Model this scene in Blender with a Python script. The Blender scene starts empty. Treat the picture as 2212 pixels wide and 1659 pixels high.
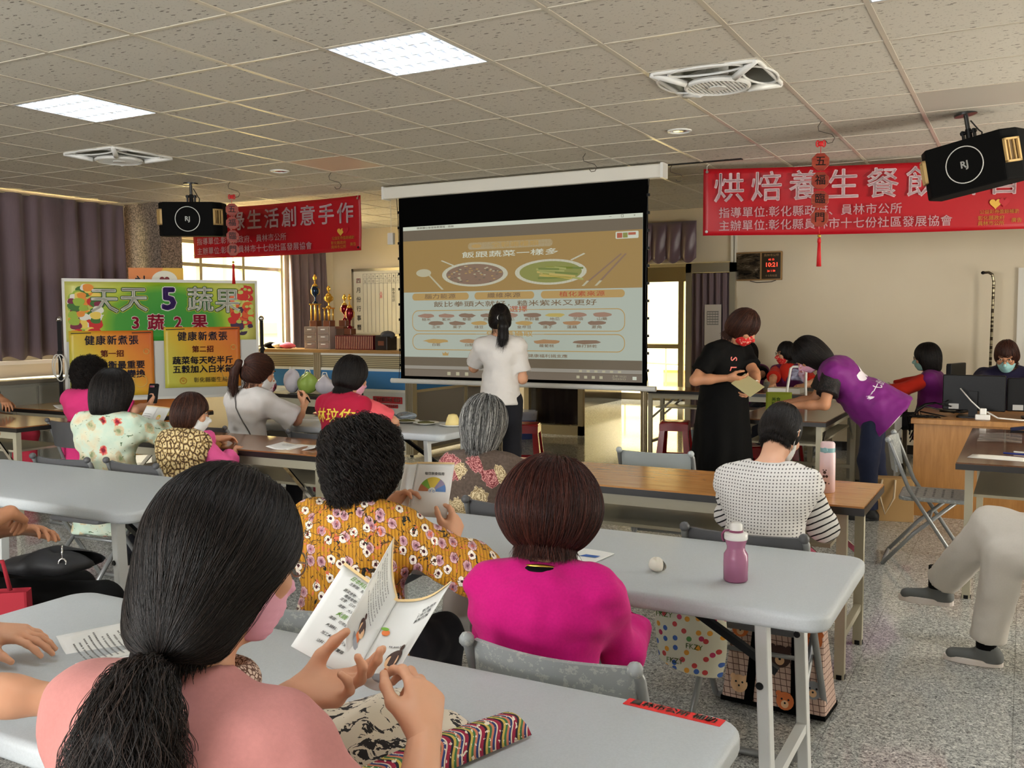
import bpy, math, random
import numpy as np
from mathutils import Vector, Matrix, Euler
from mathutils.bvhtree import BVHTree
random.seed(7); rng = np.random.default_rng(11)
SC = bpy.context.scene
COL = SC.collection
PI = math.pi
def R(d): return math.radians(d)
# ------------------------------------------------------------------ camera, world, exposure
CAMH = 1.50
CZ = 2.816                                    # ceiling height
T = 0.605                                     # ceiling tile
RX = Vector((0.87859283, 0.47754618, -0.00492694)); UX = Vector((-0.0284712, 0.06267423, 0.99762785)); FX = Vector((-0.47672216, 0.87636841, -0.06866144))
cam = bpy.data.cameras.new('camera'); camo = bpy.data.objects.new('camera', cam); COL.objects.link(camo)
cam.sensor_width = 36.0; cam.sensor_fit = 'HORIZONTAL'; cam.lens = 36.0 * 2037.58 / 2212; cam.clip_start = .05
camo.matrix_world = Matrix(((RX.x, UX.x, -FX.x, 0), (RX.y, UX.y, -FX.y, 0), (RX.z, UX.z, -FX.z, CAMH), (0, 0, 0, 1)))
SC.camera = camo
vs = SC.view_settings
SC.display_settings.display_device = 'sRGB'
vs.view_transform = 'Standard'; vs.look = 'None'; vs.gamma = 1; vs.use_curve_mapping = False
vs.exposure = 0.9
SC.cycles.max_bounces = 7; SC.cycles.diffuse_bounces = 4; SC.cycles.glossy_bounces = 3; SC.cycles.transmission_bounces = 6
SC.cycles.caustics_reflective = False; SC.cycles.caustics_refractive = False
SC.cycles.sample_clamp_indirect = 6
wd = bpy.data.worlds.new('sky'); SC.world = wd; wd.use_nodes = True
wd.node_tree.nodes['Background'].inputs[0].default_value = (1.0, .93, .78, 1)
wd.node_tree.nodes['Background'].inputs[1].default_value = 3.0
def lamp(kind, name, loc, energy, color=(1, 1, 1), size=1, size_y=None, rot=None):
    l = bpy.data.lights.new(name, kind); l.energy = energy; l.color = color
    o = bpy.data.objects.new(name, l); COL.objects.link(o); o.location = loc
    if kind == 'AREA':
        l.size = size
        if size_y: l.shape = 'RECTANGLE'; l.size_y = size_y
    if rot: o.rotation_euler = rot
    return o
sun = lamp('SUN', 'sun', (0, 0, 9), 5.5, (1, .92, .74), rot=(R(42), 0, R(28))); sun.data.angle = R(1)
# right window daylight, plus added unseen fill lamps at rear, left and entrance
lamp('AREA', 'rear_fill', (-3.2, -4.0, 1.75), 240, (.95, .97, 1), 5.6, 1.4, (R(98), 0, 0))  # added fill behind the camera, tilted up to brighten the ceiling
lamp('AREA', 'daylight_right', (3.25, 6.2, 1.8), 160, (1, .94, .84), 5.0, 1.3, (0, R(102), 0))

lamp('AREA', 'sky_fill_left', (-10.9, 9.0, 4.4), 2200, (1, .90, .70), 3.0, 2.6, (0, R(-49), 0))  # unseen lamp added above the left window to brighten the back-left wall
lamp('AREA', 'sky_fill_entrance', (-5.3, 18.2, 4.6), 700, (1, .92, .74), 3.0, 2.4, (R(-48), 0, 0))  # unseen lamp added outdoors, above the entrance door
# ------------------------------------------------------------------ node materials
def S(r, g=None, b=None):
    if g is None: r, g, b = r
    f = lambda c: (c / 255 / 12.92) if c <= 10.3 else ((c / 255 + .055) / 1.055) ** 2.4
    return (f(r), f(g), f(b), 1)
class G:
    def __init__(s, nt): s.t = nt
    def n(s, typ, ins=None, **props):
        nd = s.t.nodes.new(typ)
        for k, v in props.items(): setattr(nd, k, v)
        for k, v in (ins or {}).items(): s.put(nd.inputs[k], v)
        return nd
    def put(s, sock, v):
        if isinstance(v, bpy.types.NodeSocket): s.t.links.new(v, sock)
        elif v is not None:
            try: sock.default_value = v
            except Exception: sock.default_value = tuple(v)[:3]
    def obj(s): return s.n('ShaderNodeTexCoord').outputs['Object']
    def map(s, vec, scale=(1, 1, 1), rot=(0, 0, 0), loc=(0, 0, 0)):
        return s.n('ShaderNodeMapping', {'Vector': vec, 'Scale': scale, 'Rotation': rot, 'Location': loc}).outputs[0]
    def noise(s, vec, scale, detail=3, rough=.5, dist=0, out='Fac'):
        return s.n('ShaderNodeTexNoise', {'Vector': vec, 'Scale': scale, 'Detail': detail, 'Roughness': rough, 'Distortion': dist}).outputs[out]
    def vor(s, vec, scale, feature='F1', out='Distance', rand=1):
        return s.n('ShaderNodeTexVoronoi', {'Vector': vec, 'Scale': scale, 'Randomness': rand}, feature=feature).outputs[out]
    def m(s, op, a, b=0, c=0):
        return s.n('ShaderNodeMath', {0: a, 1: b, 2: c}, operation=op).outputs[0]
    def mix(s, f, a, b):
        nd = s.n('ShaderNodeMix', data_type='RGBA'); s.put(nd.inputs['Factor'], f); s.put(nd.inputs[6], a); s.put(nd.inputs[7], b); return nd.outputs[2]
    def ramp(s, f, stops, interp='LINEAR'):
        nd = s.n('ShaderNodeValToRGB', {'Fac': f}); e = nd.color_ramp; e.interpolation = interp
        while len(e.elements) < len(stops): e.elements.new(.5)
        for el, (p, c) in zip(e.elements, stops): el.position = p; el.color = c
        return nd.outputs[0]
    def sep(s, vec):
        o = s.n('ShaderNodeSeparateXYZ', {0: vec}).outputs; return o[0], o[1], o[2]
    def comb(s, x, y, z): return s.n('ShaderNodeCombineXYZ', {0: x, 1: y, 2: z}).outputs[0]
    def lt(s, a, b): return s.m('LESS_THAN', a, b)
    def gt(s, a, b): return s.m('GREATER_THAN', a, b)
    def smooth(s, a, lo, hi):
        return s.n('ShaderNodeMapRange', {0: a, 1: lo, 2: hi, 3: 0, 4: 1}, interpolation_type='SMOOTHSTEP').outputs[0]
MATS = {}
def mk(name, col=(.8, .8, .8, 1), rough=.55, metal=0, fn=None, bump=None, bs=.2, bd=.002, emit=None, es=0, trans=0, alpha=1, spec=.5, sheen=0, ior=1.45, rfn=None):
    if name in MATS: return MATS[name]
    m = bpy.data.materials.new(name); m.use_nodes = True
    nt = m.node_tree; p = nt.nodes['Principled BSDF']; g = G(nt)
    if len(col) == 3: col = (*col, 1)
    p.inputs['Base Color'].default_value = col; p.inputs['Roughness'].default_value = rough; p.inputs['Metallic'].default_value = metal
    p.inputs['Specular IOR Level'].default_value = spec; p.inputs['Transmission Weight'].default_value = trans; p.inputs['Alpha'].default_value = alpha
    p.inputs['Sheen Weight'].default_value = sheen; p.inputs['IOR'].default_value = ior
    if fn: nt.links.new(fn(g), p.inputs['Base Color'])
    if rfn: nt.links.new(rfn(g), p.inputs['Roughness'])
    if bump:
        b = g.n('ShaderNodeBump', {'Strength': bs, 'Distance': bd, 'Height': bump(g)}); nt.links.new(b.outputs[0], p.inputs['Normal'])
    if emit is not None:
        p.inputs['Emission Color'].default_value = emit if len(emit) == 4 else (*emit, 1); p.inputs['Emission Strength'].default_value = es
    MATS[name] = m
    return m
# ------------------------------------------------------------------ scene objects
def tag(o, label=None, cat=None, group=None, kind=None):
    if label: o['label'] = label
    if cat: o['category'] = cat
    if group: o['group'] = group
    if kind: o['kind'] = kind
    return o
def thing(name, label, cat, loc=(0, 0, 0), rz=0, group=None):
    o = bpy.data.objects.new(name, None); o.empty_display_size = .1; COL.objects.link(o)
    o.location = loc; o.rotation_euler = (0, 0, rz)
    return tag(o, label, cat, group)
def link(name, me, parent=None, loc=None, rot=None):
    o = bpy.data.objects.new(name, me); COL.objects.link(o)
    if parent: o.parent = parent
    if loc: o.location = loc
    if rot: o.rotation_euler = rot
    return o
def copy_tree(o, parent=None):
    c = o.copy(); COL.objects.link(c)
    if parent: c.parent = parent
    for ch in list(o.children): copy_tree(ch, c)
    return c
def rotm(rot): return Euler(rot).to_matrix() if rot is not None and not isinstance(rot, Matrix) else (rot or Matrix.Identity(3))
class MB:
    def __init__(s): s.v = []; s.f = []; s.fm = []; s.mi = 0
    def add(s, vs_, fs):
        o = len(s.v); s.v += [tuple(v) for v in vs_]; s.f += [tuple(i + o for i in f) for f in fs]; s.fm += [s.mi] * len(fs); return s
    def box(s, c, d, rot=None):
        r = rotm(rot); c = Vector(c); h = [x / 2 for x in d]
        vs_ = [c + r @ Vector((sx * h[0], sy * h[1], sz * h[2])) for sx in (-1, 1) for sy in (-1, 1) for sz in (-1, 1)]
        return s.add(vs_, [(0, 1, 3, 2), (4, 6, 7, 5), (0, 4, 5, 1), (2, 3, 7, 6), (0, 2, 6, 4), (1, 5, 7, 3)])
    def b2(s, lo, hi): return s.box([(a + b) / 2 for a, b in zip(lo, hi)], [b - a for a, b in zip(lo, hi)])
    def bar(s, a, b, w, h=None, up=(0, 0, 1)):       # rectangular bar from a to b
        a, b = Vector(a), Vector(b); d = (b - a); L = d.length; d.normalize(); u = Vector(up)
        if abs(d.dot(u)) > .98: u = Vector((0, 1, 0))
        x = d.cross(u).normalized(); z = x.cross(d)
        return s.box((a + b) / 2, (w, L, h or w), Matrix((x, d, z)).transposed())
    def tube(s, pts, r, n=8, closed=False, cap=True):
        P = [Vector(p) for p in pts]; k = len(P); rs = r if isinstance(r, (list, tuple)) else [r] * k
        o = len(s.v); prev = None; vs_ = []
        for i, p in enumerate(P):
            d = (P[(i + 1) % k] - P[i - 1]) if closed else (P[min(i + 1, k - 1)] - P[max(i - 1, 0)])
            d = d.normalized() if d.length > 1e-9 else Vector((0, 0, 1))
            if prev is None:
                u = Vector((0, 0, 1)) if abs(d.z) < .9 else Vector((1, 0, 0)); u = (u - d * u.dot(d)).normalized()
            else:
                u = prev - d * prev.dot(d); u = u.normalized() if u.length > 1e-6 else prev
            prev = u; w = d.cross(u)
            vs_ += [p + (u * math.cos(2 * PI * j / n) + w * math.sin(2 * PI * j / n)) * rs[i] for j in range(n)]
        fs = [(i * n + j, i * n + (j + 1) % n, ((i + 1) % k) * n + (j + 1) % n, ((i + 1) % k) * n + j) for i in range(k if closed else k - 1) for j in range(n)]
        if cap and not closed: fs += [tuple(range(n))[::-1], tuple((k - 1) * n + j for j in range(n))]
        return s.add(vs_, fs)
    def cyl(s, a, b, r, r2=None, n=16): return s.tube([a, b], [r, r if r2 is None else r2], n)
    def lathe(s, prof, c=(0, 0, 0), n=24, rot=None):
        r = rotm(rot); c = Vector(c); vs_ = [c + r @ Vector((q * math.cos(2 * PI * j / n), q * math.sin(2 * PI * j / n), z)) for q, z in prof for j in range(n)]
        k = len(prof)
        fs = [(i * n + j, i * n + (j + 1) % n, (i + 1) * n + (j + 1) % n, (i + 1) * n + j) for i in range(k - 1) for j in range(n)]
        fs += [tuple(range(n))[::-1], tuple((k - 1) * n + j for j in range(n))]
        return s.add(vs_, fs)
    def ball(s, c, r, n=12, rot=None):
        rr = r if isinstance(r, (tuple, list)) else (r, r, r); q = rotm(rot); c = Vector(c)
        m = n // 2 + 1; vs_ = []
        for i in range(m + 1):
            a = PI * i / m
            for j in range(n): vs_.append(c + q @ Vector((rr[0] * math.sin(a) * math.cos(2 * PI * j / n), rr[1] * math.sin(a) * math.sin(2 * PI * j / n), -rr[2] * math.cos(a))))
        return s.add(vs_, [(i * n + j, i * n + (j + 1) % n, (i + 1) * n + (j + 1) % n, (i + 1) * n + j) for i in range(m) for j in range(n)])
    def prism(s, poly, z0, z1, fr=None):               # poly in XY, extruded in Z, optional 4x4 frame
        k = len(poly); vs_ = [Vector((x, y, z0)) for x, y in poly] + [Vector((x, y, z1)) for x, y in poly]
        if fr: vs_ = [fr @ v for v in vs_]
        return s.add(vs_, [tuple(range(k))[::-1], tuple(range(k, 2 * k))] + [(i, (i + 1) % k, k + (i + 1) % k, k + i) for i in range(k)])
    def face(s, pts): return s.add(pts, [tuple(range(len(pts)))])
    def sheet(s, fn, nu, nv, th=0):                    # fn(u, v) -> point; th gives it a back side
        P = [[Vector(fn(i / nu, j / nv)) for j in range(nv + 1)] for i in range(nu + 1)]
        vs_ = [p for row in P for p in row]; w = nv + 1
        fs = [(i * w + j, (i + 1) * w + j, (i + 1) * w + j + 1, i * w + j + 1) for i in range(nu) for j in range(nv)]
        if th:
            N = []
            for i in range(nu + 1):
                for j in range(w):
                    a = P[min(i + 1, nu)][j] - P[max(i - 1, 0)][j]; b = P[i][min(j + 1, nv)] - P[i][max(j - 1, 0)]
                    q = a.cross(b); N.append(q.normalized() if q.length > 1e-12 else Vector((0, 0, 1)))
            o = len(vs_); vs_ += [p - q * th for p, q in zip(vs_[:], N)]
            fs += [tuple(k + o for k in f[::-1]) for f in fs]
            rim = [(i, 0) for i in range(nu + 1)] + [(nu, j) for j in range(1, w)] + [(i, nv) for i in range(nu - 1, -1, -1)] + [(0, j) for j in range(nv - 1, 0, -1)]
            rim = [i * w + j for i, j in rim]
            fs += [(rim[k - 1], rim[k - 1] + o, rim[k] + o, rim[k]) for k in range(len(rim))]
        return s.add(vs_, fs)
    def build(s, name, mats, parent=None, loc=None, rot=None, smooth=False, bev=0, seg=2, sub=0, auto=None):
        me = bpy.data.meshes.new(name); me.from_pydata(s.v, [], s.f)
        for m in (mats if isinstance(mats, (list, tuple)) else [mats]): me.materials.append(m)
        if isinstance(mats, (list, tuple)): me.polygons.foreach_set('material_index', s.fm)
        me.polygons.foreach_set('use_smooth', [bool(smooth)] * len(s.f)); me.update()
        if smooth and auto: me.set_sharp_from_angle(angle=R(auto))
        o = link(name, me, parent, loc, rot)
        if bev:
            b = o.modifiers.new('bevel', 'BEVEL'); b.width = bev; b.segments = seg; b.limit_method = 'ANGLE'; b.angle_limit = R(40)
        if sub:
            b = o.modifiers.new('sub', 'SUBSURF'); b.levels = sub; b.render_levels = sub
        return o
def struct(name, mb, m, **k): o = mb.build(name, m, **k); o['kind'] = 'structure'; return o
def rrect(x0, y0, x1, y1, r, n=6):
    out = []
    for cx, cy, a0 in ((x1 - r, y1 - r, 0), (x0 + r, y1 - r, 90), (x0 + r, y0 + r, 180), (x1 - r, y0 + r, 270)):
        out += [(cx + r * math.cos(R(a0 + 90 * i / n)), cy + r * math.sin(R(a0 + 90 * i / n))) for i in range(n + 1)]
    return out
def frame(o, x, y):            # 4x4 from an origin, an x direction and an (approximate) y direction
    x = Vector(x).normalized(); z = x.cross(Vector(y)).normalized(); y = z.cross(x)
    return Matrix((( x.x, y.x, z.x, o[0]), (x.y, y.y, z.y, o[1]), (x.z, y.z, z.z, o[2]), (0, 0, 0, 1)))
def text(body, size, m, parent, fr, bold=0, sx=1, align='CENTER', name='lettering', spacing=1, line=1, wrap=None, shear=0, sub=0):
    cu = bpy.data.curves.new('t', 'FONT'); cu.body = body; cu.size = size; cu.resolution_u = 1 if size < .06 else 2
    cu.align_x = align; cu.align_y = 'CENTER'; cu.space_character = spacing; cu.space_line = line; cu.shear = shear
    tmp = bpy.data.objects.new('t', cu); me = bpy.data.meshes.new_from_object(tmp)
    bpy.data.objects.remove(tmp); bpy.data.curves.remove(cu)
    if fr is not None: me.transform(fr @ Matrix.Diagonal((sx, 1, 1, 1)))
    me.materials.clear(); me.materials.append(m)
    if bold:                                             # a heavier stroke: the outline laid down several times, slightly shifted
        V0 = np.empty(len(me.vertices) * 3, 'f'); me.vertices.foreach_get('co', V0); V0 = V0.reshape(-1, 3)
        polys = [tuple(p.vertices) for p in me.polygons]; q = (fr.to_3x3() if fr is not None else Matrix.Identity(3)); ex, ey = np.array(q.col[0]), np.array(q.col[1]); b_ = bold * size
        D_ = [(1, 0), (-1, 0), (0, 1), (0, -1)] if bold < .02 else [(math.cos(PI * i / 4), math.sin(PI * i / 4)) for i in range(8)]
        VV = np.concatenate([V0 + (ex * x + ey * y) * b_ for x, y in D_]); PP = [tuple(i + k * len(V0) for i in p) for k in range(len(D_)) for p in polys]
        bpy.data.meshes.remove(me); me = bpy.data.meshes.new(name); me.from_pydata(VV.tolist(), [], PP); me.materials.append(m)
    if wrap:
        import bmesh
        bm = bmesh.new(); bm.from_mesh(me); bmesh.ops.triangulate(bm, faces=bm.faces[:])
        for _ in range(sub): bmesh.ops.subdivide_edges(bm, edges=bm.edges[:], cuts=1)
        tree, d, off = wrap; d = Vector(d).normalized()
        for v in bm.verts:
            hit = tree.ray_cast(v.co - d * .3, d, .8)
            if hit[0] is None: hit = tree.find_nearest(v.co + d * .12)
            v.co = hit[0] - d * off
        bm.to_mesh(me); bm.free()
    return link(name, me, parent)
def bvh_of(o):
    me = o.data; return BVHTree.FromPolygons([v.co for v in me.vertices], [p.vertices for p in me.polygons])
# ================================================================== the room
def wood(c1, c2, sc=(1.2, 9, 9), rot=(0, 0, 0)):
    def fn(g):
        v = g.map(g.obj(), sc, rot); n = g.noise(v, 3.2, 5, .6, .8)
        n2 = g.noise(g.map(g.obj(), tuple(q * 7 for q in sc), rot), 4, 2)
        return g.mix(g.m('MULTIPLY', n2, .35), g.ramp(n, [(.35, c1), (.66, c2)]), c1)
    return fn
def ceil_fn(g):
    v = g.obj(); w = g.map(v, (13, 26, 1), (0, 0, .1))
    n = g.vor(g.map(v, (14, 34, 1), (0, 0, .15)), 1.0, out='Distance'); n2 = g.noise(w, 2.4, 4, .7, 1.5)
    d = g.m('MULTIPLY', g.lt(n, .2), g.gt(n2, .47))
    f = g.lt(g.noise(g.map(v, (75, 75, 1)), 1, 1), .34)
    return g.mix(g.m('MAXIMUM', d, g.m('MULTIPLY', f, .35)), S(202, 196, 183), S(116, 109, 98))
ceil_m = mk('ceiling_tile', fn=ceil_fn, rough=.9)
tile_o = mk('ceiling_tile_gloss', S(226, 200, 176), .35); tile_d = mk('ceiling_tile_grey', S(186, 180, 168), .5)
tbar = mk('ceiling_bar', S(206, 198, 182), .3, .15)
wall_m = mk('wall_paint', fn=lambda g: g.mix(g.noise(g.obj(), 1.5, 3), S(226, 214, 190), S(216, 203, 178)), rough=.75)
white_p = mk('white_paint', S(225, 222, 212), .5)
def floor_fn(g):
    v = g.obj(); a = g.noise(v, 74, 4, .7, 1.4); b = g.vor(v, 120, out='Color')
    c = g.ramp(a, [(.36, S(72, 73, 72)), (.46, S(148, 149, 146)), (.54, S(196, 196, 190)), (.66, S(236, 236, 230))])
    br = g.n('ShaderNodeTexBrick', {'Vector': v, 'Color1': (1, 1, 1, 1), 'Color2': (1, 1, 1, 1), 'Mortar': (0, 0, 0, 1), 'Scale': 1, 'Mortar Size': .002, 'Brick Width': .6, 'Row Height': .6}, offset=0).outputs[0]
    return g.mix(g.m('MULTIPLY', g.lt(g.sep(br)[0], .5), .5), g.mix(g.m('MULTIPLY', g.sep(b)[0], .35), c, S(108, 109, 107)), S(78, 77, 73))
floor_m = mk('terrazzo', fn=floor_fn, rough=.075, spec=.5)
gran = mk('granite', fn=lambda g: g.ramp(g.noise(g.obj(), 60, 4, .8), [(.36, S(40, 34, 30)), (.5, S(120, 108, 96)), (.62, S(168, 152, 138))]), rough=.35)
alu = mk('aluminium', S(190, 182, 160), .3, .7); alu_d = mk('dark_aluminium', S(136, 122, 94), .35, .4)
chrome = mk('chrome', S(215, 215, 215), .12, 1)
black = mk('black_plastic', S(8, 8, 9), .42, spec=.25); black_m = mk('black_matte', S(6, 6, 6), .9, spec=.1)
white_pl = mk('white_plastic', S(226, 226, 222), .35); red_pl = mk('red_plastic', S(150, 16, 24), .25)
paper = mk('paper', S(236, 236, 230), .6); ink = mk('ink', S(30, 30, 34), .8); ink_g = mk('grey_ink', S(130, 130, 128), .8)
grey_pl = mk('grey_resin', fn=lambda g: g.mix(g.noise(g.obj(), 240, 2), S(176, 181, 184), S(192, 197, 199)), rough=.5, bump=lambda g: g.noise(g.obj(), 420, 2), bs=.25, bd=.001)
purple_c = mk('purple_curtain', fn=lambda g: g.mix(g.noise(g.map(g.obj(), (40, 40, 3)), 3), S(96, 80, 86), S(114, 96, 102)), rough=.8, sheen=.3)
def glass_mat(name, tint=(1, 1, 1, 1), dark=1.0):
    m = bpy.data.materials.new(name); m.use_nodes = True; nt = m.node_tree; nt.nodes.clear(); g = G(nt)
    t = g.n('ShaderNodeBsdfTransparent', {'Color': tint}); r = g.n('ShaderNodeBsdfGlossy', {'Roughness': .03})
    f = g.n('ShaderNodeFresnel', {'IOR': 1.45}); mx = g.n('ShaderNodeMixShader', {0: f.outputs[0], 1: t.outputs[0], 2: r.outputs[0]})
    o = g.n('ShaderNodeOutputMaterial'); nt.links.new(mx.outputs[0], o.inputs[0]); return m
glass = glass_mat('window_glass', (.95, .96, .93, 1)); glass_d = glass_mat('dark_glass', (.62, .6, .56, 1))
def gx(m_): return (m_ - 7.02685) * T
def gy(c_): return (c_ + 4.07926) * T
XL, XR, YB, YF = -9.05, 3.4, 11.1, -4.15
# ceiling tiles and bars
lights_at = [(-2, 2), (2, 2), (6, 2), (10, 2), (-6, -3), (-2, -3), (2, -3), (6, -3), (10, -3), (-6, -8), (2, -8), (6, -8)]
fans_at = [(-4, 4), (4, 4)]
def ceil_part(ms, cs, x0, x1, y0, y1, skip, odd):
    b = MB()
    for m_ in range(ms[0], ms[1]):
        for c_ in range(cs[0], cs[1]):
            if (m_, c_) in skip: continue
            b.mi = odd.get((m_, c_), 0)
            a0, a1, d0, d1 = max(gx(m_), x0), min(gx(m_ + 1), x1), max(gy(c_), y0), min(gy(c_ + 1), y1)
            if a1 > a0 and d1 > d0: b.face([(a0, d0, CZ), (a0, d1, CZ), (a1, d1, CZ), (a1, d0, CZ)])
    return b
struct('ceiling', ceil_part((-9, 14), (-12, 15), XL, XR, YF, YB, set(lights_at + fans_at), {(-2, 6): 1, (-6, 6): 2, (6, 6): 2}), [ceil_m, tile_o, tile_d])
b = MB()
for m_ in range(-8, 13): b.b2((gx(m_) - .012, YF, CZ - .004), (gx(m_) + .012, YB, CZ + .02))
for c_ in range(-11, 15): b.b2((XL, gy(c_) - .008, CZ - .0035), (XR, gy(c_) + .008, CZ + .02))
struct('trim_1', b, tbar)
b = MB(); b.b2((-5.75, gy(9) - .075, CZ - .006), (-2.1, gy(9) - .02, CZ + .03))
struct('trim_2', b, mk('slot_shade', S(14, 12, 10), .9))  # solid black strip painting in the shade of the open ceiling slot
# floor
b = MB(); b.b2((XL - .2, YF - .2, -.1), (XR + .2, 17.2, 0)); struct('floor', b, floor_m)
def wall_with_holes(name, axis, at, th, lo, hi, z1, holes):   # axis 'x': wall plane x = at; holes (a0, a1, z0, z1)
    b = MB(); hs = sorted(holes); cur = lo
    def seg(a0, a1, z0, zz):
        if a1 - a0 < 1e-4 or zz - z0 < 1e-4: return
        if axis == 'x': b.b2((min(at, at + th), a0, z0), (max(at, at + th), a1, zz))
        else: b.b2((a0, min(at, at + th), z0), (a1, max(at, at + th), zz))
    for a0, a1, z0, zz in hs:
        seg(cur, a0, 0, z1); seg(a0, a1, 0, z0); seg(a0, a1, zz, z1); cur = a1
    seg(cur, hi, 0, z1)
    return struct(name, b, wall_m)
WL = [(3.0, 7.2, 1.1, 2.72), (7.85, 10.05, 1.12, 2.5)]
WR = [(3.6, 8.8, 1.1, 2.45)]; WF = [(-6.1, -.3, 1.05, 2.45)]
wall_with_holes('wall_left', 'x', XL, -.15, YF, YB, CZ, WL)
wall_with_holes('wall_right', 'x', XR, .15, YF, YB, CZ, WR)
wall_with_holes('wall_front', 'y', YF, -.15, XL, XR, CZ, WF)
wall_with_holes('wall_back', 'y', YB, .15, XL - .15, XR + .15, CZ, [(-5.85, -3.05, 0, 2.17)])
b = MB(); b.b2((XL, 7.42, 0), (-8.47, 7.72, CZ)); struct('column', b, gran)
b = MB(); b.b2((-3.04, YB - .012, 0), (XR, YB, .1)); b.b2((XL, YB - .012, 0), (-5.86, YB, .1)); struct('baseboard_back', b, mk('black_granite', S(36, 32, 28), .2))
def window(n, axis, at, a0, a1, z0, z1, cols, out):
    fr = MB(); ps = []
    def P(a, d, z): return (at + d, a, z) if axis == 'x' else (a, at + d, z)
    def bx(a, a_, za, zb, d0=-.03, d1=.03):
        p, q = P(a, d0, za), P(a_, d1, zb); fr.b2([min(i, j) for i, j in zip(p, q)], [max(i, j) for i, j in zip(p, q)])
    w = .045
    bx(a0, a1, z0, z0 + w); bx(a0, a1, z1 - w, z1)
    zt = z0 + (z1 - z0) * .78
    bx(a0, a1, zt - w / 2, zt + w / 2)
    for i in range(cols + 1):
        a = a0 + (a1 - a0) * i / cols; bx(max(a0, a - w / 2), min(a1, a + w / 2), z0, z1, -.035, .035)
    win = struct(f'window_{n}', fr, alu)
    gl = MB()
    for i in range(cols):
        p0 = a0 + (a1 - a0) * i / cols; p1 = a0 + (a1 - a0) * (i + 1) / cols
        gl.face([P(p0, 0, z0), P(p1, 0, z0), P(p1, 0, z1), P(p0, 0, z1)])
    gl.build('pane', glass, win)
    sl = MB(); p, q = P(a0 - .05, -out * .09, z0 - .04), P(a1 + .05, out * .12, z0); sl.b2([min(i, j) for i, j in zip(p, q)], [max(i, j) for i, j in zip(p, q)])
    sl.build('window_sill', white_p, win)
window(1, 'x', XL - .08, 3.0, 7.2, 1.1, 2.72, 4, -1); window(2, 'x', XL - .08, 7.85, 10.05, 1.12, 2.5, 3, -1)
window(3, 'x', XR + .08, 3.6, 8.8, 1.1, 2.45, 5, 1); window(4, 'y', YF - .08, -6.1, -.3, 1.05, 2.45, 5, -1)  # the rear window is unseen, added to go with the rear fill lamp
# lobby beyond the doorway
b = MB()
b.b2((-9.2, 11.25, 0), (-9.05, 16.6, CZ)); b.b2((-3.0, 11.25, 0), (-2.85, 16.6, CZ)); b.b2((-9.2, 16.5, 0), (-6.75, 16.65, CZ)); b.b2((-4.3, 16.5, 0), (-2.85, 16.65, CZ)); b.b2((-6.75, 16.5, 2.42), (-4.3, 16.65, CZ))
struct('wall_lobby', b, wall_m)
b = MB(); b.b2((-9.2, 11.25, CZ), (-2.85, 16.65, CZ + .05)); struct('ceiling_lobby', b, ceil_m)
fr = MB()
for x in (-6.72, -5.47, -5.15, -4.33): fr.b2((x - .05, 16.44, 0), (x + .05, 16.52, 2.2))
fr.b2((-6.75, 16.42, 2.16), (-4.3, 16.54, 2.42)); fr.b2((-6.75, 16.44, 0), (-4.3, 16.52, .12)); fr.b2((-6.75, 16.45, .95), (-5.47, 16.51, 1.03))
d1 = struct('door_1', fr, alu_d)
gl = MB(); gl.face([(-6.7, 16.48, .1), (-4.35, 16.48, .1), (-4.35, 16.48, 2.18), (-6.7, 16.48, 2.18)]); gl.build('pane', glass, d1)
ob = thing('reception_counter', 'white and beige counter with black base in the lobby beyond the doorway', 'counter', (-6.9, 15.1, 0))
MB().b2((-.4, -1.13, .34), (.38, 1.13, 1.0)).build('body', white_p, ob); MB().b2((-.36, -1.1, 0), (.372, 1.13, .34)).build('base', mk('black_gloss', S(22, 20, 18), .12), ob)
MB().b2((-.42, -1.16, .0), (.39, -1.1, 1.02)).build('end_panel', mk('beige_wood', S(190, 158, 110), .4), ob); MB().b2((-.44, -1.18, 1.0), (.42, 1.16, 1.05)).build('worktop', white_p, ob)
ob = thing('waste_bin', 'tall cream bin beside the lobby counter', 'bin', (-7.5, 14.05, 0))
MB().lathe([(.13, 0), (.15, .5), (.155, .5)], n=20).build('body', white_p, ob); MB().lathe([(.16, .5), (.16, .56), (.1, .6)], n=20).build('lid', white_p, ob)
# outdoors
ext = mk('sunlit_render', fn=lambda g: g.mix(g.noise(g.obj(), 1.2, 4), S(244, 236, 196), S(232, 220, 176)), rough=.9)
b = MB(); b.b2((-12.9, 2, -.4), (-12.6, 18, 5.5)); struct('exterior_wall_left', b, ext)
b = MB(); b.b2((-14, 20.6, -.4), (2, 20.9, 6)); struct('exterior_wall_back', b, ext)
b = MB(); b.b2((-14, 16.7, -.35), (2, 22, -.02)); b.b2((-13, 1.5, -.35), (-9.3, 17, -.05)); struct('exterior_ground', b, mk('pavement', S(214, 200, 160), .9))
b = MB()
for y in (7.6, 9.9, 12.4): b.b2((-12.62, y, .3), (-12.5, y + .1, 5.4))
b.b2((-12.62, 3, 1.25), (-12.48, 17, 1.45)); struct('exterior_trim', b, alu)
rl = thing('handrail', 'pale metal ramp handrail outside the glass entrance door', 'railing', (-5.6, 18.6, -.02))
b = MB(); b.tube([(-1.9, 0, 1.0), (1.7, 0, 1.0)], .025); b.tube([(-1.9, 0, .62), (1.7, 0, .5)], .02); b.build('rail', alu, rl, smooth=True)
for x in (-1.8, -.9, 0, .8, 1.6): MB().cyl((x, 0, 0), (x, 0, 1.0), .02, n=8).build('post', alu, rl)
ob = thing('planter_box', 'low brick planter seen through the glass entrance door', 'planter', (-5.2, 19.6, -.02))
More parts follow.
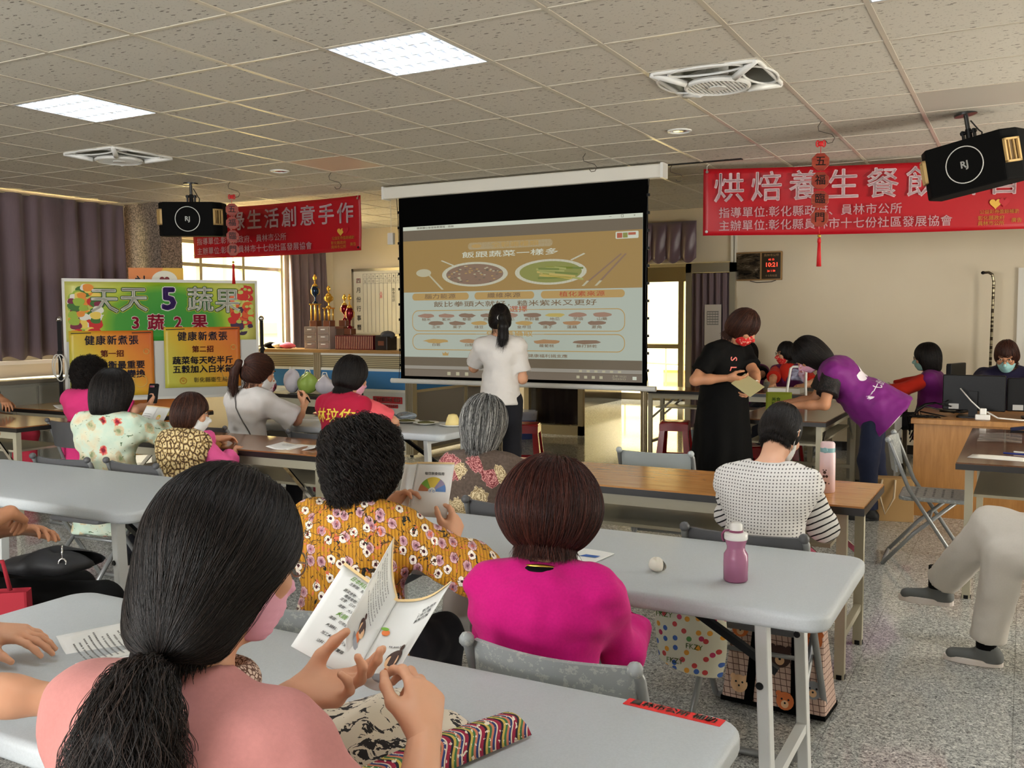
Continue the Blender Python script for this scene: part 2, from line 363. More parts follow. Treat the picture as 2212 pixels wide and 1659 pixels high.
MB().b2((-1.6, -.3, 0), (1.6, .3, .42)).build('box', mk('brick_red', S(206, 160, 120), .9), ob); MB().b2((-1.65, -.35, .42), (1.65, .35, .48)).build('rim', white_p, ob)
gt = thing('metal_gate', 'yellow barred gate outside the left window', 'gate', (-12.3, 10.7, -.05))
b = MB()
for i in range(9): b.b2((-.01, -.7 + i * .17, 0), (.01, -.68 + i * .17, 1.35))
b.build('bars', alu_d, gt); MB().b2((-.02, -.75, 1.33), (.02, .75, 1.4)).build('top_rail', mk('yellow_paint', S(230, 200, 90), .5), gt)
# curtains
def pleats(name, label, x, y0, y1, z0, z1, n, amp, axis='x', sgn=1, group=None):
    def fn(u, v):
        a = y0 + (y1 - y0) * u; k = .45 + .55 * (1 - v)
        d = amp * k * math.sin(u * n * 2 * PI + .7 * math.sin(3.1 * u * n) + .5 * (1 - v)) + amp * .35 * math.sin(u * n * 4.7 + 2 * v)
        z = z0 + (z1 - z0) * v - (.02 * math.sin(u * n * 2 * PI) if v < .02 else 0)
        return (x + sgn * d, a, z) if axis == 'x' else (a, x + sgn * d, z)
    o = MB().sheet(fn, int(n * 14), 14).build(name, purple_c, smooth=True)
    sol = o.modifiers.new('solid', 'SOLIDIFY'); sol.thickness = .006
    rl = MB(); q = (x - .03, y0, z1 + .012) if axis == 'x' else (y0, x, z1 + .012); rl.tube([(x - .02, y0 - .04, z1), (x - .02, y1 + .04, z1)], .012, 8)
    for a in (y0, (y0 + y1) / 2, y1): rl.b2((XL - .001, a - .01, z1 - .012), (x - .01, a + .01, z1 + .012))
    rl.build('curtain_rail', alu, o)
    return tag(o, label, 'curtain', group)
pleats('window_curtain', 'long dull purple pleated curtain drawn across the left window beside the granite column', -8.9, 3.0, 7.28, 1.13, 2.78, 19, .05)
pleats('window_curtain', 'mauve curtain gathered between the bright window and the trophy counter', -8.92, 10.0, 10.78, 1.12, 2.55, 7, .055)
def swag(u, v):
    x = -5.9 + 2.42 * u; k = u * 13; f = k - math.floor(k); sc = abs(math.sin(PI * f))
    z = 2.66 - (.44 + .06 * sc) * (1 - v)
    return (x, 11.02 - .05 * sc * (.4 + .6 * math.sin(PI * (1 - v) * .9)) - .012 * math.sin(9 * f * (1 - v)), z)
o = MB().sheet(swag, 156, 10).build('curtain_valance', mk('satin_purple', S(112, 92, 104), .35, sheen=.4), smooth=True); o.modifiers.new('s', 'SOLIDIFY').thickness = .005
tag(o, 'short gathered purple satin valance above the doorway', 'valance')
# door leaves of the wide doorway
def leaf(name, label, x0, x1, z1, curtain_side):
    t = thing(name, label, 'door', ((x0 + x1) / 2, 11.02, 0)); w = (x1 - x0) / 2; f = MB()
    f.b2((-w, -.03, 0), (-w + .07, .03, z1)); f.b2((w - .07, -.03, 0), (w, .03, z1)); f.b2((-w, -.03, z1 - .11), (w, .03, z1)); f.b2((-w, -.03, 0), (w, .03, .12))
    f.build('frame', alu if curtain_side else alu_d, t)
    MB().b2((-w + .07, .021 if curtain_side else -.004, .12), (w - .07, .029 if curtain_side else .004, z1 - .11)).build('pane', glass_d, t)
    c = MB().sheet(lambda u, v: (-w + .075 + (2 * w - .15) * u, (-.018 if curtain_side else .03) + .018 * math.sin(u * 34) + .008 * math.sin(u * 71 + v * 2), .13 + (z1 - .25) * v), 60, 6).build('curtain', mk('door_curtain', S(112, 96, 102), .8), t, smooth=True)
    MB().b2((w - .05, -.055, .95), (w - .02, -.03, 1.2)).build('handle', chrome, t)
    return t
leaf('sliding_door_leaf', 'sliding door leaf with dark curtained glass below the projection screen', -5.8, -4.95, 2.15, False)
t = leaf('sliding_door_leaf', 'aluminium door leaf with purple curtain behind the woman in black', -3.6, -3.0, 2.15, True)
pn = MB().b2((-3.36, 10.978, 1.18), (-3.16, 10.982, 1.66)).build('paper_notice', mk('notice_paper', S(196, 190, 186), .6)); tag(pn, 'pale paper notice hung on the curtained door leaf', 'notice')
b = MB()
for i in range(6): b.b2((-3.33, 10.975, 1.42 + .03 * i), (-3.19, 10.977, 1.432 + .03 * i))
for i in range(5): b.b2((-3.33 + .033 * i, 10.975, 1.42), (-3.326 + .033 * i, 10.977, 1.58))
b.build('printed_table', ink_g, pn)
ob = thing('cable_trunking', 'narrow white trunking running down the wall beside the wall clock', 'trunking', (-3.04, 11.08, 0))
MB().b2((-.035, -.02, 1.75), (-.005, .02, CZ - .01)).build('duct', white_p, ob); MB().b2((.01, -.02, 1.75), (.03, .02, CZ - .01)).build('duct', white_p, ob)
b = MB(); b.b2((-.08, YB - .05, 0), (.0, YB, 2.0)); struct('trim_3', b, white_p)
# low grey cabinet under the curtain
ob = thing('low_cabinet', 'long low grey metal cabinet under the curtained window', 'cabinet', (-8.75, 5.0, 0))
cab_m = mk('grey_cabinet', S(150, 150, 142), .35)
MB().b2((-.28, -1.75, 0), (.25, 1.75, .9)).build('body', cab_m, ob, bev=.008); MB().b2((-.29, -1.78, .9), (.28, 1.78, .935)).build('top', mk('cabinet_top', S(120, 114, 104), .4), ob)
for i in range(4): MB().b2((.25, -1.72 + i * .87, .05), (.262, -1.72 + i * .87 + .84, .87)).build('door', cab_m, ob)
# ------------------------------------------------------------------ ceiling fittings
lampm = mk('lamp_tube', (1, 1, 1, 1), emit=(.93, .97, 1), es=34)
refl = mk('reflector', S(236, 240, 244), .25, .3)
def troffer(m_, c_, label):
    t = thing('ceiling_light', label, 'light', (gx(m_ + .5), gy(c_ + .5), CZ), 0, 'recessed ceiling lights'); h = T / 2 - .014
    f = MB(); f.b2((-h, -h, .10), (h, h, .11))
    for a in (-1, 1): f.b2((a * h - .006, -h, -.004), (a * h + .006, h, .10)); f.b2((-h, a * h - .006, -.004), (h, a * h + .006, .10))
    f.build('housing', refl, t)
    for i in range(4):
        y = -h + .07 + i * (2 * h - .14) / 3
        MB().cyl((-h + .02, y, .055), (h - .02, y, .055), .013, n=10).build('lamp_tube', lampm, t)
    l = MB()
    for i in range(5): y = -h + (2 * h) * i / 4; l.b2((-h, y - .004, -.002), (h, y + .004, .045))
    for k in range(4):
        for i in range(8):
            x = -h + 2 * h * (i + .5) / 8; y0 = -h + 2 * h * k / 4
            l.add([(x - .02, y0, -.002), (x + .02, y0 + h / 2, -.002), (x + .02, y0 + h / 2, .04), (x - .02, y0, .04)], [(0, 1, 2, 3)]); l.add([(x + .02, y0, -.002), (x - .02, y0 + h / 2, -.002), (x - .02, y0 + h / 2, .04), (x + .02, y0, .04)], [(0, 1, 2, 3)])
    l.build('louvre', refl, t)
    return t
troffer(-2, 2, 'recessed louvred ceiling light at the upper left, nearer the purple curtain')
troffer(2, 2, 'recessed louvred ceiling light near the top centre, in line before the projection screen')
for p_ in lights_at[2:]: troffer(*p_, 'recessed louvred ceiling light out over the rear of the room')
def ceiling_fan(m_, c_, label):
    t = thing('ceiling_fan', label, 'fan', (gx(m_ + .5), gy(c_ + .5), CZ), 0, 'recessed square ceiling fans'); h = T / 2 - .012
    f = MB(); f.b2((-h, -h, .16), (h, h, .17))
    for a in (-1, 1): f.b2((a * h - .005, -h, 0), (a * h + .005, h, .16)); f.b2((-h, a * h - .005, 0), (h, a * h + .005, .16))
    f.build('housing', mk('fan_box', S(168, 168, 156), .5), t)
    rim = MB(); rim.tube([(p[0], p[1], -.006) for p in rrect(-h, -h, h, h, .05, 4)], .013, 6, closed=True)
    for a in range(4):                               # looping spokes from each corner round the grille
        q = R(90 * a + 45)
        rim.tube([(.4 * math.cos(q), .4 * math.sin(q), -.004), (.27 * math.cos(q), .27 * math.sin(q), -.028), (.19 * math.cos(q), .19 * math.sin(q), -.042)], .02, 6)
        c = R(90 * a); rim.tube([((.235 + .085 * math.cos(w)) * math.cos(c) - .2 * math.sin(w) * math.sin(c), (.235 + .085 * math.cos(w)) * math.sin(c) + .2 * math.sin(w) * math.cos(c), -.012) for w in [2 * PI * i / 20 for i in range(20)]], .008, 5, closed=True)
    rim.build('rim', white_pl, t, smooth=True)
    gr = MB(); gr.tube([(.17 * math.cos(2 * PI * i / 28), .17 * math.sin(2 * PI * i / 28), -.045) for i in range(28)], .012, 6, closed=True)
    for i in range(-7, 8):
        x = i * .021; w = math.sqrt(.168 ** 2 - x * x); gr.b2((x - .004, -w, -.052), (x + .004, w, -.046))
    gr.b2((-.17, -.004, -.047), (.17, .004, -.043)); gr.lathe([(.05, -.058), (.045, -.05)], n=16); gr.lathe([(.165, -.03), (.165, -.028)], n=24)
    gr.build('grille', white_pl, t, smooth=True, auto=30)
    bl = MB()
    for a in range(5):
        q = R(72 * a); c_, s_ = math.cos(q), math.sin(q); bl.box((.15 * c_, .15 * s_, .06), (.2, .06, .004), (R(14), 0, q))
    bl.build('blades', white_pl, t); MB().cyl((0, 0, .02), (0, 0, .16), .06).build('motor', white_pl, t)
    return t
ceiling_fan(4, 4, 'square recessed ceiling fan to the right of the projection screen'); ceiling_fan(-4, 4, 'square recessed ceiling fan over the vegetable poster board')
for (x, y), lb in (((-2.177, 6.486), 'round recessed downlight between the right ceiling fan and the red banner'), ((-5.829, 6.439), 'round recessed downlight beside the peach coloured ceiling tile')):
    t = thing('downlight', lb, 'light', (x, y, CZ), 0, 'round ceiling downlights')
    MB().lathe([(.085, 0), (.085, -.008), (.07, -.01), (.066, -.002)], n=28).build('rim', white_pl, t, smooth=True, auto=40); MB().lathe([(.066, -.004), (.04, -.0065), (.0, -.0068)], n=24).build('reflector', chrome, t, smooth=True)
wire = mk('dark_wire', S(70, 62, 54), .5)
def hook(x, y, label, a=0):
    pts = [(0, 0, 0), (-.02, 0, -.03), (-.015, 0, -.06), (.03, 0, -.075), (.07, 0, -.085), (.09, 0, -.11), (.075, 0, -.14), (.045, 0, -.145), (.03, 0, -.125)]
    o = MB().tube(pts, .0028, 6).build('ceiling_hook', wire, loc=(x, y, CZ - .004), rot=(0, 0, a), smooth=True)
    return tag(o, label, 'hook', 'wire hooks hanging from the ceiling')
hook(-6.675, 6.69, 'wire ceiling hook carrying the left hanging charm', .5); hook(-1.245, 6.65, 'wire ceiling hook carrying the charm before the right red banner', .4)
hook(-3.114, 6.968, 'empty wire ceiling hook above the black top of the projection screen', .5); hook(-2.7, 7.86, 'empty wire hook between the screen housing and the right red banner', .3); hook(-5.49, 6.729, 'empty wire ceiling hook left of the screen housing', .5)
# hanging five-blessings charms
wood_r = mk('charm_wood', fn=wood(S(120, 34, 24), S(150, 60, 36)), rough=.4); gold = mk('gold', S(212, 170, 70), .28, .9); red_t = mk('red_thread', S(190, 20, 26), .6)
def charm(x, y, z0, label, rz):
    t = thing('hanging_charm', label, 'charm', (x, y, z0), rz, 'hanging five blessings charms')
    b = MB(); b.tube([(0, 0, -.13), (0, 0, -.8)], .0022, 5); b.build('cord', red_t, t)
    k = MB(); k.ball((0, 0, -.15), (.022, .012, .018), 10); k.tube([(.03 * math.cos(a), 0, -.15 + .02 * math.sin(2 * a)) for a in [2 * PI * i / 16 for i in range(16)]], .005, 5, closed=True); k.build('knot', red_t, t, smooth=True)
    for i, ch in enumerate('五福臨門'):
        z = -.27 - i * .125; r = .062
        poly = [(r * math.cos(R(22.5 + 45 * j)), r * math.sin(R(22.5 + 45 * j)) * 1.0) for j in range(8)]
        p = MB().prism(poly, -.006, .006, frame((0, 0, z), (1, 0, 0), (0, 0, 1))).build('plaque', wood_r, t, bev=.003)
        text(ch, .072, mk('charm_ink', S(34, 10, 8), .5), p, frame((0, -.0075, z), (1, 0, 0), (0, 0, 1)), .012, name='character')
    s = MB(); s.cyl((0, 0, -.78), (0, 0, -.81), .011, .013, 10)
    for i in range(14): a = 2.4 * i; s.tube([(.006 * math.cos(a), .006 * math.sin(a), -.8), (.013 * math.cos(a), .013 * math.sin(a), -.97)], .0035, 5)
    s.build('tassel', red_t, t, smooth=True); MB().ball((0, 0, -.765), .012, 8).build('bead', gold, t, smooth=True)
charm(-1.245, 6.65, CZ, 'wooden five-plaque hanging charm in front of the right red banner', R(22)); charm(-6.63, 6.66, CZ, 'wooden five-plaque hanging charm in front of the left red banner', R(40))
# ================================================================== furniture
leg_w = mk('leg_enamel', S(214, 216, 214), .4); leg_b = mk('leg_beige', S(178, 172, 150), .45); blk_edge = mk('black_edge', S(26, 22, 20), .4)
oak = mk('oak_top', fn=wood(S(168, 112, 56), S(196, 140, 76), (1.5, 14, 14)), rough=.17, spec=.6)
oak_d = mk('brown_top', fn=wood(S(122, 78, 44), S(150, 100, 60), (1.5, 14, 14)), rough=.15, spec=.6)
oak_y = mk('brown_top_end', fn=wood(S(92, 58, 36), S(120, 80, 50), (14, 1.5, 14)), rough=.12, spec=.6)
def resin_table(label, x0, x1, y0, y1, rz=0):
    cx, cy = (x0 + x1) / 2, (y0 + y1) / 2; w, d = (x1 - x0) / 2, (y1 - y0) / 2
    t = thing('folding_table', label, 'table', (cx, cy, 0), rz, 'grey moulded folding tables')
    MB().prism(rrect(-w, -d, w, d, .065, 7), .692, .74).build('tabletop', grey_pl, t, bev=.014, seg=3, smooth=True)
    for sx in (-1, 1):
        xo = sx * (w - .19)
        for sy in (-1, 1):
            l = MB(); l.bar((xo, sy * (d - .115), .695), (xo + sx * .03, sy * (d - .115), 0), .048, .034, up=(1, 0, 0)); lo = l.build('leg', leg_w, t, bev=.004)
            k = MB(); k.lathe([(.011, 0), (.009, .004)], (xo + .0015 * sx, sy * (d - .115) - .026, .5), 12, (R(90), 0, 0)); k.build('button', black, lo)
        MB().bar((xo + sx * .02, -(d - .12), .2), (xo + sx * .02, d - .12, .2), .03).build('crossbar', leg_w, t)
        MB().bar((xo, -(d - .12), .67), (xo, d - .12, .67), .03).build('crossbar', leg_w, t)
        b = MB(); b.bar((xo - sx * .01, 0, .45), (xo - sx * .42, 0, .688), .022); b.build('brace', black, t)
    return t
def wood_table(label, x0, x1, y0, y1, top=oak, rz=0, shelf=True, long='x', z=.74):
    cx, cy = (x0 + x1) / 2, (y0 + y1) / 2; w, d = (x1 - x0) / 2, (y1 - y0) / 2
    t = thing('folding_table', label, 'table', (cx, cy, 0), rz, 'wood topped folding tables')
    MB().b2((-w, -d, z - .008), (w, d, z)).build('tabletop', top, t)
    MB().b2((-w - .003, -d - .003, z - .038), (w + .003, d + .003, z - .0075)).build('edge_band', blk_edge, t)
    ap = MB()
    lx, ly = (w - .09, d - .06) if long == 'x' else (w - .06, d - .09)
    if long == 'x':
        for sy in (-1, 1): ap.b2((-lx, sy * ly - .012, z - .095), (lx, sy * ly + .012, z - .039))
    else:
        for sx in (-1, 1): ap.b2((sx * lx - .012, -ly, z - .095), (sx * lx + .012, ly, z - .039))
    ap.build('apron', leg_b, t)
    for sx in (-1, 1):
        for sy in (-1, 1):
            lg = MB().b2((sx * lx - .02, sy * ly - .02, 0), (sx * lx + .02, sy * ly + .02, z - .04)).build('leg', leg_b, t)
            MB().lathe([(.024, 0), (.024, .02)], (sx * lx, sy * ly, 0), 10).build('rubber_foot', black, lg)
            b = MB()
            if long == 'x': b.bar((sx * lx, sy * ly, .42), (sx * (lx - .3), sy * ly, z - .06), .022, .012, (0, 1, 0))
            else: b.bar((sx * lx, sy * ly, .42), (sx * lx, sy * (ly - .3), z - .06), .022, .012, (1, 0, 0))
            b.build('brace', chrome, t)
    for s_ in (-1, 1):
        if long == 'x': MB().b2((s_ * lx - .014, -ly, .16), (s_ * lx + .014, ly, .19)).build('crossbar', leg_b, t)
        else: MB().b2((-lx, s_ * ly - .014, .16), (lx, s_ * ly + .014, .19)).build('crossbar', leg_b, t)
    if shelf:
        if long == 'x': MB().b2((-lx + .05, -ly + .02, z - .2), (lx - .05, ly - .02, z - .185)).build('shelf', leg_b, t)
        else: MB().b2((-lx + .02, -ly + .05, z - .2), (lx - .02, ly - .05, z - .185)).build('shelf', leg_b, t)
    return t
resin_table('nearest grey folding table with a red and white sticker on its corner', -2.33, -.44, 1.03, 1.735)
resin_table('grey folding table with a pink water bottle, in front of the magenta sweater', -2.33, -.42, 2.43, 3.135)
resin_table('grey folding table at the left with empty top behind the pink shirt', -5.0, -3.1, 2.5, 3.22)
resin_table('grey folding table with plates of food beside the crimson vest', -5.3, -3.36, 5.2, 5.9)
wood_table('oak topped folding table with a pale pink thermos flask on its end', -2.5, -.55, 3.96, 4.56)
wood_table('brown topped folding table with an open booklet, behind the mushroom print vest', -5.25, -3.42, 4.1, 4.66, oak_d)
wood_table('brown topped folding table at the far left edge with a forearm resting on it', -8.2, -6.35, 4.22, 4.8, oak_d)
wood_table('brown topped folding table in front of the yellow posters with a small booklet', -8.0, -6.05, 5.2, 5.8, oak_d)
wood_table('dark wood table standing end-on that the woman in purple leans over', -1.95, -1.26, 7.09, 8.85, oak_y, long='y')
wood_table('long dark table by the back wall with two seated women in purple vests', -3.62, -1.84, 9.55, 10.05, oak_d)
wood_table('wood table with papers and pens at the right edge of the room', -.3, .35, 5.42, 7.15, oak_y, long='y')
ch_g = mk('chair_grey', fn=lambda g: g.mix(g.gt(g.noise(g.obj(), 55, 4, .7), .56), S(146, 150, 150), S(172, 174, 170)), rough=.45)
ch_d = mk('chair_dark', S(84, 84, 86), .45); ch_t = mk('chair_tube', S(138, 140, 140), .35, .3)
ch_l = mk('chair_light', S(180, 188, 190), .4)
def make_chair(label, sm, tm):
    t = thing('folding_chair', label, 'chair', (0, 0, 0), 0, 'grey metal folding chairs')
    st = MB().prism(rrect(-.2, -.19, .2, .2, .05, 4), .425, .452).build('seat', sm, t, bev=.008)
    h = MB()
    for i in range(-3, 4):
        for j in range(-2, 3): h.lathe([(.008, .4525), (.001, .4528)], (i * .042, j * .05, 0), 8)
    h.build('perforation', black_m, st)
    MB().sheet(lambda u, v: (-.198 + .396 * u, -.205 - .03 * (v) - .05 * math.sin(PI * u) * .8, .60 + .2 * v), 12, 4, .012).build('backrest', sm, t, smooth=True, auto=50)
    for sx in (-1, 1):
        l = MB(); l.tube([(sx * .205, -.25, .80), (sx * .21, -.235, .78), (sx * .21, -.13, .5), (sx * .21, .17, .02), (sx * .205, .175, .012)], .0125, 8); lo = l.build('leg', tm, t, smooth=True)
        MB().ball((sx * .205, -.252, .805), .019, 8).build('cap', sm, lo, smooth=True)
        l = MB(); l.tube([(sx * .185, .12, .43), (sx * .185, -.1, .22), (sx * .185, -.27, .014)], .0125, 8); l.build('leg', tm, t, smooth=True)
    b = MB(); b.tube([(-.205, .175, .0135), (.205, .175, .0135)], .0125, 8); b.build('crossbar', tm, t, smooth=True)
    b = MB(); b.tube([(-.185, -.27, .0135), (.185, -.27, .0135)], .0125, 8); b.build('crossbar', tm, t, smooth=True)
    b = MB(); b.tube([(-.185, -.02, .29), (.185, -.02, .29)], .009, 6); b.build('crossbar', tm, t, smooth=True)
    return t
chairs = {}
def place_chair(kind, x, y, rz, label):
    mats = {'g': (ch_g, ch_t), 'd': (ch_d, ch_t), 'l': (ch_l, ch_t)}[kind]
    t = chairs.get(kind)
    if t is None: t = chairs[kind] = make_chair(label, *mats)
    else: t = copy_tree(t)
    t.location = (x, y, 0); t.rotation_euler = (0, 0, R(rz)); t.scale = (1, 1, .955); t['label'] = label
    return t
# stools
def make_stool(label):
    t = thing('plastic_stool', label, 'stool', (0, 0, 0), 0, 'red plastic stools')
    MB().prism(rrect(-.145, -.145, .145, .145, .05, 5), .42, .45).build('seat', red_pl, t, bev=.012, seg=3, smooth=True)
    for a in range(4):
        q = R(90 * a); M_ = Matrix.Rotation(q, 3, 'Z'); l = MB()
        for sx in (-1, 1):
            P = [M_ @ Vector(p) for p in ((sx * .135, .135, .43), (sx * .085, .138, .43), (sx * .185, .185, 0), (sx * .115, .19, 0))]
            I = [M_ @ (Vector(p) - Vector((0, .012, 0))) for p in ((sx * .135, .135, .43), (sx * .085, .138, .43), (sx * .185, .185, 0), (sx * .115, .19, 0))]
            l.add(P + I, [(0, 1, 3, 2), (4, 6, 7, 5), (1, 5, 7, 3), (0, 2, 6, 4), (2, 3, 7, 6)])
        for z0, z1, k0 in ((.36, .43, .118), (.03, .1, .19)):
            y0 = .135 + .052 * (1 - z0 / .43); w0 = y0 - .005
            l.box((M_ @ Vector((0, y0 - .004, (z0 + z1) / 2))), (2 * w0, .012, z1 - z0), (0, 0, q))
        l.build('side', red_pl, t)
    return t
stool0 = None
def place_stool(x, y, rz, label):
    global stool0
    t = make_stool(label) if stool0 is None else copy_tree(stool0)
    stool0 = stool0 or t; t.location = (x, y, 0); t.rotation_euler = (0, 0, R(rz)); t['label'] = label
place_stool(-3.13, 9.25, 12, 'red plastic stool standing clear in front of the bright doorway')
place_stool(-2.05, 7.75, 30, 'red plastic stool half hidden behind the legs of the woman in black')
place_stool(-2.02, 9.2, 5, 'red plastic stool under the far end of the dark wood table')
place_stool(-4.42, 8.4, 20, 'red plastic stool behind the legs of the standing presenter')
# ------------------------------------------------------------------ banners
ban = mk('banner_red', fn=lambda g: g.mix(g.noise(g.obj(), 1.4, 2), S(172, 10, 26), S(156, 6, 22)), rough=.4); ban_t = mk('banner_letter', S(214, 188, 192), .6); heart_m = mk('heart_gold', S(206, 160, 60), .5); heart_r = mk('heart_red', S(170, 20, 34), .5)
def heart(b, c, s_, fr):
    P = []
    for i in range(28):
        a = 2 * PI * i / 28; P.append(fr @ Vector((c[0] + s_ * 16 * math.sin(a) ** 3 / 16, c[1] + s_ * (13 * math.cos(a) - 5 * math.cos(2 * a) - 2 * math.cos(3 * a) - math.cos(4 * a)) / 16, 0)))
    b.face(P)
def banner(label, o, d, W, H, title, tsz, tx, tgap, l1, l2, lx, lsz, cx):
    d = Vector(d).normalized(); t = thing('banner', label, 'banner', o, math.atan2(d.y, d.x)); A = lambda x, z: .012 * math.sin(x * 2.3 + z * 2) * (1 - abs(z) * 0) + .006 * math.sin(x * 7 + z * 9)
    MB().sheet(lambda u, v: (W * u, A(W * u, -H * (1 - v)), -H * (1 - v) - .012 * math.sin(PI * u)), 60, 12, .0015).build('cloth', ban, t, smooth=True)
    fr = frame((0, -.022, 0), (1, 0, 0), (0, 0, 1)); at = lambda x, z: fr @ Matrix.Translation((x, z, 0))
    for i, c in enumerate(title): text(c, tsz, ban_t, t, at(tx + tgap * i, -H * .33), .013, name='title_character')
    text(l1, lsz, ban_t, t, at(lx, -H * .68), .006, align='LEFT', name='lettering', spacing=1.06); text(l2, lsz, ban_t, t, at(lx, -H * .875), .006, align='LEFT', name='lettering', spacing=1.06)
    b = MB(); heart(b, (cx - .03, -H * .64), .045, fr); b.build('heart_emblem', heart_m, t)
    b = MB(); heart(b, (cx + .035, -H * .625), .04, fr @ Matrix.Translation((0, 0, .001))); b.build('heart_emblem', heart_r, t)
    text('公益彩券盈餘補助', .037, heart_m, t, at(cx, -H * .76), .004, name='lettering'); text('彰化縣政府\n員林市公所', .04, heart_m, t, at(cx - .06, -H * .885), .004, name='lettering', line=1.05); text('廣告', .04, heart_m, t, at(cx + .13, -H * .885), .004, name='lettering')
    e = MB()
    for x in (.03, W - .03):
        for z in (-.03, -H + .03): e.lathe([(.009, 0), (.012, .003), (.012, .005)], (x, -.024, z), 10, (R(90), 0, 0))
    e.build('eyelet', chrome, t)
    c = MB()
    for x in (.03, W - .03): c.tube([(x, -.02, -.03), (x, -.015, .02), (x + .02, 0, CZ - .008 - o[2])], .002, 5)
    c.build('string', white_pl, t); return t
banner('right red banner with large pale characters behind the right loudspeaker', (-2.46, 7.97, 2.772), (1, .3), 2.75, .565, '烘焙養生餐飲研習', .262, .215, .308, '指導單位:彰化縣政府、員林市公所', '主辦單位:彰化縣員林市十七份社區發展協會', .13, .094, 2.34)
banner('left red banner with pale characters half behind the left loudspeaker', (-8.45, 7.88, 2.775), (1, -.005), 2.42, .56, '園藝綠生活創意手作', .225, .2, .253, '指導單位:彰化縣政府、員林市公所', '主辦單位:彰化縣員林市十七份社區發展協會', .07, .086, 2.19)
# ------------------------------------------------------------------ loudspeakers
spk = mk('speaker_felt', fn=lambda g: g.mix(g.noise(g.obj(), 200), S(7, 7, 7), S(16, 16, 16)), rough=.9, spec=.15); horn = mk('horn_gold', S(196, 164, 108), .4)
def speaker(label, x, y, z, rz, s_, tilt=10, roll=0):
    t = thing('loudspeaker', label, 'speaker', (x, y, z), rz, 'black hanging loudspeakers'); t.scale = (s_,) * 3; t.rotation_euler = (R(tilt), R(roll), rz)
    poly = [(-.30, .16), (-.30, -.03), (-.235, -.13), (.235, -.13), (.30, -.03), (.30, .16)]
    MB().prism(poly, -.16, .16).build('cabinet', spk, t, bev=.012)
    k = MB(); k.tube([(.115 * math.cos(2 * PI * i / 40), -.134, .115 * math.sin(2 * PI * i / 40)) for i in range(40)], .0035, 6, closed=True); k.build('ring', white_pl, t, smooth=True)
    text('RJ', .06, white_pl, t, frame((0, -.1345, 0), (1, 0, 0), (0, 0, 1)), .03, name='emblem')
    for sx in (-1, 1):
        a = R(57) * sx; c, s2 = math.cos(a), math.sin(a); M_ = Matrix(((c, -s2, 0), (s2, c, 0), (0, 0, 1))); o_ = Vector((sx * .2675, -.083, .02)); w, h = .052, .075
        hb = MB()
        def bx(x0, x1, y0, y1, z0, z1): hb.box(o_ + M_ @ Vector(((x0 + x1) / 2, (y0 + y1) / 2, (z0 + z1) / 2)), (x1 - x0, y1 - y0, z1 - z0), M_)
        bx(-w, w, -.02, 0, h - .012, h); bx(-w, w, -.02, 0, -h, -h + .012); bx(-w, -w + .012, -.02, 0, -h, h); bx(w - .012, w, -.02, 0, -h, h)
        for q in (-.018, .018): bx(q - .0025, q + .0025, -.014, 0, -h, h)
        ho = hb.build('horn', horn, t)
        hb2 = MB(); hb2.box(o_ + M_ @ Vector((0, .0, 0)), (2 * w - .01, .006, 2 * h - .01), M_); hb2.build('throat', mk('horn_throat', S(104, 82, 50), .6), ho)
    b = MB(); b.cyl((0, .02, .155), (0, .02, .24), .022, .018, 12); b.bar((-.035, .02, .165), (-.035, .02, .235), .012, .03); b.bar((.035, .02, .165), (.035, .02, .235), .012, .03); b.cyl((-.05, .02, .22), (.05, .02, .22), .012)
    b.build('bracket', black, t)
    top = (CZ - z) / s_; b = MB(); b.cyl((0, .02, .23), (0, .02 - math.sin(R(tilt)) * 0 , top - .01), .014, n=10); b.lathe([(.07, top - .012), (.07, top + .002)], (0, .02, 0), 18); b.tube([(.02, .03, top - .05), (.05, .06, top - .12), (.07, .05, .2), (.07, .03, .155)], .005, 6)
    b.build('mount', mk('dark_steel', S(60, 60, 60), .3, .6), t, smooth=True, auto=40); return t
speaker('left black loudspeaker hung from the ceiling beside the granite column', -7.08, 6.58, 2.47, R(31), 1.0, 3)
speaker('right black loudspeaker hung from the ceiling over the right red banner', -.33, 6.85, 2.475, R(-19), 1.0, 4, -9)
# ------------------------------------------------------------------ projection screen and its slide
def em(name, c, s_=.47, base=.05): return mk(name, (base, base, base, 1), .8, emit=S(*c), es=s_, spec=.1)
ps = thing('projection_screen', 'hanging projection screen with black borders showing a food slide', 'screen', (-4.16, 7.7, 0))
XS = 4.16
b = MB(); b.b2((-1.44, -.05, 2.685), (1.44, .06, 2.80)); b.build('housing', white_p, ps, bev=.012)
for sx in (-1, 1): MB().b2((sx * 1.44 - .012, -.056, 2.68), (sx * 1.44 + .012, .066, 2.806)).build('end_cap', white_pl, ps)
b = MB(); b.b2((-1.285, .0, .905), (1.3, .004, 2.69)); b.build('black_border', mk('screen_black', S(5, 5, 5), .95, spec=.05), ps)
MB().cyl((-1.40, 0, .893), (1.38, 0, .893), .024, n=16).build('bottom_bar', white_pl, ps, smooth=True, auto=40)
b = MB()
for i in range(11):
    z = 1.05 + i * .15
    for sx in (-1.288, 1.303): MB().b2((sx - .012, -.006, z - .012), (sx + .012, .008, z + .012)).build('tension_tab', black, ps)
b = MB()
for sx in (-1, 1): b.tube([(sx * 1.31, 0, 2.69)] + [(sx * (1.303 - .02 * math.sin(PI * i / 10)), 0, 2.69 - .178 * i) for i in range(1, 10)] + [(sx * 1.31, 0, .9)], .0035, 5)
b.build('tension_cord', black, ps)
X0, X1, Z0, Z1 = -1.235, 1.255, .945, 2.402
im = MB().b2((X0, -.003, Z0), (X1, 0, Z1)).build('projected_image', em('slide_light', (168, 176, 162)), ps)

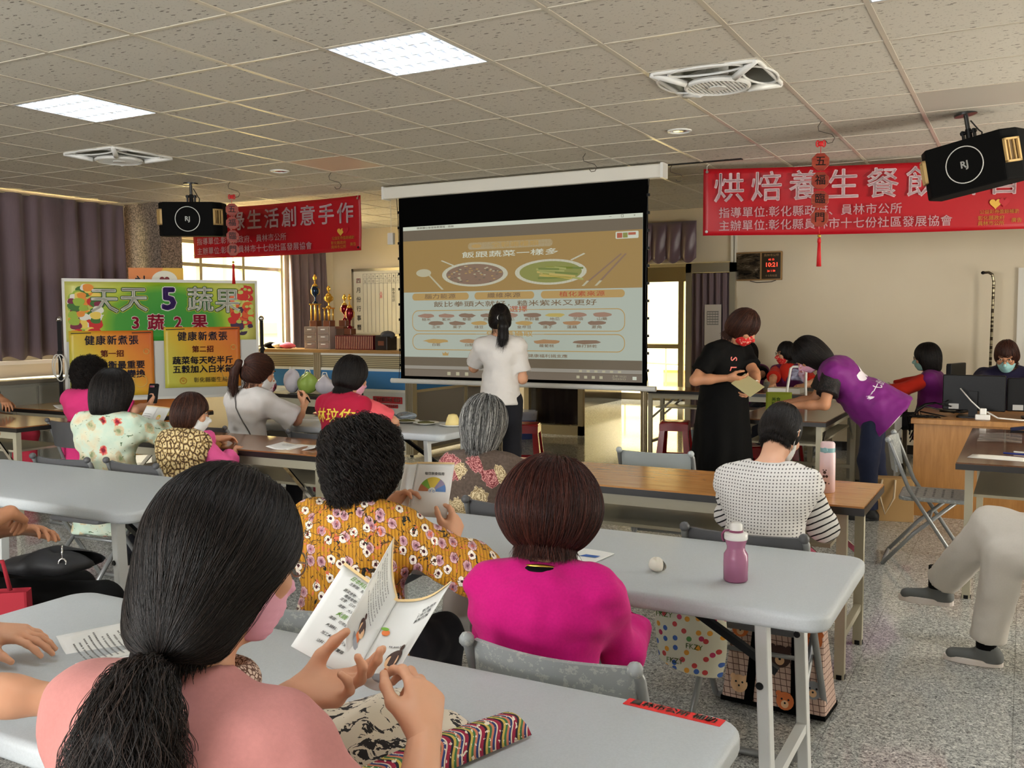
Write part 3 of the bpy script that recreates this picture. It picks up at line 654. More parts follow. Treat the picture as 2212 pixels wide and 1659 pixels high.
def sp(s_, t_, lv): return Vector((X0 + (X1 - X0) * s_, -.0035 - .0004 * lv, Z0 + (Z1 - Z0) * t_))
WS, HS = X1 - X0, Z1 - Z0
def srect(name, s0, s1, t0, t1, m, lv=1): MB().face([sp(s0, t0, lv), sp(s1, t0, lv), sp(s1, t1, lv), sp(s0, t1, lv)]).build(name, m, im)
def spoly(name, P, m, lv=1): MB().face([sp(*p, lv) for p in P]).build(name, m, im)
def sell(name, s_, t_, rs, rt, m, lv=1, n=36): spoly(name, [(s_ + rs * math.cos(2 * PI * i / n), t_ + rt * math.sin(2 * PI * i / n)) for i in range(n)], m, lv)
def spill(name, s0, s1, t0, t1, m, lv=1, r=None):
    r = r or (t1 - t0) / 2 * HS; P = rrect(s0 * WS, t0 * HS, s1 * WS, t1 * HS, r, 6); spoly(name, [(x / WS, z / HS) for x, z in P], m, lv)
def stext(body, s_, t_, size, m, lv=3, sx=1, bold=.012, align='CENTER', spacing=1):
    p = sp(s_, t_, lv); text(body, size, m, im, frame(p, (1, 0, 0), (0, 0, 1)), bold, sx, align, 'slide_text', spacing)
e_or = em('slide_orange', (150, 120, 64)); e_gr = em('slide_grey', (100, 88, 70)); e_wh = em('slide_white', (198, 202, 184)); e_tx = em('slide_text', (118, 96, 72)); e_gd = em('slide_gold', (172, 140, 80)); e_rd = em('slide_red', (166, 84, 58)); e_dk = em('slide_dark', (92, 84, 70)); e_brn = em('slide_brown', (126, 100, 80)); e_grn = em('slide_green', (128, 130, 62)); e_yel = em('slide_yellow', (178, 158, 84)); e_pal = em('slide_pale', (176, 170, 140))
srect('title_bar', 0, 1, .975, 1, e_wh); srect('band', 0, 1, .905, .975, e_gr); srect('orange_field', 0, 1, .563, .905, e_or); srect('band', 0, 1, .045, .13, e_gr); srect('status_bar', 0, 1, .05, .072, em('slide_bar', (146, 140, 128)), 2); srect('taskbar', 0, 1, 0, .05, em('slide_task', (112, 100, 86)))
text_small = '健康體位管理衛教簡報 - 放映'
stext(text_small, .15, .987, .022, e_dk, sx=1.5); 
for i, c in enumerate('－□×'): stext(c, .88 + .045 * i, .988, .03, e_dk)
spill('pill', .298, .655, .83, .875, e_wh); stext('全穀雜糧類', .50, .852, .052, e_gd, sx=1.9, spacing=1.02)
sell('pill_icon', .335, .852, .022, .012, e_gd, 3)
stext('飯跟蔬菜一樣多', .475, .795, .06, e_wh, sx=2.4, spacing=1.03)
spoly('stroke', [(.175, .765), (.18, .77), (.235, .735), (.23, .73)], e_wh); spoly('stroke', [(.725, .742), (.732, .738), (.785, .775), (.778, .78)], e_wh)
for s_, m1 in ((.325, e_brn), (.645, e_grn)):
    sell('plate', s_, .672, .145, .079, e_wh, 1); sell('plate_food', s_, .672, .126, .066, m1, 2)
for i in range(60):
    a = random.random() * 6.3; q = math.sqrt(random.random()); sell('grain', .325 + .12 * q * math.cos(a), .672 + .062 * q * math.sin(a), .006, .0035, random.choice([e_pal, e_dk, e_gd]), 3, 6)
for i in range(16):
    a = -.5 + random.random() * .5; s_ = .645 + (random.random() - .5) * .16; t_ = .672 + (random.random() - .5) * .075; l = .04 + .03 * random.random(); c, d = math.cos(a) * l, math.sin(a) * l * .6
    spoly('vegetable', [(s_ - c, t_ - d - .006), (s_ + c, t_ + d - .006), (s_ + c, t_ + d + .006), (s_ - c, t_ - d + .006)], [e_grn, e_yel, em('slide_leaf', (104, 116, 48)), em('slide_lime', (150, 152, 84))][i % 4], 3 + (i % 3) * .3)
sell('spoon', .095, .69, .035, .026, e_pal, 2); spoly('spoon', [(.118, .672), (.124, .676), (.187, .578), (.178, .576)], e_pal, 2)
for k in (0, .05): spoly('chopstick', [(.77 + k, .58), (.78 + k, .58), (.925 + k * .35, .765), (.918 + k * .35, .768)], e_brn, 2); spoly('chopstick_tip', [(.77 + k, .58), (.78 + k, .58), (.80 + k, .61), (.79 + k, .612)], e_pal, 3)
srect('logo_block', .905, .925, .86, .89, e_rd, 2); srect('logo_block', .927, .945, .86, .89, e_grn, 2); spill('logo_block', .90, .985, .855, .897, e_wh, 1.5, .01); srect('logo_block', .947, .975, .875, .89, e_rd, 2)
for s0, s1, c in ((.04, .30, '腦力能源'), (.325, .58, '纖維來源'), (.607, .935, '植化素來源')): spill('pill', s0, s1, .508, .555, e_gd); stext(c, (s0 + s1) / 2, .531, .05, e_rd if '植' in c else e_tx, sx=1.75, spacing=1.05)
stext('飯比拳頭大就好，糙米紫米又更好', .485, .478, .056, e_tx, sx=2.0, spacing=1.05)
for t0, t1 in ((.305, .44), (.18, .285)):
    P = [(x / WS, z / HS) for x, z in rrect(.04 * WS, t0 * HS, .935 * WS, t1 * HS, .07, 6)]; b = MB(); b.tube([sp(*p, 1.2) for p in P], .004, 4, closed=True); b.build('rounded_outline', e_gd, im)
srect('label_back', .36, .60, .43, .45, MATS['slide_light'], 4); stext('優先選擇', .475, .442, .06, e_rd, 5, 1.6); srect('label_back', .33, .62, .275, .295, MATS['slide_light'], 4); stext('偶適量攝取', .475, .286, .058, e_gd, 5, 1.7)
def foods(names, s0, ds, t_, w=.036):
    for i, n_ in enumerate(names):
        s_ = s0 + ds * i; P = [(s_ + w * math.cos(2 * PI * k / 14) * (.9 + .25 * random.random()), t_ + .013 * math.sin(2 * PI * k / 14) * (.8 + .5 * random.random())) for k in range(14)]
        spoly('food_picture', P, random.choice([e_gd, e_brn, e_yel, em('slide_tan', (160, 122, 84)), em('slide_pink', (150, 116, 96))]), 2); stext(n_, s_, t_ - .026, .03, e_tx, sx=1.7)
foods(['糙米', '紫米', '藜麥', '燕麥', '南瓜', '馬鈴薯', '地瓜', '芋頭', '山藥'], .105, .093, .405); foods(['玉米', '栗子', '綠豆', '紅豆', '皇帝豆', '蓮子', '蓮藕', '菱角'], .15, .097, .355); foods(['白飯', '白麵條', '冬粉', '蘿蔔糕', '蘇打餅乾'], .15, .16, .238, .055)
stext('國民健康署   運用菸品健康福利捐支應', .52, .148, .034, e_tx, sx=1.7); spoly('crown_logo', [(.18, .142), (.205, .142), (.207, .165), (.2, .155), (.192, .168), (.186, .155), (.178, .165)], e_gd, 2)
for i in range(6): srect('task_icon', .76 + .03 * i, .772 + .03 * i, .054, .067, e_pal, 3)
for i in range(3): srect('task_icon', .2 + .04 * i, .215 + .04 * i, .012, .034, e_pal, 3)
for i in range(4): srect('task_icon', .75 + .03 * i, .762 + .03 * i, .015, .032, e_pal, 3)
stext('上午 10:21\n2023/3/13', .915, .024, .024, e_pal, sx=1.3, bold=0); srect('task_icon', .965, .98, .014, .034, e_wh, 3); spoly('cursor', [(.85, .128), (.85, .11), (.857, .115)], e_dk, 4)
ob = thing('steel_post', 'slim grey steel post standing under the right end of the projection screen', 'post', (-2.98, 7.95, 0))
MB().cyl((0, 0, .01), (0, 0, .88), .03, n=16).build('tube', alu_d, ob, smooth=True, auto=40); MB().lathe([(.17, 0), (.16, .02), (.04, .03)], n=24).build('base', alu_d, ob)
ob = thing('pull_box', 'small white control box dangling on a cord left of the screen', 'control box', (-5.83, 8.1, 2.34))
MB().b2((-.035, -.02, -.06), (.035, .02, .06)).build('box', white_p, ob, bev=.004); b = MB(); b.tube([(0, 0, .06), (0, 0, CZ - 2.34)], .003, 5); b.build('cord', white_p, ob)
# ================================================================== the poster board
bd = thing('poster_board', 'wheeled whiteboard on black posts covered with vegetable posters', 'board', (-8.2, 5.99, 0), math.atan2(1.45, 1.1))
MB().b2((0, -.012, .72), (1.82, .012, 1.9)).build('whiteboard', mk('whiteboard', S(206, 208, 206), .3), bd)
b = MB(); b.b2((-.015, -.02, 1.885), (1.835, .02, 1.915)); b.b2((-.015, -.02, .71), (1.835, .02, .735)); b.b2((-.015, -.02, .72), (.01, .02, 1.9)); b.b2((1.81, -.02, .72), (1.835, .02, 1.9)); b.build('frame', white_pl, bd)
for x in (-.05, 1.87):
    p = MB().b2((x - .018, -.02, .03), (x + .018, .02, 1.5)).build('post', black, bd); MB().ball((x, 0, 1.52), (.03, .03, .03), 10).build('cap', chrome, p, smooth=True)
    MB().cyl((x, -.05, 1.2), (x, .05, 1.2), .025, n=12).build('knob', black, p); MB().b2((x - .02, -.3, .02), (x + .02, .3, .06)).build('foot', black, bd)
MB().b2((-.05, -.015, .3), (1.87, .015, .335)).build('crossbar', black, bd)
PF = frame((0, -.014, 0), (1, 0, 0), (0, 0, 1))
def pat(x, z, lv=0): return PF @ Matrix.Translation((x, z, .0006 * lv))
def psheet(label, x0, x1, z0, z1, m, off):
    w, h = x1 - x0, z1 - z0
    o = MB().sheet(lambda u, v: (x0 + w * u, -.014 - off - .0022 * (1 + math.sin(u * 9)) * (1 - v) - .0015 * (1 + math.sin(v * 7 + u * 3)), z0 + h * v), 16, 12, .0008).build('poster', m, bd, smooth=True); o['label'] = label; return o
def green_fn(g):
    x, y, z = g.sep(g.obj()); d = g.m('POWER', g.m('ADD', g.m('POWER', g.m('MULTIPLY', g.m('SUBTRACT', x, .92), .9), 2), g.m('POWER', g.m('MULTIPLY', g.m('SUBTRACT', z, 1.45), 1.25), 2)), .5)
    return g.ramp(d, [(.0, S(40, 140, 50)), (.42, S(66, 150, 48)), (.50, S(120, 172, 40)), (.56, S(178, 196, 60)), (.75, S(206, 206, 110))])
gp = psheet('green vegetable poster', .01, 1.81, 1.3, 1.885, mk('poster_green', fn=green_fn, rough=.4), .002)
def onp(o, body, x, z, size, m, bold=.012, sx=1, lv=1, nm='lettering', **k): return text(body, size, m, o, pat(x, z, 14 + lv * 2), bold, sx, name=nm, **k)
p_wh = mk('poster_white', S(228, 228, 214), .5); p_pu = mk('poster_purple', S(70, 34, 120), .5); p_rd = mk('poster_red', S(196, 24, 70), .5); p_gr = mk('poster_green_ink', S(28, 92, 36), .5); p_ye = mk('poster_lime', S(186, 190, 56), .5)
for i, (ch, x) in enumerate((('天', .36), ('天', .63), ('5', .96), ('蔬', 1.26), ('果', 1.53))):
    for bb, mm, lv in ((.07, p_ye if ch != '5' else p_wh, 1), (.045, p_gr if ch != '5' else p_wh, 2), (.014 if ch != '5' else .04, p_wh if ch != '5' else p_pu, 3)): onp(gp, ch, x, 1.71 - .012 * abs(i - 2), .265 if ch != '5' else .3, mm, bb, lv=lv, nm='title_character')
for ch, x in (('3', .64), ('蔬', .83), ('2', 1.04), ('果', 1.25)):
    for bb, mm, lv in ((.06, p_wh, 1), (.026, p_rd, 2)): onp(gp, ch, x, 1.475, .165, mm, bb, lv=lv, nm='subtitle_character')
onp(gp, '健　　　康', .86, 1.345, .11, p_gr, .01)
veg = [(S(196, 30, 30), .062), (S(226, 224, 214), .06), (S(60, 110, 40), .07), (S(226, 140, 50), .055), (S(150, 180, 60), .05), (S(120, 30, 60), .05), (S(230, 200, 90), .05)]
def veg_cluster(cx, cz, rx, rz_, seed, cols, n=64):
    random.seed(seed)
    for i in range(n):
        a = random.random() * 6.28; q = math.sqrt(random.random()); x, z = cx + rx * q * math.cos(a), cz + rz_ * q * math.sin(a); c, r = random.choice(cols); r *= .6 + .5 * random.random()
        x = min(max(x, .03 + r), 1.79 - r); z = min(max(z, 1.31 + r), 1.875 - r)
        P = [pat(x, z, 15 + i * .06) @ Vector((r * (1 + .1 * math.sin(3 * t_ + i)) * math.cos(t_), r * (.85 + .1 * math.cos(2 * t_)) * math.sin(t_), 0)) for t_ in [2 * PI * k / 16 for k in range(16)]]
        MB().face(P).build('printed_vegetable', mk('veg%d%d%d' % tuple(int(99 * v) for v in c[:3]), c, .45), gp)
veg_cluster(.17, 1.59, .15, .27, 3, veg); veg_cluster(1.68, 1.62, .12, .25, 5, [(S(60, 40, 70), .045), (S(200, 40, 36), .06), (S(180, 190, 90), .03), (S(190, 196, 100), .03), (S(214, 90, 40), .06), (S(196, 204, 110), .028)], 80)
def yel_fn(x0, x1):
    def fn(g):
        x, y, z = g.sep(g.obj()); u = g.m('DIVIDE', g.m('SUBTRACT', x, x0), x1 - x0); v = g.m('MULTIPLY', g.m('SUBTRACT', z, .8), 1.5)
        f = g.m('ADD', g.m('MULTIPLY', u, .62), g.m('MULTIPLY', v, .42)); return g.ramp(g.m('ADD', f, g.m('MULTIPLY', g.noise(g.obj(), 4, 2), .12)), [(.2, S(206, 204, 84)), (.5, S(214, 178, 50)), (.72, S(222, 140, 44)), (1.0, S(210, 104, 44))])
    return fn
navy = mk('poster_navy', S(20, 22, 52), .5); dred = mk('poster_dark_red', S(120, 16, 26), .5); pblk = mk('poster_black', S(24, 22, 20), .5); pale_r = mk('poster_ring', S(222, 190, 110), .5)
for x0, x1, z0, z1, no, l1, l2, lb, foot in ((.03, .80, .76, 1.405, '第一招', '飲食均衡最重要', '　　　　　變換', 'yellow poster headed first tip', False), (.90, 1.645, .82, 1.435, '第二招', '蔬菜每天吃半斤', '五穀加入白米飯', 'yellow poster headed second tip', True)):
    o = psheet(lb, x0, x1, z0, z1, mk('poster_yellow_%d' % foot, fn=yel_fn(x0, x1), rough=.4), .0115)
    c = (x0 + x1) / 2; OF = lambda body, z, s_, m_, bo, sx=1, dx=0, **k: text(body, s_, m_, o, pat(c + dx, z, 36), bo, sx, **k)
    OF('健康新煮張', z1 - .1, .098, navy, .018, .95, spacing=1.15); OF('第一招' if not foot else no, z1 - .23, .072, dred, .02); OF(l1, z1 - .345, .084, navy, .024, spacing=1.04); OF(l2, z1 - .435, .084, navy, .024, spacing=1.04)
    b = MB(); b.face([pat(*q, 36) @ Vector((0, 0, 0)) for q in ((x0 + .02, z1 - .02), (x0 + .02, z1 - .028), (x0 + .2, z1 - .024), (x0 + .2, z1 - .016))]); b.face([pat(*q, 36) @ Vector((0, 0, 0)) for q in ((x1 - .2, z1 - .02), (x1 - .2, z1 - .028), (x1 - .02, z1 - .024), (x1 - .02, z1 - .016))]); b.build('printed_bar', pblk, o)
    rg = MB()
    for (cx, cz, r) in ((x1 - .13, z0 + .14, .06), (x1 - .07, z1 - .21, .025)): rg.tube([pat(cx + r * math.cos(2 * PI * k / 24), cz + r * math.sin(2 * PI * k / 24), 36) @ Vector((0, 0, 0)) for k in range(24)], .003, 4, closed=True)
    rg.build('printed_bubble', pale_r, o)
    if foot:
        OF('彰化縣衛生局', z0 + .07, .056, mk('poster_grey', S(96, 92, 60), .5), .006, dx=.07); e_ = MB(); e_.tube([pat(c - .2 + .03 * math.cos(2 * PI * k / 20), z0 + .07 + .03 * math.sin(2 * PI * k / 20), 36) @ Vector((0, 0, 0)) for k in range(20)], .006, 4, closed=True); e_.lathe([(.014, 0), (.012, .002)], pat(c - .2, z0 + .07, 36) @ Vector((0, 0, 0)), 10, (R(90), 0, 0)); e_.build('bureau_emblem', heart_m, o)
b = MB(); b.tube([(-.05 + .05 * math.cos(a), -.05, 1.05 + .13 * math.sin(a)) for a in [2 * PI * i / 18 for i in range(18)]], .006, 5, closed=True); b.tube([(-.08 + .04 * math.cos(a), -.045, 1.07 + .11 * math.sin(a)) for a in [2 * PI * i / 18 for i in range(18)]], .006, 5, closed=True); b.build('coiled_cord', white_pl, bd, smooth=True)
ob = thing('rollup_sign', 'yellow and orange standing sign behind the top of the poster board', 'sign', (-8.33, 6.86, 0), math.atan2(.66, .75))
MB().b2((0, -.008, .08), (.55, .008, 2.06)).build('panel', mk('sign_orange', fn=lambda g: g.mix(g.gt(g.noise(g.obj(), 1.6, 1), .5), S(226, 176, 46), S(222, 128, 44)), rough=.45), ob); MB().b2((-.02, -.09, 0), (.57, .09, .08)).build('base', alu, ob)
b = MB(); b.add([(.36 + .13 * math.cos(2 * PI * k / 28), -.0095, 1.93 + .1 * math.sin(2 * PI * k / 28)) for k in range(28)], [tuple(range(28))]); b.build('white_disc', p_wh, ob); b = MB(); heart(b, (.36, 1.93), .05, frame((0, -.0105, 0), (1, 0, 0), (0, 0, 1))); b.build('heart_emblem', dred, ob)
text('社', .14, pblk, ob, frame((.13, -.0095, 1.9), (1, 0, 0), (0, 0, 1)), .014); text('黑', .2, dred, ob, frame((.4, -.0095, .75), (1, 0, 0), (0, 0, 1)), .02)
# ================================================================== office partition with trophy counter
blue_p = mk('partition_blue', S(52, 116, 172), .7); white_b = mk('partition_white', fn=lambda g: g.mix(g.lt(g.vor(g.map(g.obj(), (25, 25, 25)), 1, rand=0), .08), S(206, 208, 208), S(160, 164, 166)), rough=.4); grey_p = mk('partition_grey', S(134, 126, 114), .8); frost = mk('frosted_glass', S(190, 180, 150), .35, fn=lambda g: g.mix(g.gt(g.m('SINE', g.m('MULTIPLY', g.sep(g.obj())[2], 300)), .1), S(196, 184, 148), S(112, 100, 78)))
pt = thing('office_partition', 'office partition with white and blue panels and a wooden counter top', 'partition', (-7.1, 8.5, 0))
for i, (x0, x1) in enumerate(((-1.25, -.1), (-.02, 1.2))):
    MB().b2((x0, -.02, .06), (x1, .02, .70)).build('panel', white_b, pt)['label'] = 'white panel'; MB().b2((x0, -.022, .73), (x1, .022, .93)).build('panel', blue_p, pt)['label'] = 'blue panel'
    MB().b2((x0, -.012, .955), (x1, .012, 1.11)).build('panel', frost, pt)['label'] = 'frosted glass panel'
b = MB()
for z in (.03, .715, .942, 1.115): b.b2((-1.25, -.028, z - .014), (1.2, .028, z + .014))
b.build('rail', white_pl, pt)
for x in (-1.28, -.06, 1.22):
    p = MB().b2((x - .05, -.04, .02), (x + .05, .04, 1.13)).build('post', alu, pt); b = MB()
    for q in (-.025, 0, .025): b.b2((x + q - .003, -.0415, .03), (x + q + .003, -.04, 1.12))
    b.build('groove', alu_d, p); MB().cyl((x, 0, 0), (x, 0, .03), .02).build('foot', black, p)
MB().b2((-1.36, -.14, 1.13), (1.25, .34, 1.165)).build('counter_top', mk('counter_wood', fn=wood(S(150, 112, 66), S(176, 136, 86), (1.5, 12, 12)), rough=.3), pt)
def ret(y0, y1, top, blue):
    MB().b2((1.2, y0, .06), (1.24, y1, .7)).build('panel', grey_p, pt)['label'] = 'grey panel'
    if blue: MB().b2((1.198, y0, .73), (1.242, y1, .93)).build('panel', blue_p, pt)['label'] = 'blue panel'
    else: MB().b2((1.16, y0, .7), (1.5, y1, .74)).build('shelf_board', mk('beige_wood', S(190, 158, 110), .4), pt)
    b = MB(); b.b2((1.19, y0, .03), (1.25, y1, .06)); b.b2((1.19, y0, .7), (1.25, y1, .73)); b.b2((1.19, y1 - .03, .03), (1.25, y1 + .03, .95 if blue else .72)); b.build('rail', alu, pt)
ret(.05, 1.1, 1, True); ret(1.16, 1.95, 1, False)
st = MB().b2((.72, -.0235, .575), (1.12, -.0215, .65)).build('sticker', mk('sticker_red', S(168, 30, 44), .5), pt); text('彰化縣政府 補助', .05, p_wh, st, frame((.92, -.0242, .612), (1, 0, 0), (0, 0, 1)), .006)
st = MB().b2((.78, -.0235, .525), (1.06, -.0215, .565)).build('sticker', MATS['sticker_red'], pt); text('本設備由公益彩券補助', .026, p_wh, st, frame((.92, -.0242, .545), (1, 0, 0), (0, 0, 1)), .003)
CT = 1.165
# trophies
mar = mk('trophy_base', S(120, 72, 50), .3); tro_r = mk('trophy_red', S(130, 20, 34), .2, .6); tro_b = mk('trophy_blue', S(40, 60, 90), .2, .7)
def trophy(label, x, y, z, h, tiers, colm):
    t = thing('trophy', label, 'trophy', (x, y, z), 0, 'gold trophies on the counter')
    MB().b2((-.05, -.05, 0), (.05, .05, .07)).build('base', mar, t, bev=.006); zz = .07; H = h - .07
    if tiers:
        hh = H * .34
        for sx in (-1, 1):
            for sy in (-1, 1): MB().cyl((sx * .034, sy * .034, zz), (sx * .034, sy * .034, zz + hh), .009, n=8).build('column', gold, t, smooth=True)
        MB().b2((-.05, -.05, zz + hh), (.05, .05, zz + hh + .015)).build('tier', gold, t, bev=.003); zz += hh + .015
    k = (h - zz)
    MB().lathe([(.03, 0), (.028, .05 * k), (.009, .1 * k), (.009, .22 * k), (.022, .26 * k), (.042, .36 * k), (.046, .52 * k), (.03, .6 * k), (.034, .62 * k)], (0, 0, zz), 16).build('cup', colm, t, smooth=True, auto=40)
    MB().lathe([(.036, .6 * k), (.02, .68 * k), (.007, .7 * k), (.007, .78 * k), (.014, .8 * k)], (0, 0, zz), 14).build('lid', gold, t, smooth=True)
    f = MB(); f.lathe([(.028, -.004), (.03, 0), (.028, .004)], (0, 0, zz + .9 * k), 14, (R(90), 0, 0)); f.ball((0, 0, zz + .97 * k), (.012, .012, .02), 8); f.build('finial', gold, t, smooth=True)
    for sx in (-1, 1): MB().tube([(sx * .03, 0, zz + .3 * k), (sx * .062, 0, zz + .36 * k), (sx * .066, 0, zz + .48 * k), (sx * .04, 0, zz + .54 * k)], .005, 6).build('handle', gold, t, smooth=True)
trophy('tallest gold trophy, standing on the clear drawer boxes', -7.3, 8.62, CT + .26, .6, True, tro_b)
trophy('second tallest gold trophy, right of the tallest one', -7.1, 8.62, CT + .26, .46, True, gold)
trophy('small red and gold trophy close behind the second tallest trophy', -6.95, 8.72, CT + .262, .36, False, tro_r)
trophy('dark red trophy on a gold base nearest the calendar whiteboard', -6.83, 8.66, CT + .165, .46, False, tro_r)
clear = mk('clear_plastic', S(206, 190, 180), .15, alpha=.45)
for i, lb in enumerate(('left stack of clear plastic drawers under the tallest trophy', 'right stack of clear plastic drawers under the second trophy')):
    t = thing('drawer_box', lb, 'drawers', (-7.3 + .2 * i, 8.62, CT), 0)
    f = MB()
    for z in (0, .085, .17, .252): f.b2((-.085, -.1, z), (.085, .1, z + .008))
    for sx in (-1, 1): f.b2((sx * .085 - .004, -.1, 0), (sx * .085 + .004, .1, .26))
    f.build('frame', mk('drawer_frame', S(176, 160, 150), .4), t)
    for k in range(3):
        d = MB().b2((-.078, -.105, .012 + .085 * k), (.078, .09, .08 + .085 * k)).build('drawer', clear, t); MB().b2((-.03, -.118, .05 + .085 * k), (.03, -.105, .062 + .085 * k)).build('handle', white_pl, d)
        MB().ball((.02 * (k - 1), -.02, .04 + .085 * k), (.05, .06, .022), 8).build('contents', mk('drawer_contents%d' % k, S(*[(190, 90, 90), (120, 130, 120), (170, 130, 90)][k]), .7), d, smooth=True)
t = thing('storage_box', 'dark brown box beside the clear drawers under the small red trophy', 'box', (-6.945, 8.70, CT)); MB().b2((-.055, -.08, 0), (.055, .1, .245)).build('body', mk('box_brown', S(90, 62, 44), .6), t, bev=.004); MB().b2((-.06, -.085, .235), (.06, .105, .26)).build('lid', mar, t)
spine = mk('album_red', S(96, 20, 26), .4); spw = mk('album_stripe', S(214, 170, 140), .4); book0 = None
for i in range(22):
    if book0 is None:
        book0 = thing('album', 'thin dark red album in the row on the counter', 'book', (0, 0, 0), 0, 'dark red albums on the counter'); MB().b2((-.0115, -.07, 0), (.0115, .07, .16)).build('cover', spine, book0); MB().b2((-.0035, -.0715, .01), (.0035, -.07, .15)).build('spine_stripe', spw, book0); t = book0
    else: t = copy_tree(book0)
    t.location = (-6.89 + .0243 * i, 8.55, CT)
t = thing('folder', 'black box folder at the end of the row of red albums', 'folder', (-6.27, 8.57, CT)); MB().b2((-.07, -.09, 0), (.09, .1, .15)).build('body', mk('folder_black', S(34, 24, 22), .4), t, bev=.004); MB().b2((-.03, -.092, .05), (.05, -.09, .1)).build('spine_label', mar, t)
t = thing('cap', 'dark cap lying on the black folder beside the screen', 'cap', (-6.24, 8.58, CT + .153)); MB().ball((0, 0, .01), (.09, .07, .05), 12).build('crown', mk('cap_grey', S(70, 70, 72), .8), t, smooth=True); MB().prism(rrect(-.16, -.06, -.05, .06, .05, 4), .002, .01).build('brim', MATS['cap_grey'], t)
t = thing('cloth_bundle', 'crumpled black white and pink cloth on the counter under the curtain', 'cloth', (-7.86, 8.6, CT))
for k, (x, m_) in enumerate(((-.14, black_m), (0, p_wh), (.13, mk('cloth_pink', S(230, 120, 160), .8)))):
    MB().sheet(lambda u, v: (x + .11 * math.cos(2 * PI * u) * math.sin(PI * v) * (1 + .3 * math.sin(5 * u + 3 * v + k)), .07 * math.sin(2 * PI * u) * math.sin(PI * v), .035 - .035 * math.cos(PI * v) * (1 + .2 * math.sin(9 * u))), 16, 8).build('fold', m_, t, smooth=True)
# calendar whiteboard
t = thing('calendar_whiteboard', 'monthly schedule whiteboard on the back wall behind the trophies', 'whiteboard', (-7.85, 11.06, 0))
MB().b2((-.8, .0, 1.27), (.8, .03, 2.22)).build('board', mk('calendar_white', S(214, 210, 196), .25), t); b = MB(); b.b2((-.82, -.01, 2.2), (.82, .03, 2.24)); b.b2((-.82, -.01, 1.25), (.82, .03, 1.29)); b.b2((-.82, -.01, 1.25), (-.79, .03, 2.24)); b.b2((.79, -.01, 1.25), (.82, .03, 2.24)); b.build('frame', alu, t)
b = MB()
for i in range(20): b.b2((-.62 + .072 * i, -.003, 1.32), (-.616 + .072 * i, -.001, 2.16))
for z in (2.02, 2.09, 2.16): b.b2((-.62, -.003, z), (.76, -.001, z + .004))
b.build('ruled_lines', ink_g, t)
for i, c in enumerate('四月份行事曆'): text(c, .085, ink if i else p_rd, t, frame((-.7, -.003, 2.06 - .135 * i), (1, 0, 0), (0, 0, 1)), .008, name='character')
for i in range(10): text(str(i + 1), .05, ink, t, frame((-.58 + .072 * i, -.003, 2.12), (1, 0, 0), (0, 0, 1)), 0, name='date'); text('日一二三四五六'[(i + 5) % 7], .045, ink, t, frame((-.58 + .072 * i, -.003, 2.05), (1, 0, 0), (0, 0, 1)), 0, name='weekday')
for x, s_, m_ in ((-.3, '品\n農', p_rd), (-.08, '飲\n食\n培\n訓', ink), (.09, '志\n工\n講\n習', ink)): text(s_, .05, m_, t, frame((x, -.003, 1.85), (1, 0, 0), (0, 0, 1)), 0, name='entry')
MB().b2((-.6, -.05, 1.235), (.6, 0, 1.25)).build('pen_tray', alu, t); MB().b2((-.45, -.05, 1.25), (-.2, -.02, 1.27)).build('marker', red_pl, t)
# picture clock
t = thing('picture_clock', 'framed picture clock with red digits on the back wall', 'clock', (-2.75, 11.06, 2.1)); gfr = mk('clock_frame', S(150, 116, 70), .35, .3)
b = MB(); b.b2((-.27, 0, -.165), (.27, .04, .165)); b.build('frame', gfr, t, bev=.006)
MB().b2((-.255, -.003, -.15), (.02, 0, .15)).build('picture', mk('waterfall', fn=lambda g: g.ramp(g.noise(g.map(g.obj(), (4, 4, 14)), 1.6, 5, .7, 1), [(.4, S(30, 26, 20)), (.58, S(84, 72, 56)), (.72, S(150, 138, 120))]), rough=.15), t); MB().b2((.04, -.003, -.15), (.255, 0, .15)).build('dial_panel', mk('dial', S(52, 40, 20), .2), t)
led = mk('red_led', (0, 0, 0, 1), emit=S(255, 60, 40), es=1.8)
for s_, x, z, q in (('10:21', .155, .01, .07), ('03 13', .15, .07, .03), ('26 1 58', .15, -.06, .03)): text(s_, q, led, t, frame((x, -.004, z), (1, 0, 0), (0, 0, 1)), .012, name='digits')
text('員林市公所', .035, gfr, t, frame((.15, -.004, .12), (1, 0, 0), (0, 0, 1)), 0); text('十七份社區', .028, gfr, t, frame((.15, -.004, -.115), (1, 0, 0), (0, 0, 1)), 0)
b = MB(); b.tube([(-.1, .02, -.17), (-.02, .02, -.19), (.15, .02, -.185), (.2, .03, -.165)], .004, 5); b.build('cord', black, t)
# blue bin by the door leaf
t = thing('waste_bin', 'blue waste bin with a clear liner behind the presenter', 'bin', (-5.5, 10.45, 0)); MB().lathe([(.11, 0), (.145, .3), (.15, .31), (.135, .3), (.1, .02)], n=24).build('body', mk('bin_blue', S(56, 70, 120), .4), t, smooth=True, auto=50)
MB().sheet(lambda u, v: ((.152 + .01 * math.sin(u * 44) * v) * math.cos(2 * PI * u), (.152 + .01 * math.sin(u * 40) * v) * math.sin(2 * PI * u), .24 + .11 * v), 44, 4).build('liner', mk('liner', S(190, 190, 200), .2, alpha=.5), t, smooth=True)
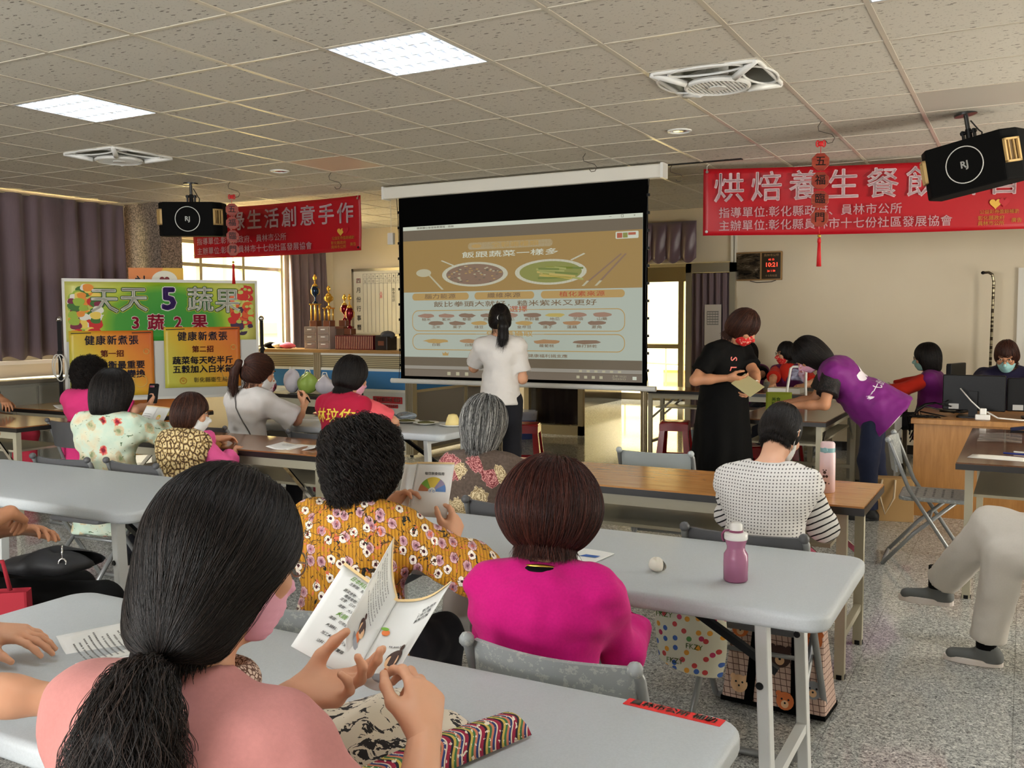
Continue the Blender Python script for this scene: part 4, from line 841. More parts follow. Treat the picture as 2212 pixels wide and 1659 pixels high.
# low desk with bags
t = thing('low_desk', 'black topped side desk in front of the partition heaped with bags', 'desk', (-6.36, 7.4, 0), R(-8)); MB().b2((-.47, -.26, .73), (.5, .26, .765)).build('desktop', mk('desk_black', S(40, 36, 34), .5), t)
MB().b2((-.44, -.24, .0), (.08, .24, .73)).build('carcass', mk('desk_dark', S(62, 56, 50), .6), t); f = MB(); f.b2((.1, -.25, .0), (.14, -.21, .73)); f.b2((.44, -.25, 0), (.48, -.21, .73)); f.b2((.1, .21, 0), (.14, .25, .73)); f.b2((.44, .21, 0), (.48, .25, .73)); f.b2((-.44, -.255, .66), (.48, -.24, .73)); f.build('frame', leg_b, t)
bagm = {'pink': mk('bag_pink', fn=lambda g: g.mix(g.gt(g.noise(g.obj(), 30), .5), S(196, 30, 80), S(230, 210, 216)), rough=.5), 'white': mk('bag_white', S(206, 200, 208), .5), 'green': mk('bag_green', S(150, 176, 80), .5), 'clear': mk('bag_clear', S(180, 176, 160), .2, alpha=.7)}
def soft(name, m_, t, c, r, seed, n=18):
    return MB().sheet(lambda u, v: (c[0] + r[0] * math.cos(2 * PI * u) * math.sin(PI * v) * (1 + .22 * math.sin(7 * u * 2 * PI / 3 + 4 * v + seed)), c[1] + r[1] * math.sin(2 * PI * u) * math.sin(PI * v) * (1 + .2 * math.cos(5 * u * 2 * PI + seed)), c[2] + r[2] * (1 - math.cos(PI * v)) * (1 + .12 * math.sin(4 * PI * u + seed))), n, 10).build(name, m_, t, smooth=True)
def bag(label, cat, m_, x, y, z, r, seed):
    t = thing('gift_bag', label, cat, (x, y, z), 0, 'bags heaped on the side desk'); soft('body', m_, t, (0, 0, 0), r, seed); MB().tube([(-r[0] * .4, 0, r[2] * 1.8), (-.2 * r[0], 0, r[2] * 2.4), (.2 * r[0], 0, r[2] * 2.4), (r[0] * .4, 0, r[2] * 1.8)], .006, 5).build('handle', white_pl, t, smooth=True)
bag('small red and white bag nearest the ponytailed woman on the side desk', 'bag', bagm['pink'], -6.72, 7.22, .766, (.07, .06, .06), 1); bag('pale lilac bag standing on the side desk', 'bag', bagm['white'], -6.5, 7.3, .766, (.1, .07, .11), 2); bag('lime green bag on the side desk', 'bag', bagm['green'], -6.28, 7.28, .766, (.11, .08, .1), 3); bag('white bag with a handle at the right of the green bag', 'bag', bagm['white'], -6.08, 7.3, .766, (.1, .07, .09), 4)
t = thing('cake_tub', 'round clear plastic tub at the end of the side desk', 'tub', (-5.93, 7.42, .766)); MB().lathe([(.13, 0), (.14, .06), (.12, .075), (.0, .08)], n=24).build('lid', bagm['clear'], t, smooth=True); MB().lathe([(.12, 0.0), (.12, .012)], n=24).build('tray', mk('tray_tan', S(150, 136, 110), .5), t)
# ================================================================== registration corner
dw = mk('desk_wood', fn=wood(S(150, 104, 54), S(174, 126, 70), (10, 10, 1)), rough=.35)
t = thing('office_desk', 'plain wooden office desk under the computer monitors', 'desk', (.1, 8.1, 0)); MB().b2((-.84, -.46, .7), (.95, .5, .74)).build('desktop', dw, t, bev=.004); MB().b2((-.82, -.43, 0), (.93, -.40, .70)).build('modesty_panel', dw, t); MB().b2((-.82, -.40, 0), (-.785, .48, .70)).build('side_panel', dw, t); MB().b2((.9, -.40, 0), (.93, .48, .70)).build('side_panel', dw, t)
def monitor(label, x, y, w, h, rz):
    t = thing('monitor', label, 'monitor', (x, y, .74), rz); MB().prism(rrect(-w / 2, .05, w / 2, .05 + h, .01, 3), -.02, .02, frame((0, 0, 0), (1, 0, 0), (0, 0, 1))).build('back', black, t, bev=.006); MB().b2((-w / 2 + .012, .021, .065), (w / 2 - .012, .024, .035 + h)).build('screen', mk('dark_screen', S(20, 22, 26), .15), t)
    MB().b2((-.03, -.05, .01), (.03, -.02, .2)).build('stand', black, t); MB().prism(rrect(-.11, -.1, .11, .09, .03, 4), 0, .012).build('base', black, t); MB().b2((-.17, -.024, .06), (-.1, -.02, .1)).build('rating_label', mk('label_grey', S(170, 170, 168), .5), t)
monitor('black computer monitor seen from behind on the wooden desk', -.33, 7.93, .43, .27, R(-4)); monitor('second black monitor seen from behind at the right frame edge', .1, 8.02, .42, .25, R(3)); monitor('narrow dark monitor turned edge-on behind the first monitor', -.48, 8.35, .3, .34, R(72))
t = thing('power_strip', 'white plug block with cables lying on the wooden desk', 'power strip', (-.26, 7.74, .741)); MB().b2((-.05, -.03, 0), (.05, .03, .04)).build('block', white_pl, t, bev=.006); MB().b2((-.02, -.02, .04), (.025, .015, .085)).build('plug', white_pl, t, bev=.006); MB().tube([(.03, 0, .06), (.1, -.03, .02), (.25, -.04, .012), (.45, .02, .012)], .006, 6).build('cord', white_pl, t, smooth=True); MB().tube([(-.02, 0, .08), (-.08, .06, .13), (-.16, .12, .22)], .005, 6).build('cord', white_pl, t, smooth=True)
random.seed(4); b = MB()
for k in range(7): b.tube([(-.5 + .02 * k, 7.85 + .03 * k, .87 - .05 * k)] + [(-.62 + .07 * math.cos(i * .9 + k) - .012 * i, 7.78 + .06 * math.sin(i * .8 + k * 2), max(.747, .84 - .015 * i - .02 * k + .03 * math.sin(i + k))) for i in range(8)] + [(-.76, 7.7 + .02 * k, .72 - .1 * k * .3)], .0055, 6)
tag(b.build('cable_tangle', black, smooth=True), 'tangle of black cables on the left end of the wooden desk', 'cables')
t = thing('drawer_desk', 'grey office desk with a white drawer unit in front of the woman in red sleeves', 'desk', (-1.4, 9.45, 0)); MB().b2((-.36, -.52, .7), (.42, .6, .74)).build('desktop', mk('desk_grey', S(176, 170, 156), .4), t, bev=.006); MB().b2((.0, -.5, .03), (.4, -.05, .7)).build('pedestal', mk('pedestal', S(140, 134, 120), .5), t)
for k in range(3):
    d = MB().b2((.4, -.49, .05 + .215 * k), (.415, -.06, .25 + .215 * k)).build('drawer', white_pl, t); MB().b2((.415, -.32, .17 + .215 * k), (.435, -.22, .185 + .215 * k)).build('handle', black, d)
for sx, sy in ((-.33, -.48), (-.33, .56), (.38, .56)): MB().b2((sx - .02, sy - .02, 0), (sx + .02, sy + .02, .7)).build('leg', leg_b, t)
t = thing('vacuum_cup', 'steel vacuum cup on the grey desk before the woman in red sleeves', 'cup', (-1.3, 9.85, .74)); MB().lathe([(.032, 0), (.034, .1)], n=18).build('body', chrome, t, smooth=True, auto=40); MB().lathe([(.035, .1), (.035, .14), (.03, .145)], n=18).build('lid', black, t, smooth=True, auto=40)
t = soft('tissue_lump', paper, None, (-1.17, 9.9, .741), (.06, .05, .055), 5); tag(t, 'crumpled white tissue beside the steel vacuum cup', 'tissue')
t = thing('tissue_stand', 'white framed mirror stand on the dark wood table between the two helpers', 'stand', (-1.72, 8.3, .74), R(14))
fm = MB(); fm.tube([(-.09, 0, .02), (-.075, .03, .16), (-.05, .07, .32), (-.03, .075, .335), (.06, .075, .335), (.08, .07, .32), (.075, .03, .16), (.08, 0, .02)], .011, 8); fm.build('frame', white_pl, t, smooth=True); MB().face([(-.075, .012, .06), (.072, .012, .06), (.066, .07, .32), (-.042, .07, .32)]).build('panel', glass_d, t); MB().b2((-.1, -.05, 0), (.1, .06, .02)).build('base', white_pl, t)
t = thing('green_booklet', 'upright lime green booklet on the dark wood table', 'booklet', (-1.72, 7.62, .742), R(10)); MB().sheet(lambda u, v: (-.1 + .2 * u, .01 + .06 * v + .012 * math.sin(PI * u), .16 * v + .0), 10, 6, .003).build('cover', mk('lime', S(176, 196, 60), .45), t, smooth=True); text('美食\n指南', .035, p_gr, t, frame((-.02, .025, .085), (1, 0, 0), (0, .35, 1)), .01)
t = thing('paper_stack', 'stack of white papers on the long dark table before the seated women', 'papers', (-2.12, 9.72, .74)); MB().b2((-.16, -.11, 0), (.16, .11, .05)).build('sheets', paper, t, bev=.002); MB().b2((-.15, -.1, .05), (.14, .1, .052)).build('top_sheet', white_p, t)
t = thing('water_bottle', 'clear blue tinted water bottle standing on the floor by the doorway table', 'bottle', (-3.3, 10.35, 0)); MB().lathe([(.04, 0), (.042, .16), (.03, .2), (.014, .24)], n=16).build('body', mk('pet', S(150, 176, 200), .15, alpha=.6), t, smooth=True); MB().lathe([(.017, .235), (.017, .26)], n=12).build('cap', white_pl, t)
t = thing('walking_pole', 'tall hooked metal pole leaning upright by the back wall at the right', 'pole', (-.32, 10.9, 0)); MB().tube([(0, 0, 0), (.02, -.02, 1.86), (.005, -.03, 1.93), (-.03, -.04, 1.955), (-.075, -.05, 1.95)], .014, 10).build('shaft', mk('pole_steel', fn=lambda g: g.mix(g.gt(g.noise(g.map(g.obj(), (1, 1, 24)), 1, 2), .5), S(70, 60, 46), S(180, 170, 140)), rough=.3, metal=.7), t, smooth=True); MB().ball((-.08, -.05, 1.95), (.02, .018, .018), 8).build('handle_tip', black, t, smooth=True)
t = thing('paper_bag', 'brown paper bag with rope handles on the floor behind the leaning woman', 'bag', (-.82, 7.42, 0), R(12)); MB().b2((-.13, -.06, 0), (.13, .06, .32)).build('body', mk('kraft', S(164, 130, 84), .8), t, bev=.003); MB().tube([(-.09, -.065, .31), (-.11, -.09, .2), (-.07, -.1, .06), (-.01, -.09, .18), (0, -.065, .31)], .008, 6).build('handle', mk('rope', S(200, 180, 150), .8), t, smooth=True)
# right table clutter
def sheet_paper(label, x, y, z, w, d, rz, m_=None, lines=0, cat='paper', name='paper_sheet'):
    t = thing(name, label, cat, (x, y, z), rz); MB().sheet(lambda u, v: (-w / 2 + w * u, -d / 2 + d * v, .0015 + .003 * math.sin(PI * u) * v), 6, 4, .0008).build('sheet', m_ or paper, t, smooth=True)
    if lines:
        b = MB()
        for i in range(lines): y0 = d * (.4 - .8 * i / lines); l = w * (.28 + .12 * random.random()); b.face([(-w * .38, y0, .0062), (l, y0, .0062), (l, y0 - d * .03, .0062), (-w * .38, y0 - d * .03, .0062)])
        b.build('printed_lines', ink_g, t)
    return t
sheet_paper('long white paper sheet at the near left corner of the right edge table', -.1, 5.68, .74, .3, .15, R(-8)); sheet_paper('folded pale form lying near the pens on the right edge table', .18, 5.62, .74, .16, .12, R(20), lines=5)
def pen(label, x, y, z, rz, m1, m2, L=.14):
    t = thing('pen', label, 'pen', (x, y, z + .006), rz); MB().cyl((-L / 2, 0, 0), (L * .35, 0, 0), .005, n=8).build('barrel', m1, t); MB().cyl((L * .35, 0, 0), (L / 2, 0, 0), .006, .004, 8).build('cap', m2, t); return t
pen('blue pen on the right edge table', -.02, 5.83, .742, R(-12), mk('blue_pen', S(30, 50, 130), .3), mk('blue_pen', S(30, 50, 130), .3)); pen('white pen beside the blue pen on the right edge table', .05, 5.9, .742, R(-10), white_pl, black, .18)
t = thing('stapler', 'navy stapler on the far part of the right edge table', 'stapler', (.02, 7.0, .741), R(8)); MB().b2((-.09, -.018, 0), (.09, .018, .012)).build('base', black, t); MB().bar((-.09, 0, .02), (.09, 0, .045), .03, .022).build('arm', mk('navy_plastic', S(26, 32, 60), .3), t, bev=.005)
t = thing('clear_film_roll', 'shiny clear plastic film on the far part of the right edge table', 'film', (-.12, 6.6, .741)); MB().sheet(lambda u, v: (-.12 + .24 * u, -.25 + .5 * v, .004 + .006 * abs(math.sin(9 * v + 3 * u))), 10, 14).build('film', mk('film', S(210, 215, 215), .08, alpha=.25), t, smooth=True)
# chairs
place_chair('g', -.9, 2.06, 0, 'worn grey folding chair under the woman in the magenta sweater')
place_chair('d', -.83, 3.42, 0, 'dark grey folding chair under the woman in the dotted top')
place_chair('d', -4.55, 3.5, 4, 'dark grey folding chair under the woman in the mint floral blouse')
place_chair('d', -4.02, 3.55, -4, 'dark grey folding chair under the woman in the mushroom print vest')
place_chair('l', -1.78, 5.14, 2, 'empty pale grey folding chair beyond the oak topped table')
place_chair('g', -.46, 6.22, -88, 'grey folding chair side-on at the right edge table')
place_chair('d', -.62, 9.6, 96, 'dark folding chair under the woman with red sleeves and a purple vest')
place_chair('g', -1.72, 2.05, 0, 'grey folding chair under the woman in the mustard floral blouse'); place_chair('d', -1.78, 3.5, 0, 'folding chair under the grey-haired woman'); place_chair('g', -1.0, .55, -6, 'folding chair under the woman in the dusty pink shirt')
place_chair('d', -4.95, 4.95, -6, 'folding chair under the woman with the ponytail and white T-shirt'); place_chair('d', -4.05, 4.98, 0, 'folding chair under the woman in the crimson vest'); place_chair('d', -6.15, 4.72, 0, 'folding chair under the person in the bright pink T-shirt')
place_chair('d', .5, 4.47, 90, 'dark folding chair under the person in beige trousers'); place_chair('g', -2.12, 10.42, 166, 'folding chair under the woman with a red mask and purple vest'); place_chair('g', -2.68, 10.62, 184, 'folding chair under the woman with a white mask and purple vest'); place_chair('g', .0, 9.2, 180, 'folding chair under the man behind the monitors'); place_chair('g', -3.40, 1.9, -42, 'folding chair under the person in black trousers at the left edge')
# ================================================================== figures grown as smooth distance fields
V3 = lambda *a: np.array(a, float)
def nrm(v): return v / (np.linalg.norm(v) + 1e-12)
def vnoise(P, scale, seed=0):                       # smooth value noise, vectorised
    Q = P * scale + seed * 17.31; I = np.floor(Q).astype(np.int64); Fq = Q - I; W = Fq * Fq * (3 - 2 * Fq); out = 0
    for dx in (0, 1):
        for dy in (0, 1):
            for dz in (0, 1):
                h = ((I[:, 0] + dx) * 73856093) ^ ((I[:, 1] + dy) * 19349663) ^ ((I[:, 2] + dz) * 83492791) ^ (seed * 2654435761)
                h = ((h ^ (h >> 13)) * 1274126177) & 0xffffffff
                r = ((h ^ (h >> 16)) & 0xffff) / 65535.0
                out = out + r * (W[:, 0] if dx else 1 - W[:, 0]) * (W[:, 1] if dy else 1 - W[:, 1]) * (W[:, 2] if dz else 1 - W[:, 2])
    return out * 2 - 1
class SDF:
    def __init__(s): s.p = []
    def cone(s, a, b, ra, rb=None, k=.02, op='u', cap0=False, cap1=False):
        a, b = np.array(a, float), np.array(b, float); rb = ra if rb is None else rb
        ba = b - a; L2 = ba @ ba + 1e-12; L = math.sqrt(L2)
        def f(P):
            pa = P - a; t = pa @ ba / L2; tc = np.clip(t, 0, 1); d = np.sqrt(((pa - tc[:, None] * ba) ** 2).sum(1)) - (ra + (rb - ra) * tc)
            if cap0: d = np.maximum(d, -t * L)
            if cap1: d = np.maximum(d, (t - 1) * L)
            return d
        r = max(ra, rb); s.p.append((f, np.minimum(a, b) - r, np.maximum(a, b) + r, k, op)); return s
    def ell(s, c, r, M=None, k=.02, op='u'):
        c, r = np.array(c, float), np.array(r, float)
        def f(P):
            q = P - c
            if M is not None: q = q @ M
            k0 = np.sqrt(((q / r) ** 2).sum(1)); k1 = np.sqrt(((q / r ** 2) ** 2).sum(1)) + 1e-9
            return k0 * (k0 - 1) / k1
        m = np.max(r) if M is not None else r; s.p.append((f, c - m, c + m, k, op)); return s
    def box(s, c, h, r=.01, M=None, k=.01, op='u'):
        c, h = np.array(c, float), np.array(h, float)
        def f(P):
            q = P - c
            if M is not None: q = q @ M
            q = np.abs(q) - (h - r); return np.sqrt((np.maximum(q, 0) ** 2).sum(1)) + np.minimum(q.max(1), 0) - r
        m = np.linalg.norm(h) if M is not None else h; s.p.append((f, c - m, c + m, k, op)); return s
    def plane(s, p0, n, k=.01):                     # keep the side the normal points away from
        p0, n = np.array(p0, float), nrm(np.array(n, float)); s.p.append((lambda P: (P - p0) @ n, None, None, k, 'i')); return s
    @staticmethod
    def comb(D, d, k, op):
        if op == 'u': h = np.maximum(k - np.abs(D - d), 0) / k; return np.minimum(D, d) - h * h * k * .25
        if op == 's': d = -d
        h = np.maximum(k - np.abs(D - d), 0) / k; return np.maximum(D, d) + h * h * k * .25
    def dist(s, P):
        D = np.full(len(P), 1e3)
        for f, lo, hi, k, op in s.p: D = s.comb(D, f(P), k, op)
        return D
    def grad(s, P, e=.002):
        g = np.stack([s.dist(P + e * np.eye(3)[i]) - s.dist(P - e * np.eye(3)[i]) for i in range(3)], 1); return g / (np.linalg.norm(g, axis=1)[:, None] + 1e-9)
    def mesh(s, h):
        us = [p for p in s.p if p[4] == 'u']; lo = np.min([p[1] for p in us], 0) - 3 * h; hi = np.max([p[2] for p in us], 0) + 3 * h
        n = np.ceil((hi - lo) / h).astype(int) + 1; D = np.full(n, 1e3); ax = [lo[i] + h * np.arange(n[i]) for i in range(3)]
        for f, a, b, k, op in s.p:
            if a is None: sl = (slice(None),) * 3
            else:
                i0 = np.maximum(np.floor((a - k - 3 * h - lo) / h).astype(int), 0); i1 = np.minimum(np.ceil((b + k + 3 * h - lo) / h).astype(int) + 1, n)
                if np.any(i1 <= i0): continue
                sl = tuple(slice(i0[i], i1[i]) for i in range(3))
            g = np.stack(np.meshgrid(*[ax[i][sl[i]] for i in range(3)], indexing='ij'), -1); sh = g.shape[:3]
            D[sl] = s.comb(D[sl].ravel(), f(g.reshape(-1, 3)), k, op).reshape(sh)
        return surfnet(D, lo, h)
def surfnet(D, lo, h):
    S = D < 0; n = D.shape; c = [S[i:n[0] - 1 + i, j:n[1] - 1 + j, k:n[2] - 1 + k] for i in (0, 1) for j in (0, 1) for k in (0, 1)]
    cnt = sum(x.astype(np.int8) for x in c); act = (cnt > 0) & (cnt < 8); idx = np.full(act.shape, -1, np.int64); I = np.argwhere(act); idx[act] = np.arange(len(I))
    acc = np.zeros((len(I), 3)); num = np.zeros(len(I)); C = [(i, j, k) for i in (0, 1) for j in (0, 1) for k in (0, 1)]
    for a in range(8):
        for b in range(a + 1, 8):
            d = np.array(C[b]) - np.array(C[a])
            if np.abs(d).sum() != 1: continue
            da = D[I[:, 0] + C[a][0], I[:, 1] + C[a][1], I[:, 2] + C[a][2]]; db = D[I[:, 0] + C[b][0], I[:, 1] + C[b][1], I[:, 2] + C[b][2]]
            m = (da < 0) != (db < 0); t = np.clip(da[m] / (da[m] - db[m]), 0, 1); acc[m] += np.array(C[a]) + t[:, None] * d; num[m] += 1
    V = lo + h * (I + acc / num[:, None]); F = []
    for ax_ in range(3):
        sl0 = [slice(1, -1)] * 3; sl0[ax_] = slice(0, -1); sl1 = [slice(1, -1)] * 3; sl1[ax_] = slice(1, None)
        A, B = S[tuple(sl0)], S[tuple(sl1)]; u, v = [(1, 2), (2, 0), (0, 1)][ax_]
        for cond, flip in ((A & ~B, False), (~A & B, True)):
            e = np.argwhere(cond); e = e + 1; e[:, ax_] -= 1
            q = []
            for du, dv in ((0, 0), (1, 0), (1, 1), (0, 1)):
                f = e.copy(); f[:, u] -= 1 - du; f[:, v] -= 1 - dv; q.append(idx[f[:, 0], f[:, 1], f[:, 2]])
            q = np.stack(q, 1); F.append(q if not flip else q[:, ::-1])
    return V, np.concatenate(F)
def to_mesh(name, V, F, m, parent, smooth=True):
    me = bpy.data.meshes.new(name); me.vertices.add(len(V)); me.vertices.foreach_set('co', V.astype('f').ravel()); me.loops.add(F.size); me.loops.foreach_set('vertex_index', F.astype('i').ravel())
    me.polygons.add(len(F)); me.polygons.foreach_set('loop_start', np.arange(0, F.size, 4, dtype='i')); me.polygons.foreach_set('use_smooth', np.full(len(F), smooth)); me.update(calc_edges=True)
    me.materials.append(m); return link(name, me, parent)
def relax(V, F, it=2, f=.5):
    for _ in range(it):
        A = np.zeros_like(V); n = np.zeros(len(V))
        for i in range(4):
            for j in ((i + 1) % 4, (i - 1) % 4): np.add.at(A, F[:, i], V[F[:, j]]); np.add.at(n, F[:, i], 1)
        V = V + f * (A / np.maximum(n, 1)[:, None] - V)
    return V
def vnormals(V, F):
    a = V[F[:, 2]] - V[F[:, 0]]; b = V[F[:, 3]] - V[F[:, 1]]; n = np.cross(a, b); N = np.zeros_like(V)
    for i in range(4): np.add.at(N, F[:, i], n)
    return N / (np.linalg.norm(N, axis=1)[:, None] + 1e-12)
def strands(name, P, rad, m, parent):                # P: (strands, points, 3)
    hc = bpy.data.hair_curves.new(name); hc.add_curves([P.shape[1]] * P.shape[0]); hc.position_data.foreach_set('vector', P.astype('f').ravel())
    a = hc.attributes.new('radius', 'FLOAT', 'POINT'); t = np.linspace(0, 1, P.shape[1]); r = rad * np.clip(1.15 - t ** 3, .15, 1); a.data.foreach_set('value', np.tile(r, P.shape[0]).astype('f'))
    hc.materials.append(m); o = link(name, hc, parent); o['kind'] = 'stuff'; return o
# ------------------------------------------------------------------ materials of people
def skin_mat(name, c): return mk(name, fn=lambda g: g.mix(g.noise(g.obj(), 28, 4), c, tuple(min(1.0, q * w) for q, w in zip(c, (1.12, .98, .94, 1))) ), rough=.5, spec=.4)
skin1 = skin_mat('skin_warm', S(206, 158, 126)); skin2 = skin_mat('skin_tan', S(184, 134, 100)); skin3 = skin_mat('skin_light', S(220, 176, 148))
def hair_mat(name, c1, c2, rough=.5): return mk(name, fn=lambda g: g.mix(g.noise(g.map(g.obj(), (90, 90, 8)), 1.4, 3), c1, c2), rough=rough, spec=.28)
hair_black = hair_mat('hair_black', S(9, 8, 8), S(24, 20, 18)); hair_brown = hair_mat('hair_brown', S(30, 16, 12), S(70, 38, 28)); hair_redbr = hair_mat('hair_redbrown', S(34, 12, 10), S(72, 30, 22)); hair_soft = hair_mat('hair_softblack', S(22, 18, 17), S(46, 36, 32))
hair_grey = hair_mat('hair_grey', S(40, 40, 40), S(150, 148, 144), .45)
def strand_mat(name, cols, rough=.46):
    m = bpy.data.materials.new(name); m.use_nodes = True; p = m.node_tree.nodes['Principled BSDF']; g = G(m.node_tree); inf = g.n('ShaderNodeHairInfo').outputs
    k = [o for o in inf if o.name == 'Random'][0]; m.node_tree.links.new(g.ramp(k, [(i / max(1, len(cols) - 1), c) for i, c in enumerate(cols)]), p.inputs['Base Color']); p.inputs['Roughness'].default_value = rough; p.inputs['Specular IOR Level'].default_value = .28; return m
st_black = strand_mat('strand_black', [S(5, 4, 4), S(14, 11, 10), S(26, 21, 19), S(46, 36, 32)]); st_brown = strand_mat('strand_brown', [S(24, 12, 10), S(52, 28, 20), S(92, 54, 38)]); st_red = strand_mat('strand_red', [S(26, 9, 8), S(52, 22, 16), S(94, 46, 34)]); st_grey = strand_mat('strand_grey', [S(20, 20, 20), S(66, 66, 64), S(120, 120, 118), S(196, 194, 188)]); st_soft = strand_mat('strand_soft', [S(12, 10, 10), S(30, 24, 22), S(60, 46, 40)])
# ------------------------------------------------------------------ a person
def ik(a, b, l1, l2, pole):
    d = b - a; L = np.linalg.norm(d); L2 = min(L, (l1 + l2) * .998); d = d / (L + 1e-9); b2 = a + d * L2
    x = (l1 * l1 - l2 * l2 + L2 * L2) / (2 * L2); h = math.sqrt(max(l1 * l1 - x * x, 0)); p = pole - d * (pole @ d); return a + d * x + nrm(p) * h, b2
def rot_axis(v, ax, a):
    ax = nrm(ax); return v * math.cos(a) + np.cross(ax, v) * math.sin(a) + ax * (ax @ v) * (1 - math.cos(a))
def hand_sdf(sd, w, d, n, side, sc=1.0, curl=(.5, .6, .7, .8), thumb=(.5, .35), spread=.1, fk=None):
    """w wrist, d forearm-to-knuckle direction, n direction the palm faces, side +1 if the thumb is along +cross(d, n)."""
    d = nrm(d); n = nrm(n - d * (n @ d)); x = np.cross(d, n) * side; k0 = .012
    kn = [w + d * (.086 - .004 * abs(i - 1) ** 1.5) * sc + x * (.031 - .0205 * i) * sc for i in range(4)]
    for i, q in enumerate(kn): sd.cone(w + x * (.014 - .0095 * i) * sc + d * .008 * sc, q, .0145 * sc, .0115 * sc, k=.014)
    sd.ell(w + d * .05 * sc + n * .004 * sc, (.036 * sc, .046 * sc, .016 * sc), np.stack([x, d, n], 1), k=.014)
    L = [(.040, .025, .02), (.044, .029, .021), (.041, .027, .021), (.032, .02, .018)]; tips = []
    for i, q in enumerate(kn):
        dirn = nrm(d + x * spread * (1.5 - i) * .6); ax = np.cross(dirn, n); p = q; a = 0; c = curl[i] if not isinstance(curl[i], tuple) else None
        for j in range(3):
            a += (c * (.75, 1.0, .7)[j]) if c is not None else curl[i][j]
            v = dirn * math.cos(a) + n * math.sin(a); q2 = p + v * L[i][j] * sc; r0 = (.0098, .0088, .0078)[j] * sc * (.9 if i == 3 else 1); sd.cone(p, q2, r0, r0 * .88, k=.006); p = q2
        tips.append(p)
    b = w + d * .02 * sc + x * .024 * sc + n * .006 * sc; t1 = nrm(d * .75 + x * .75 + n * thumb[0]); p = b + t1 * .045 * sc; sd.cone(b, p, .0165 * sc, .0125 * sc, k=.016)
    t2 = nrm(d * .95 + x * (.55 - thumb[1]) + n * thumb[0] * .9); q = p + t2 * .034 * sc; sd.cone(p, q, .0112 * sc, .0098 * sc, k=.006); t3 = nrm(d * 1.0 + x * (.35 - 1.4 * thumb[1]) + n * thumb[0] * .9); sd.cone(q, q + t3 * .027 * sc, .0098 * sc, .0078 * sc, k=.006)
    return tips
class Person:
    def __init__(s, label, x, y, face, z=0, sc=1.0, pose='sit', lean=8, side=0, turn=0, head=(0, 0, 0), width=1.0, skin=skin1, h=.009, group=None, bulk=1.0, knees=None, seat=.455, legs=True, neckf=0.0, legspread=1.0, headsc=1.0, necklen=0.0, top=None, htop=.135, fit=True):
        if top is not None:                              # (x, y) is where the head is; fit size and base so the hair top lands on 'top'
            a_ = dict(label=label, x=0, y=0, face=face, z=z, pose=pose, lean=lean, side=side, turn=turn, head=head, width=width, skin=skin, h=h, group=group, bulk=bulk, knees=None, seat=seat, legs=legs, neckf=neckf, legspread=legspread, headsc=headsc, necklen=necklen)
            k = sc
            for _ in range(6 if fit else 1):
                q = Person.__new__(Person); q.dry = True; q.__init__(**a_, sc=k); hz = q.head[2] + z + htop * q.hs; base = z + (seat if pose == 'sit' else 0)
                if fit: k *= (top[2] - base) / (hz - base)
            q = Person.__new__(Person); q.dry = True; q.__init__(**a_, sc=k); hp = q.M @ q.head; x, y, sc = top[0] - hp[0], top[1] - hp[1], k
            if not fit: z = z + top[2] - (q.head[2] + z + htop * q.hs)
        s.t = None if getattr(s, 'dry', False) else thing('person', label, 'person', (x, y, z), R(face) - PI / 2, group); s.sc = sc; s.skin = skin; s.h = h; s.label = label
        c, sn = math.cos(R(face) - PI / 2), math.sin(R(face) - PI / 2); s.M = np.array(((c, -sn, 0), (sn, c, 0), (0, 0, 1))); s.o = V3(x, y, z)
        k = sc; s.width = width; s.bulk = bulk
        s.pel = V3(0, 0, seat + .085 * k) if pose == 'sit' else V3(0, 0, .86 * k)
        u = V3(math.sin(R(side)), math.sin(R(lean)) * math.cos(R(side)), math.cos(R(lean)) * math.cos(R(side))); f = nrm(V3(0, 1, 0) - u * u[1]); rgt = np.cross(f, u)
        tw = R(turn); r2 = rot_axis(rgt, u, tw); f2 = rot_axis(f, u, tw); s.u, s.f, s.r = u, f2, r2
        s.waist = s.pel + u * .15 * k; s.chest = s.pel + u * .33 * k; s.neck = s.pel + u * .485 * k + f2 * neckf
        s.sh = {q: s.pel + u * .41 * k + r2 * q * .155 * k * width + f2 * .0 for q in (-1, 1)}
        yaw, nod, roll = [R(a) for a in head]           # yaw + turns to own left, nod + looks down, roll + tips to own right
        hu, hf, hr = u * .5 + V3(0, 0, .5), f2, r2; hu = nrm(hu); hf = nrm(hf - hu * (hf @ hu)); hr = np.cross(hf, hu)
        hf = rot_axis(hf, hu, yaw); hr = np.cross(hf, hu); hf2 = rot_axis(hf, hr, -nod); hu = np.cross(hr, hf2); hf = hf2
        hr = rot_axis(hr, hf, roll); hu = rot_axis(hu, hf, roll); s.hr, s.hf, s.hu = hr, hf, hu; s.hs = k * headsc
        s.head = s.neck + hu * (.135 + necklen) * k + hf * .03 * k; s.HM = np.stack([hr, hf, hu], 1)
        hw = .085 * k
        if pose == 'sit':
            kz = seat + .045; s.hip = {q: s.pel + V3(q * hw, .02, -.02) for q in (-1, 1)}; kn = knees or {}
            s.knee = {q: V3(*kn[q][0]) if q in kn else V3(q * .12 * k * legspread, .40 * k, kz) for q in (-1, 1)}; s.ank = {q: V3(*kn[q][1]) if q in kn else V3(q * .12 * k * legspread, .36 * k, .085) for q in (-1, 1)}
        else:
            s.hip = {q: s.pel + V3(q * hw, 0, -.03) for q in (-1, 1)}; kn = knees or {}
            s.ank = {q: V3(*kn[q][1]) if q in kn else V3(q * .1 * k, -.02, .08) for q in (-1, 1)}; s.knee = {q: V3(*kn[q][0]) if q in kn else (s.hip[q] + s.ank[q]) / 2 + V3(0, .03, 0) for q in (-1, 1)}
        s.arm = {}; s.legs = legs
    def W(s, p): return s.M.T @ (np.array(p, float) - s.o)          # world -> own frame
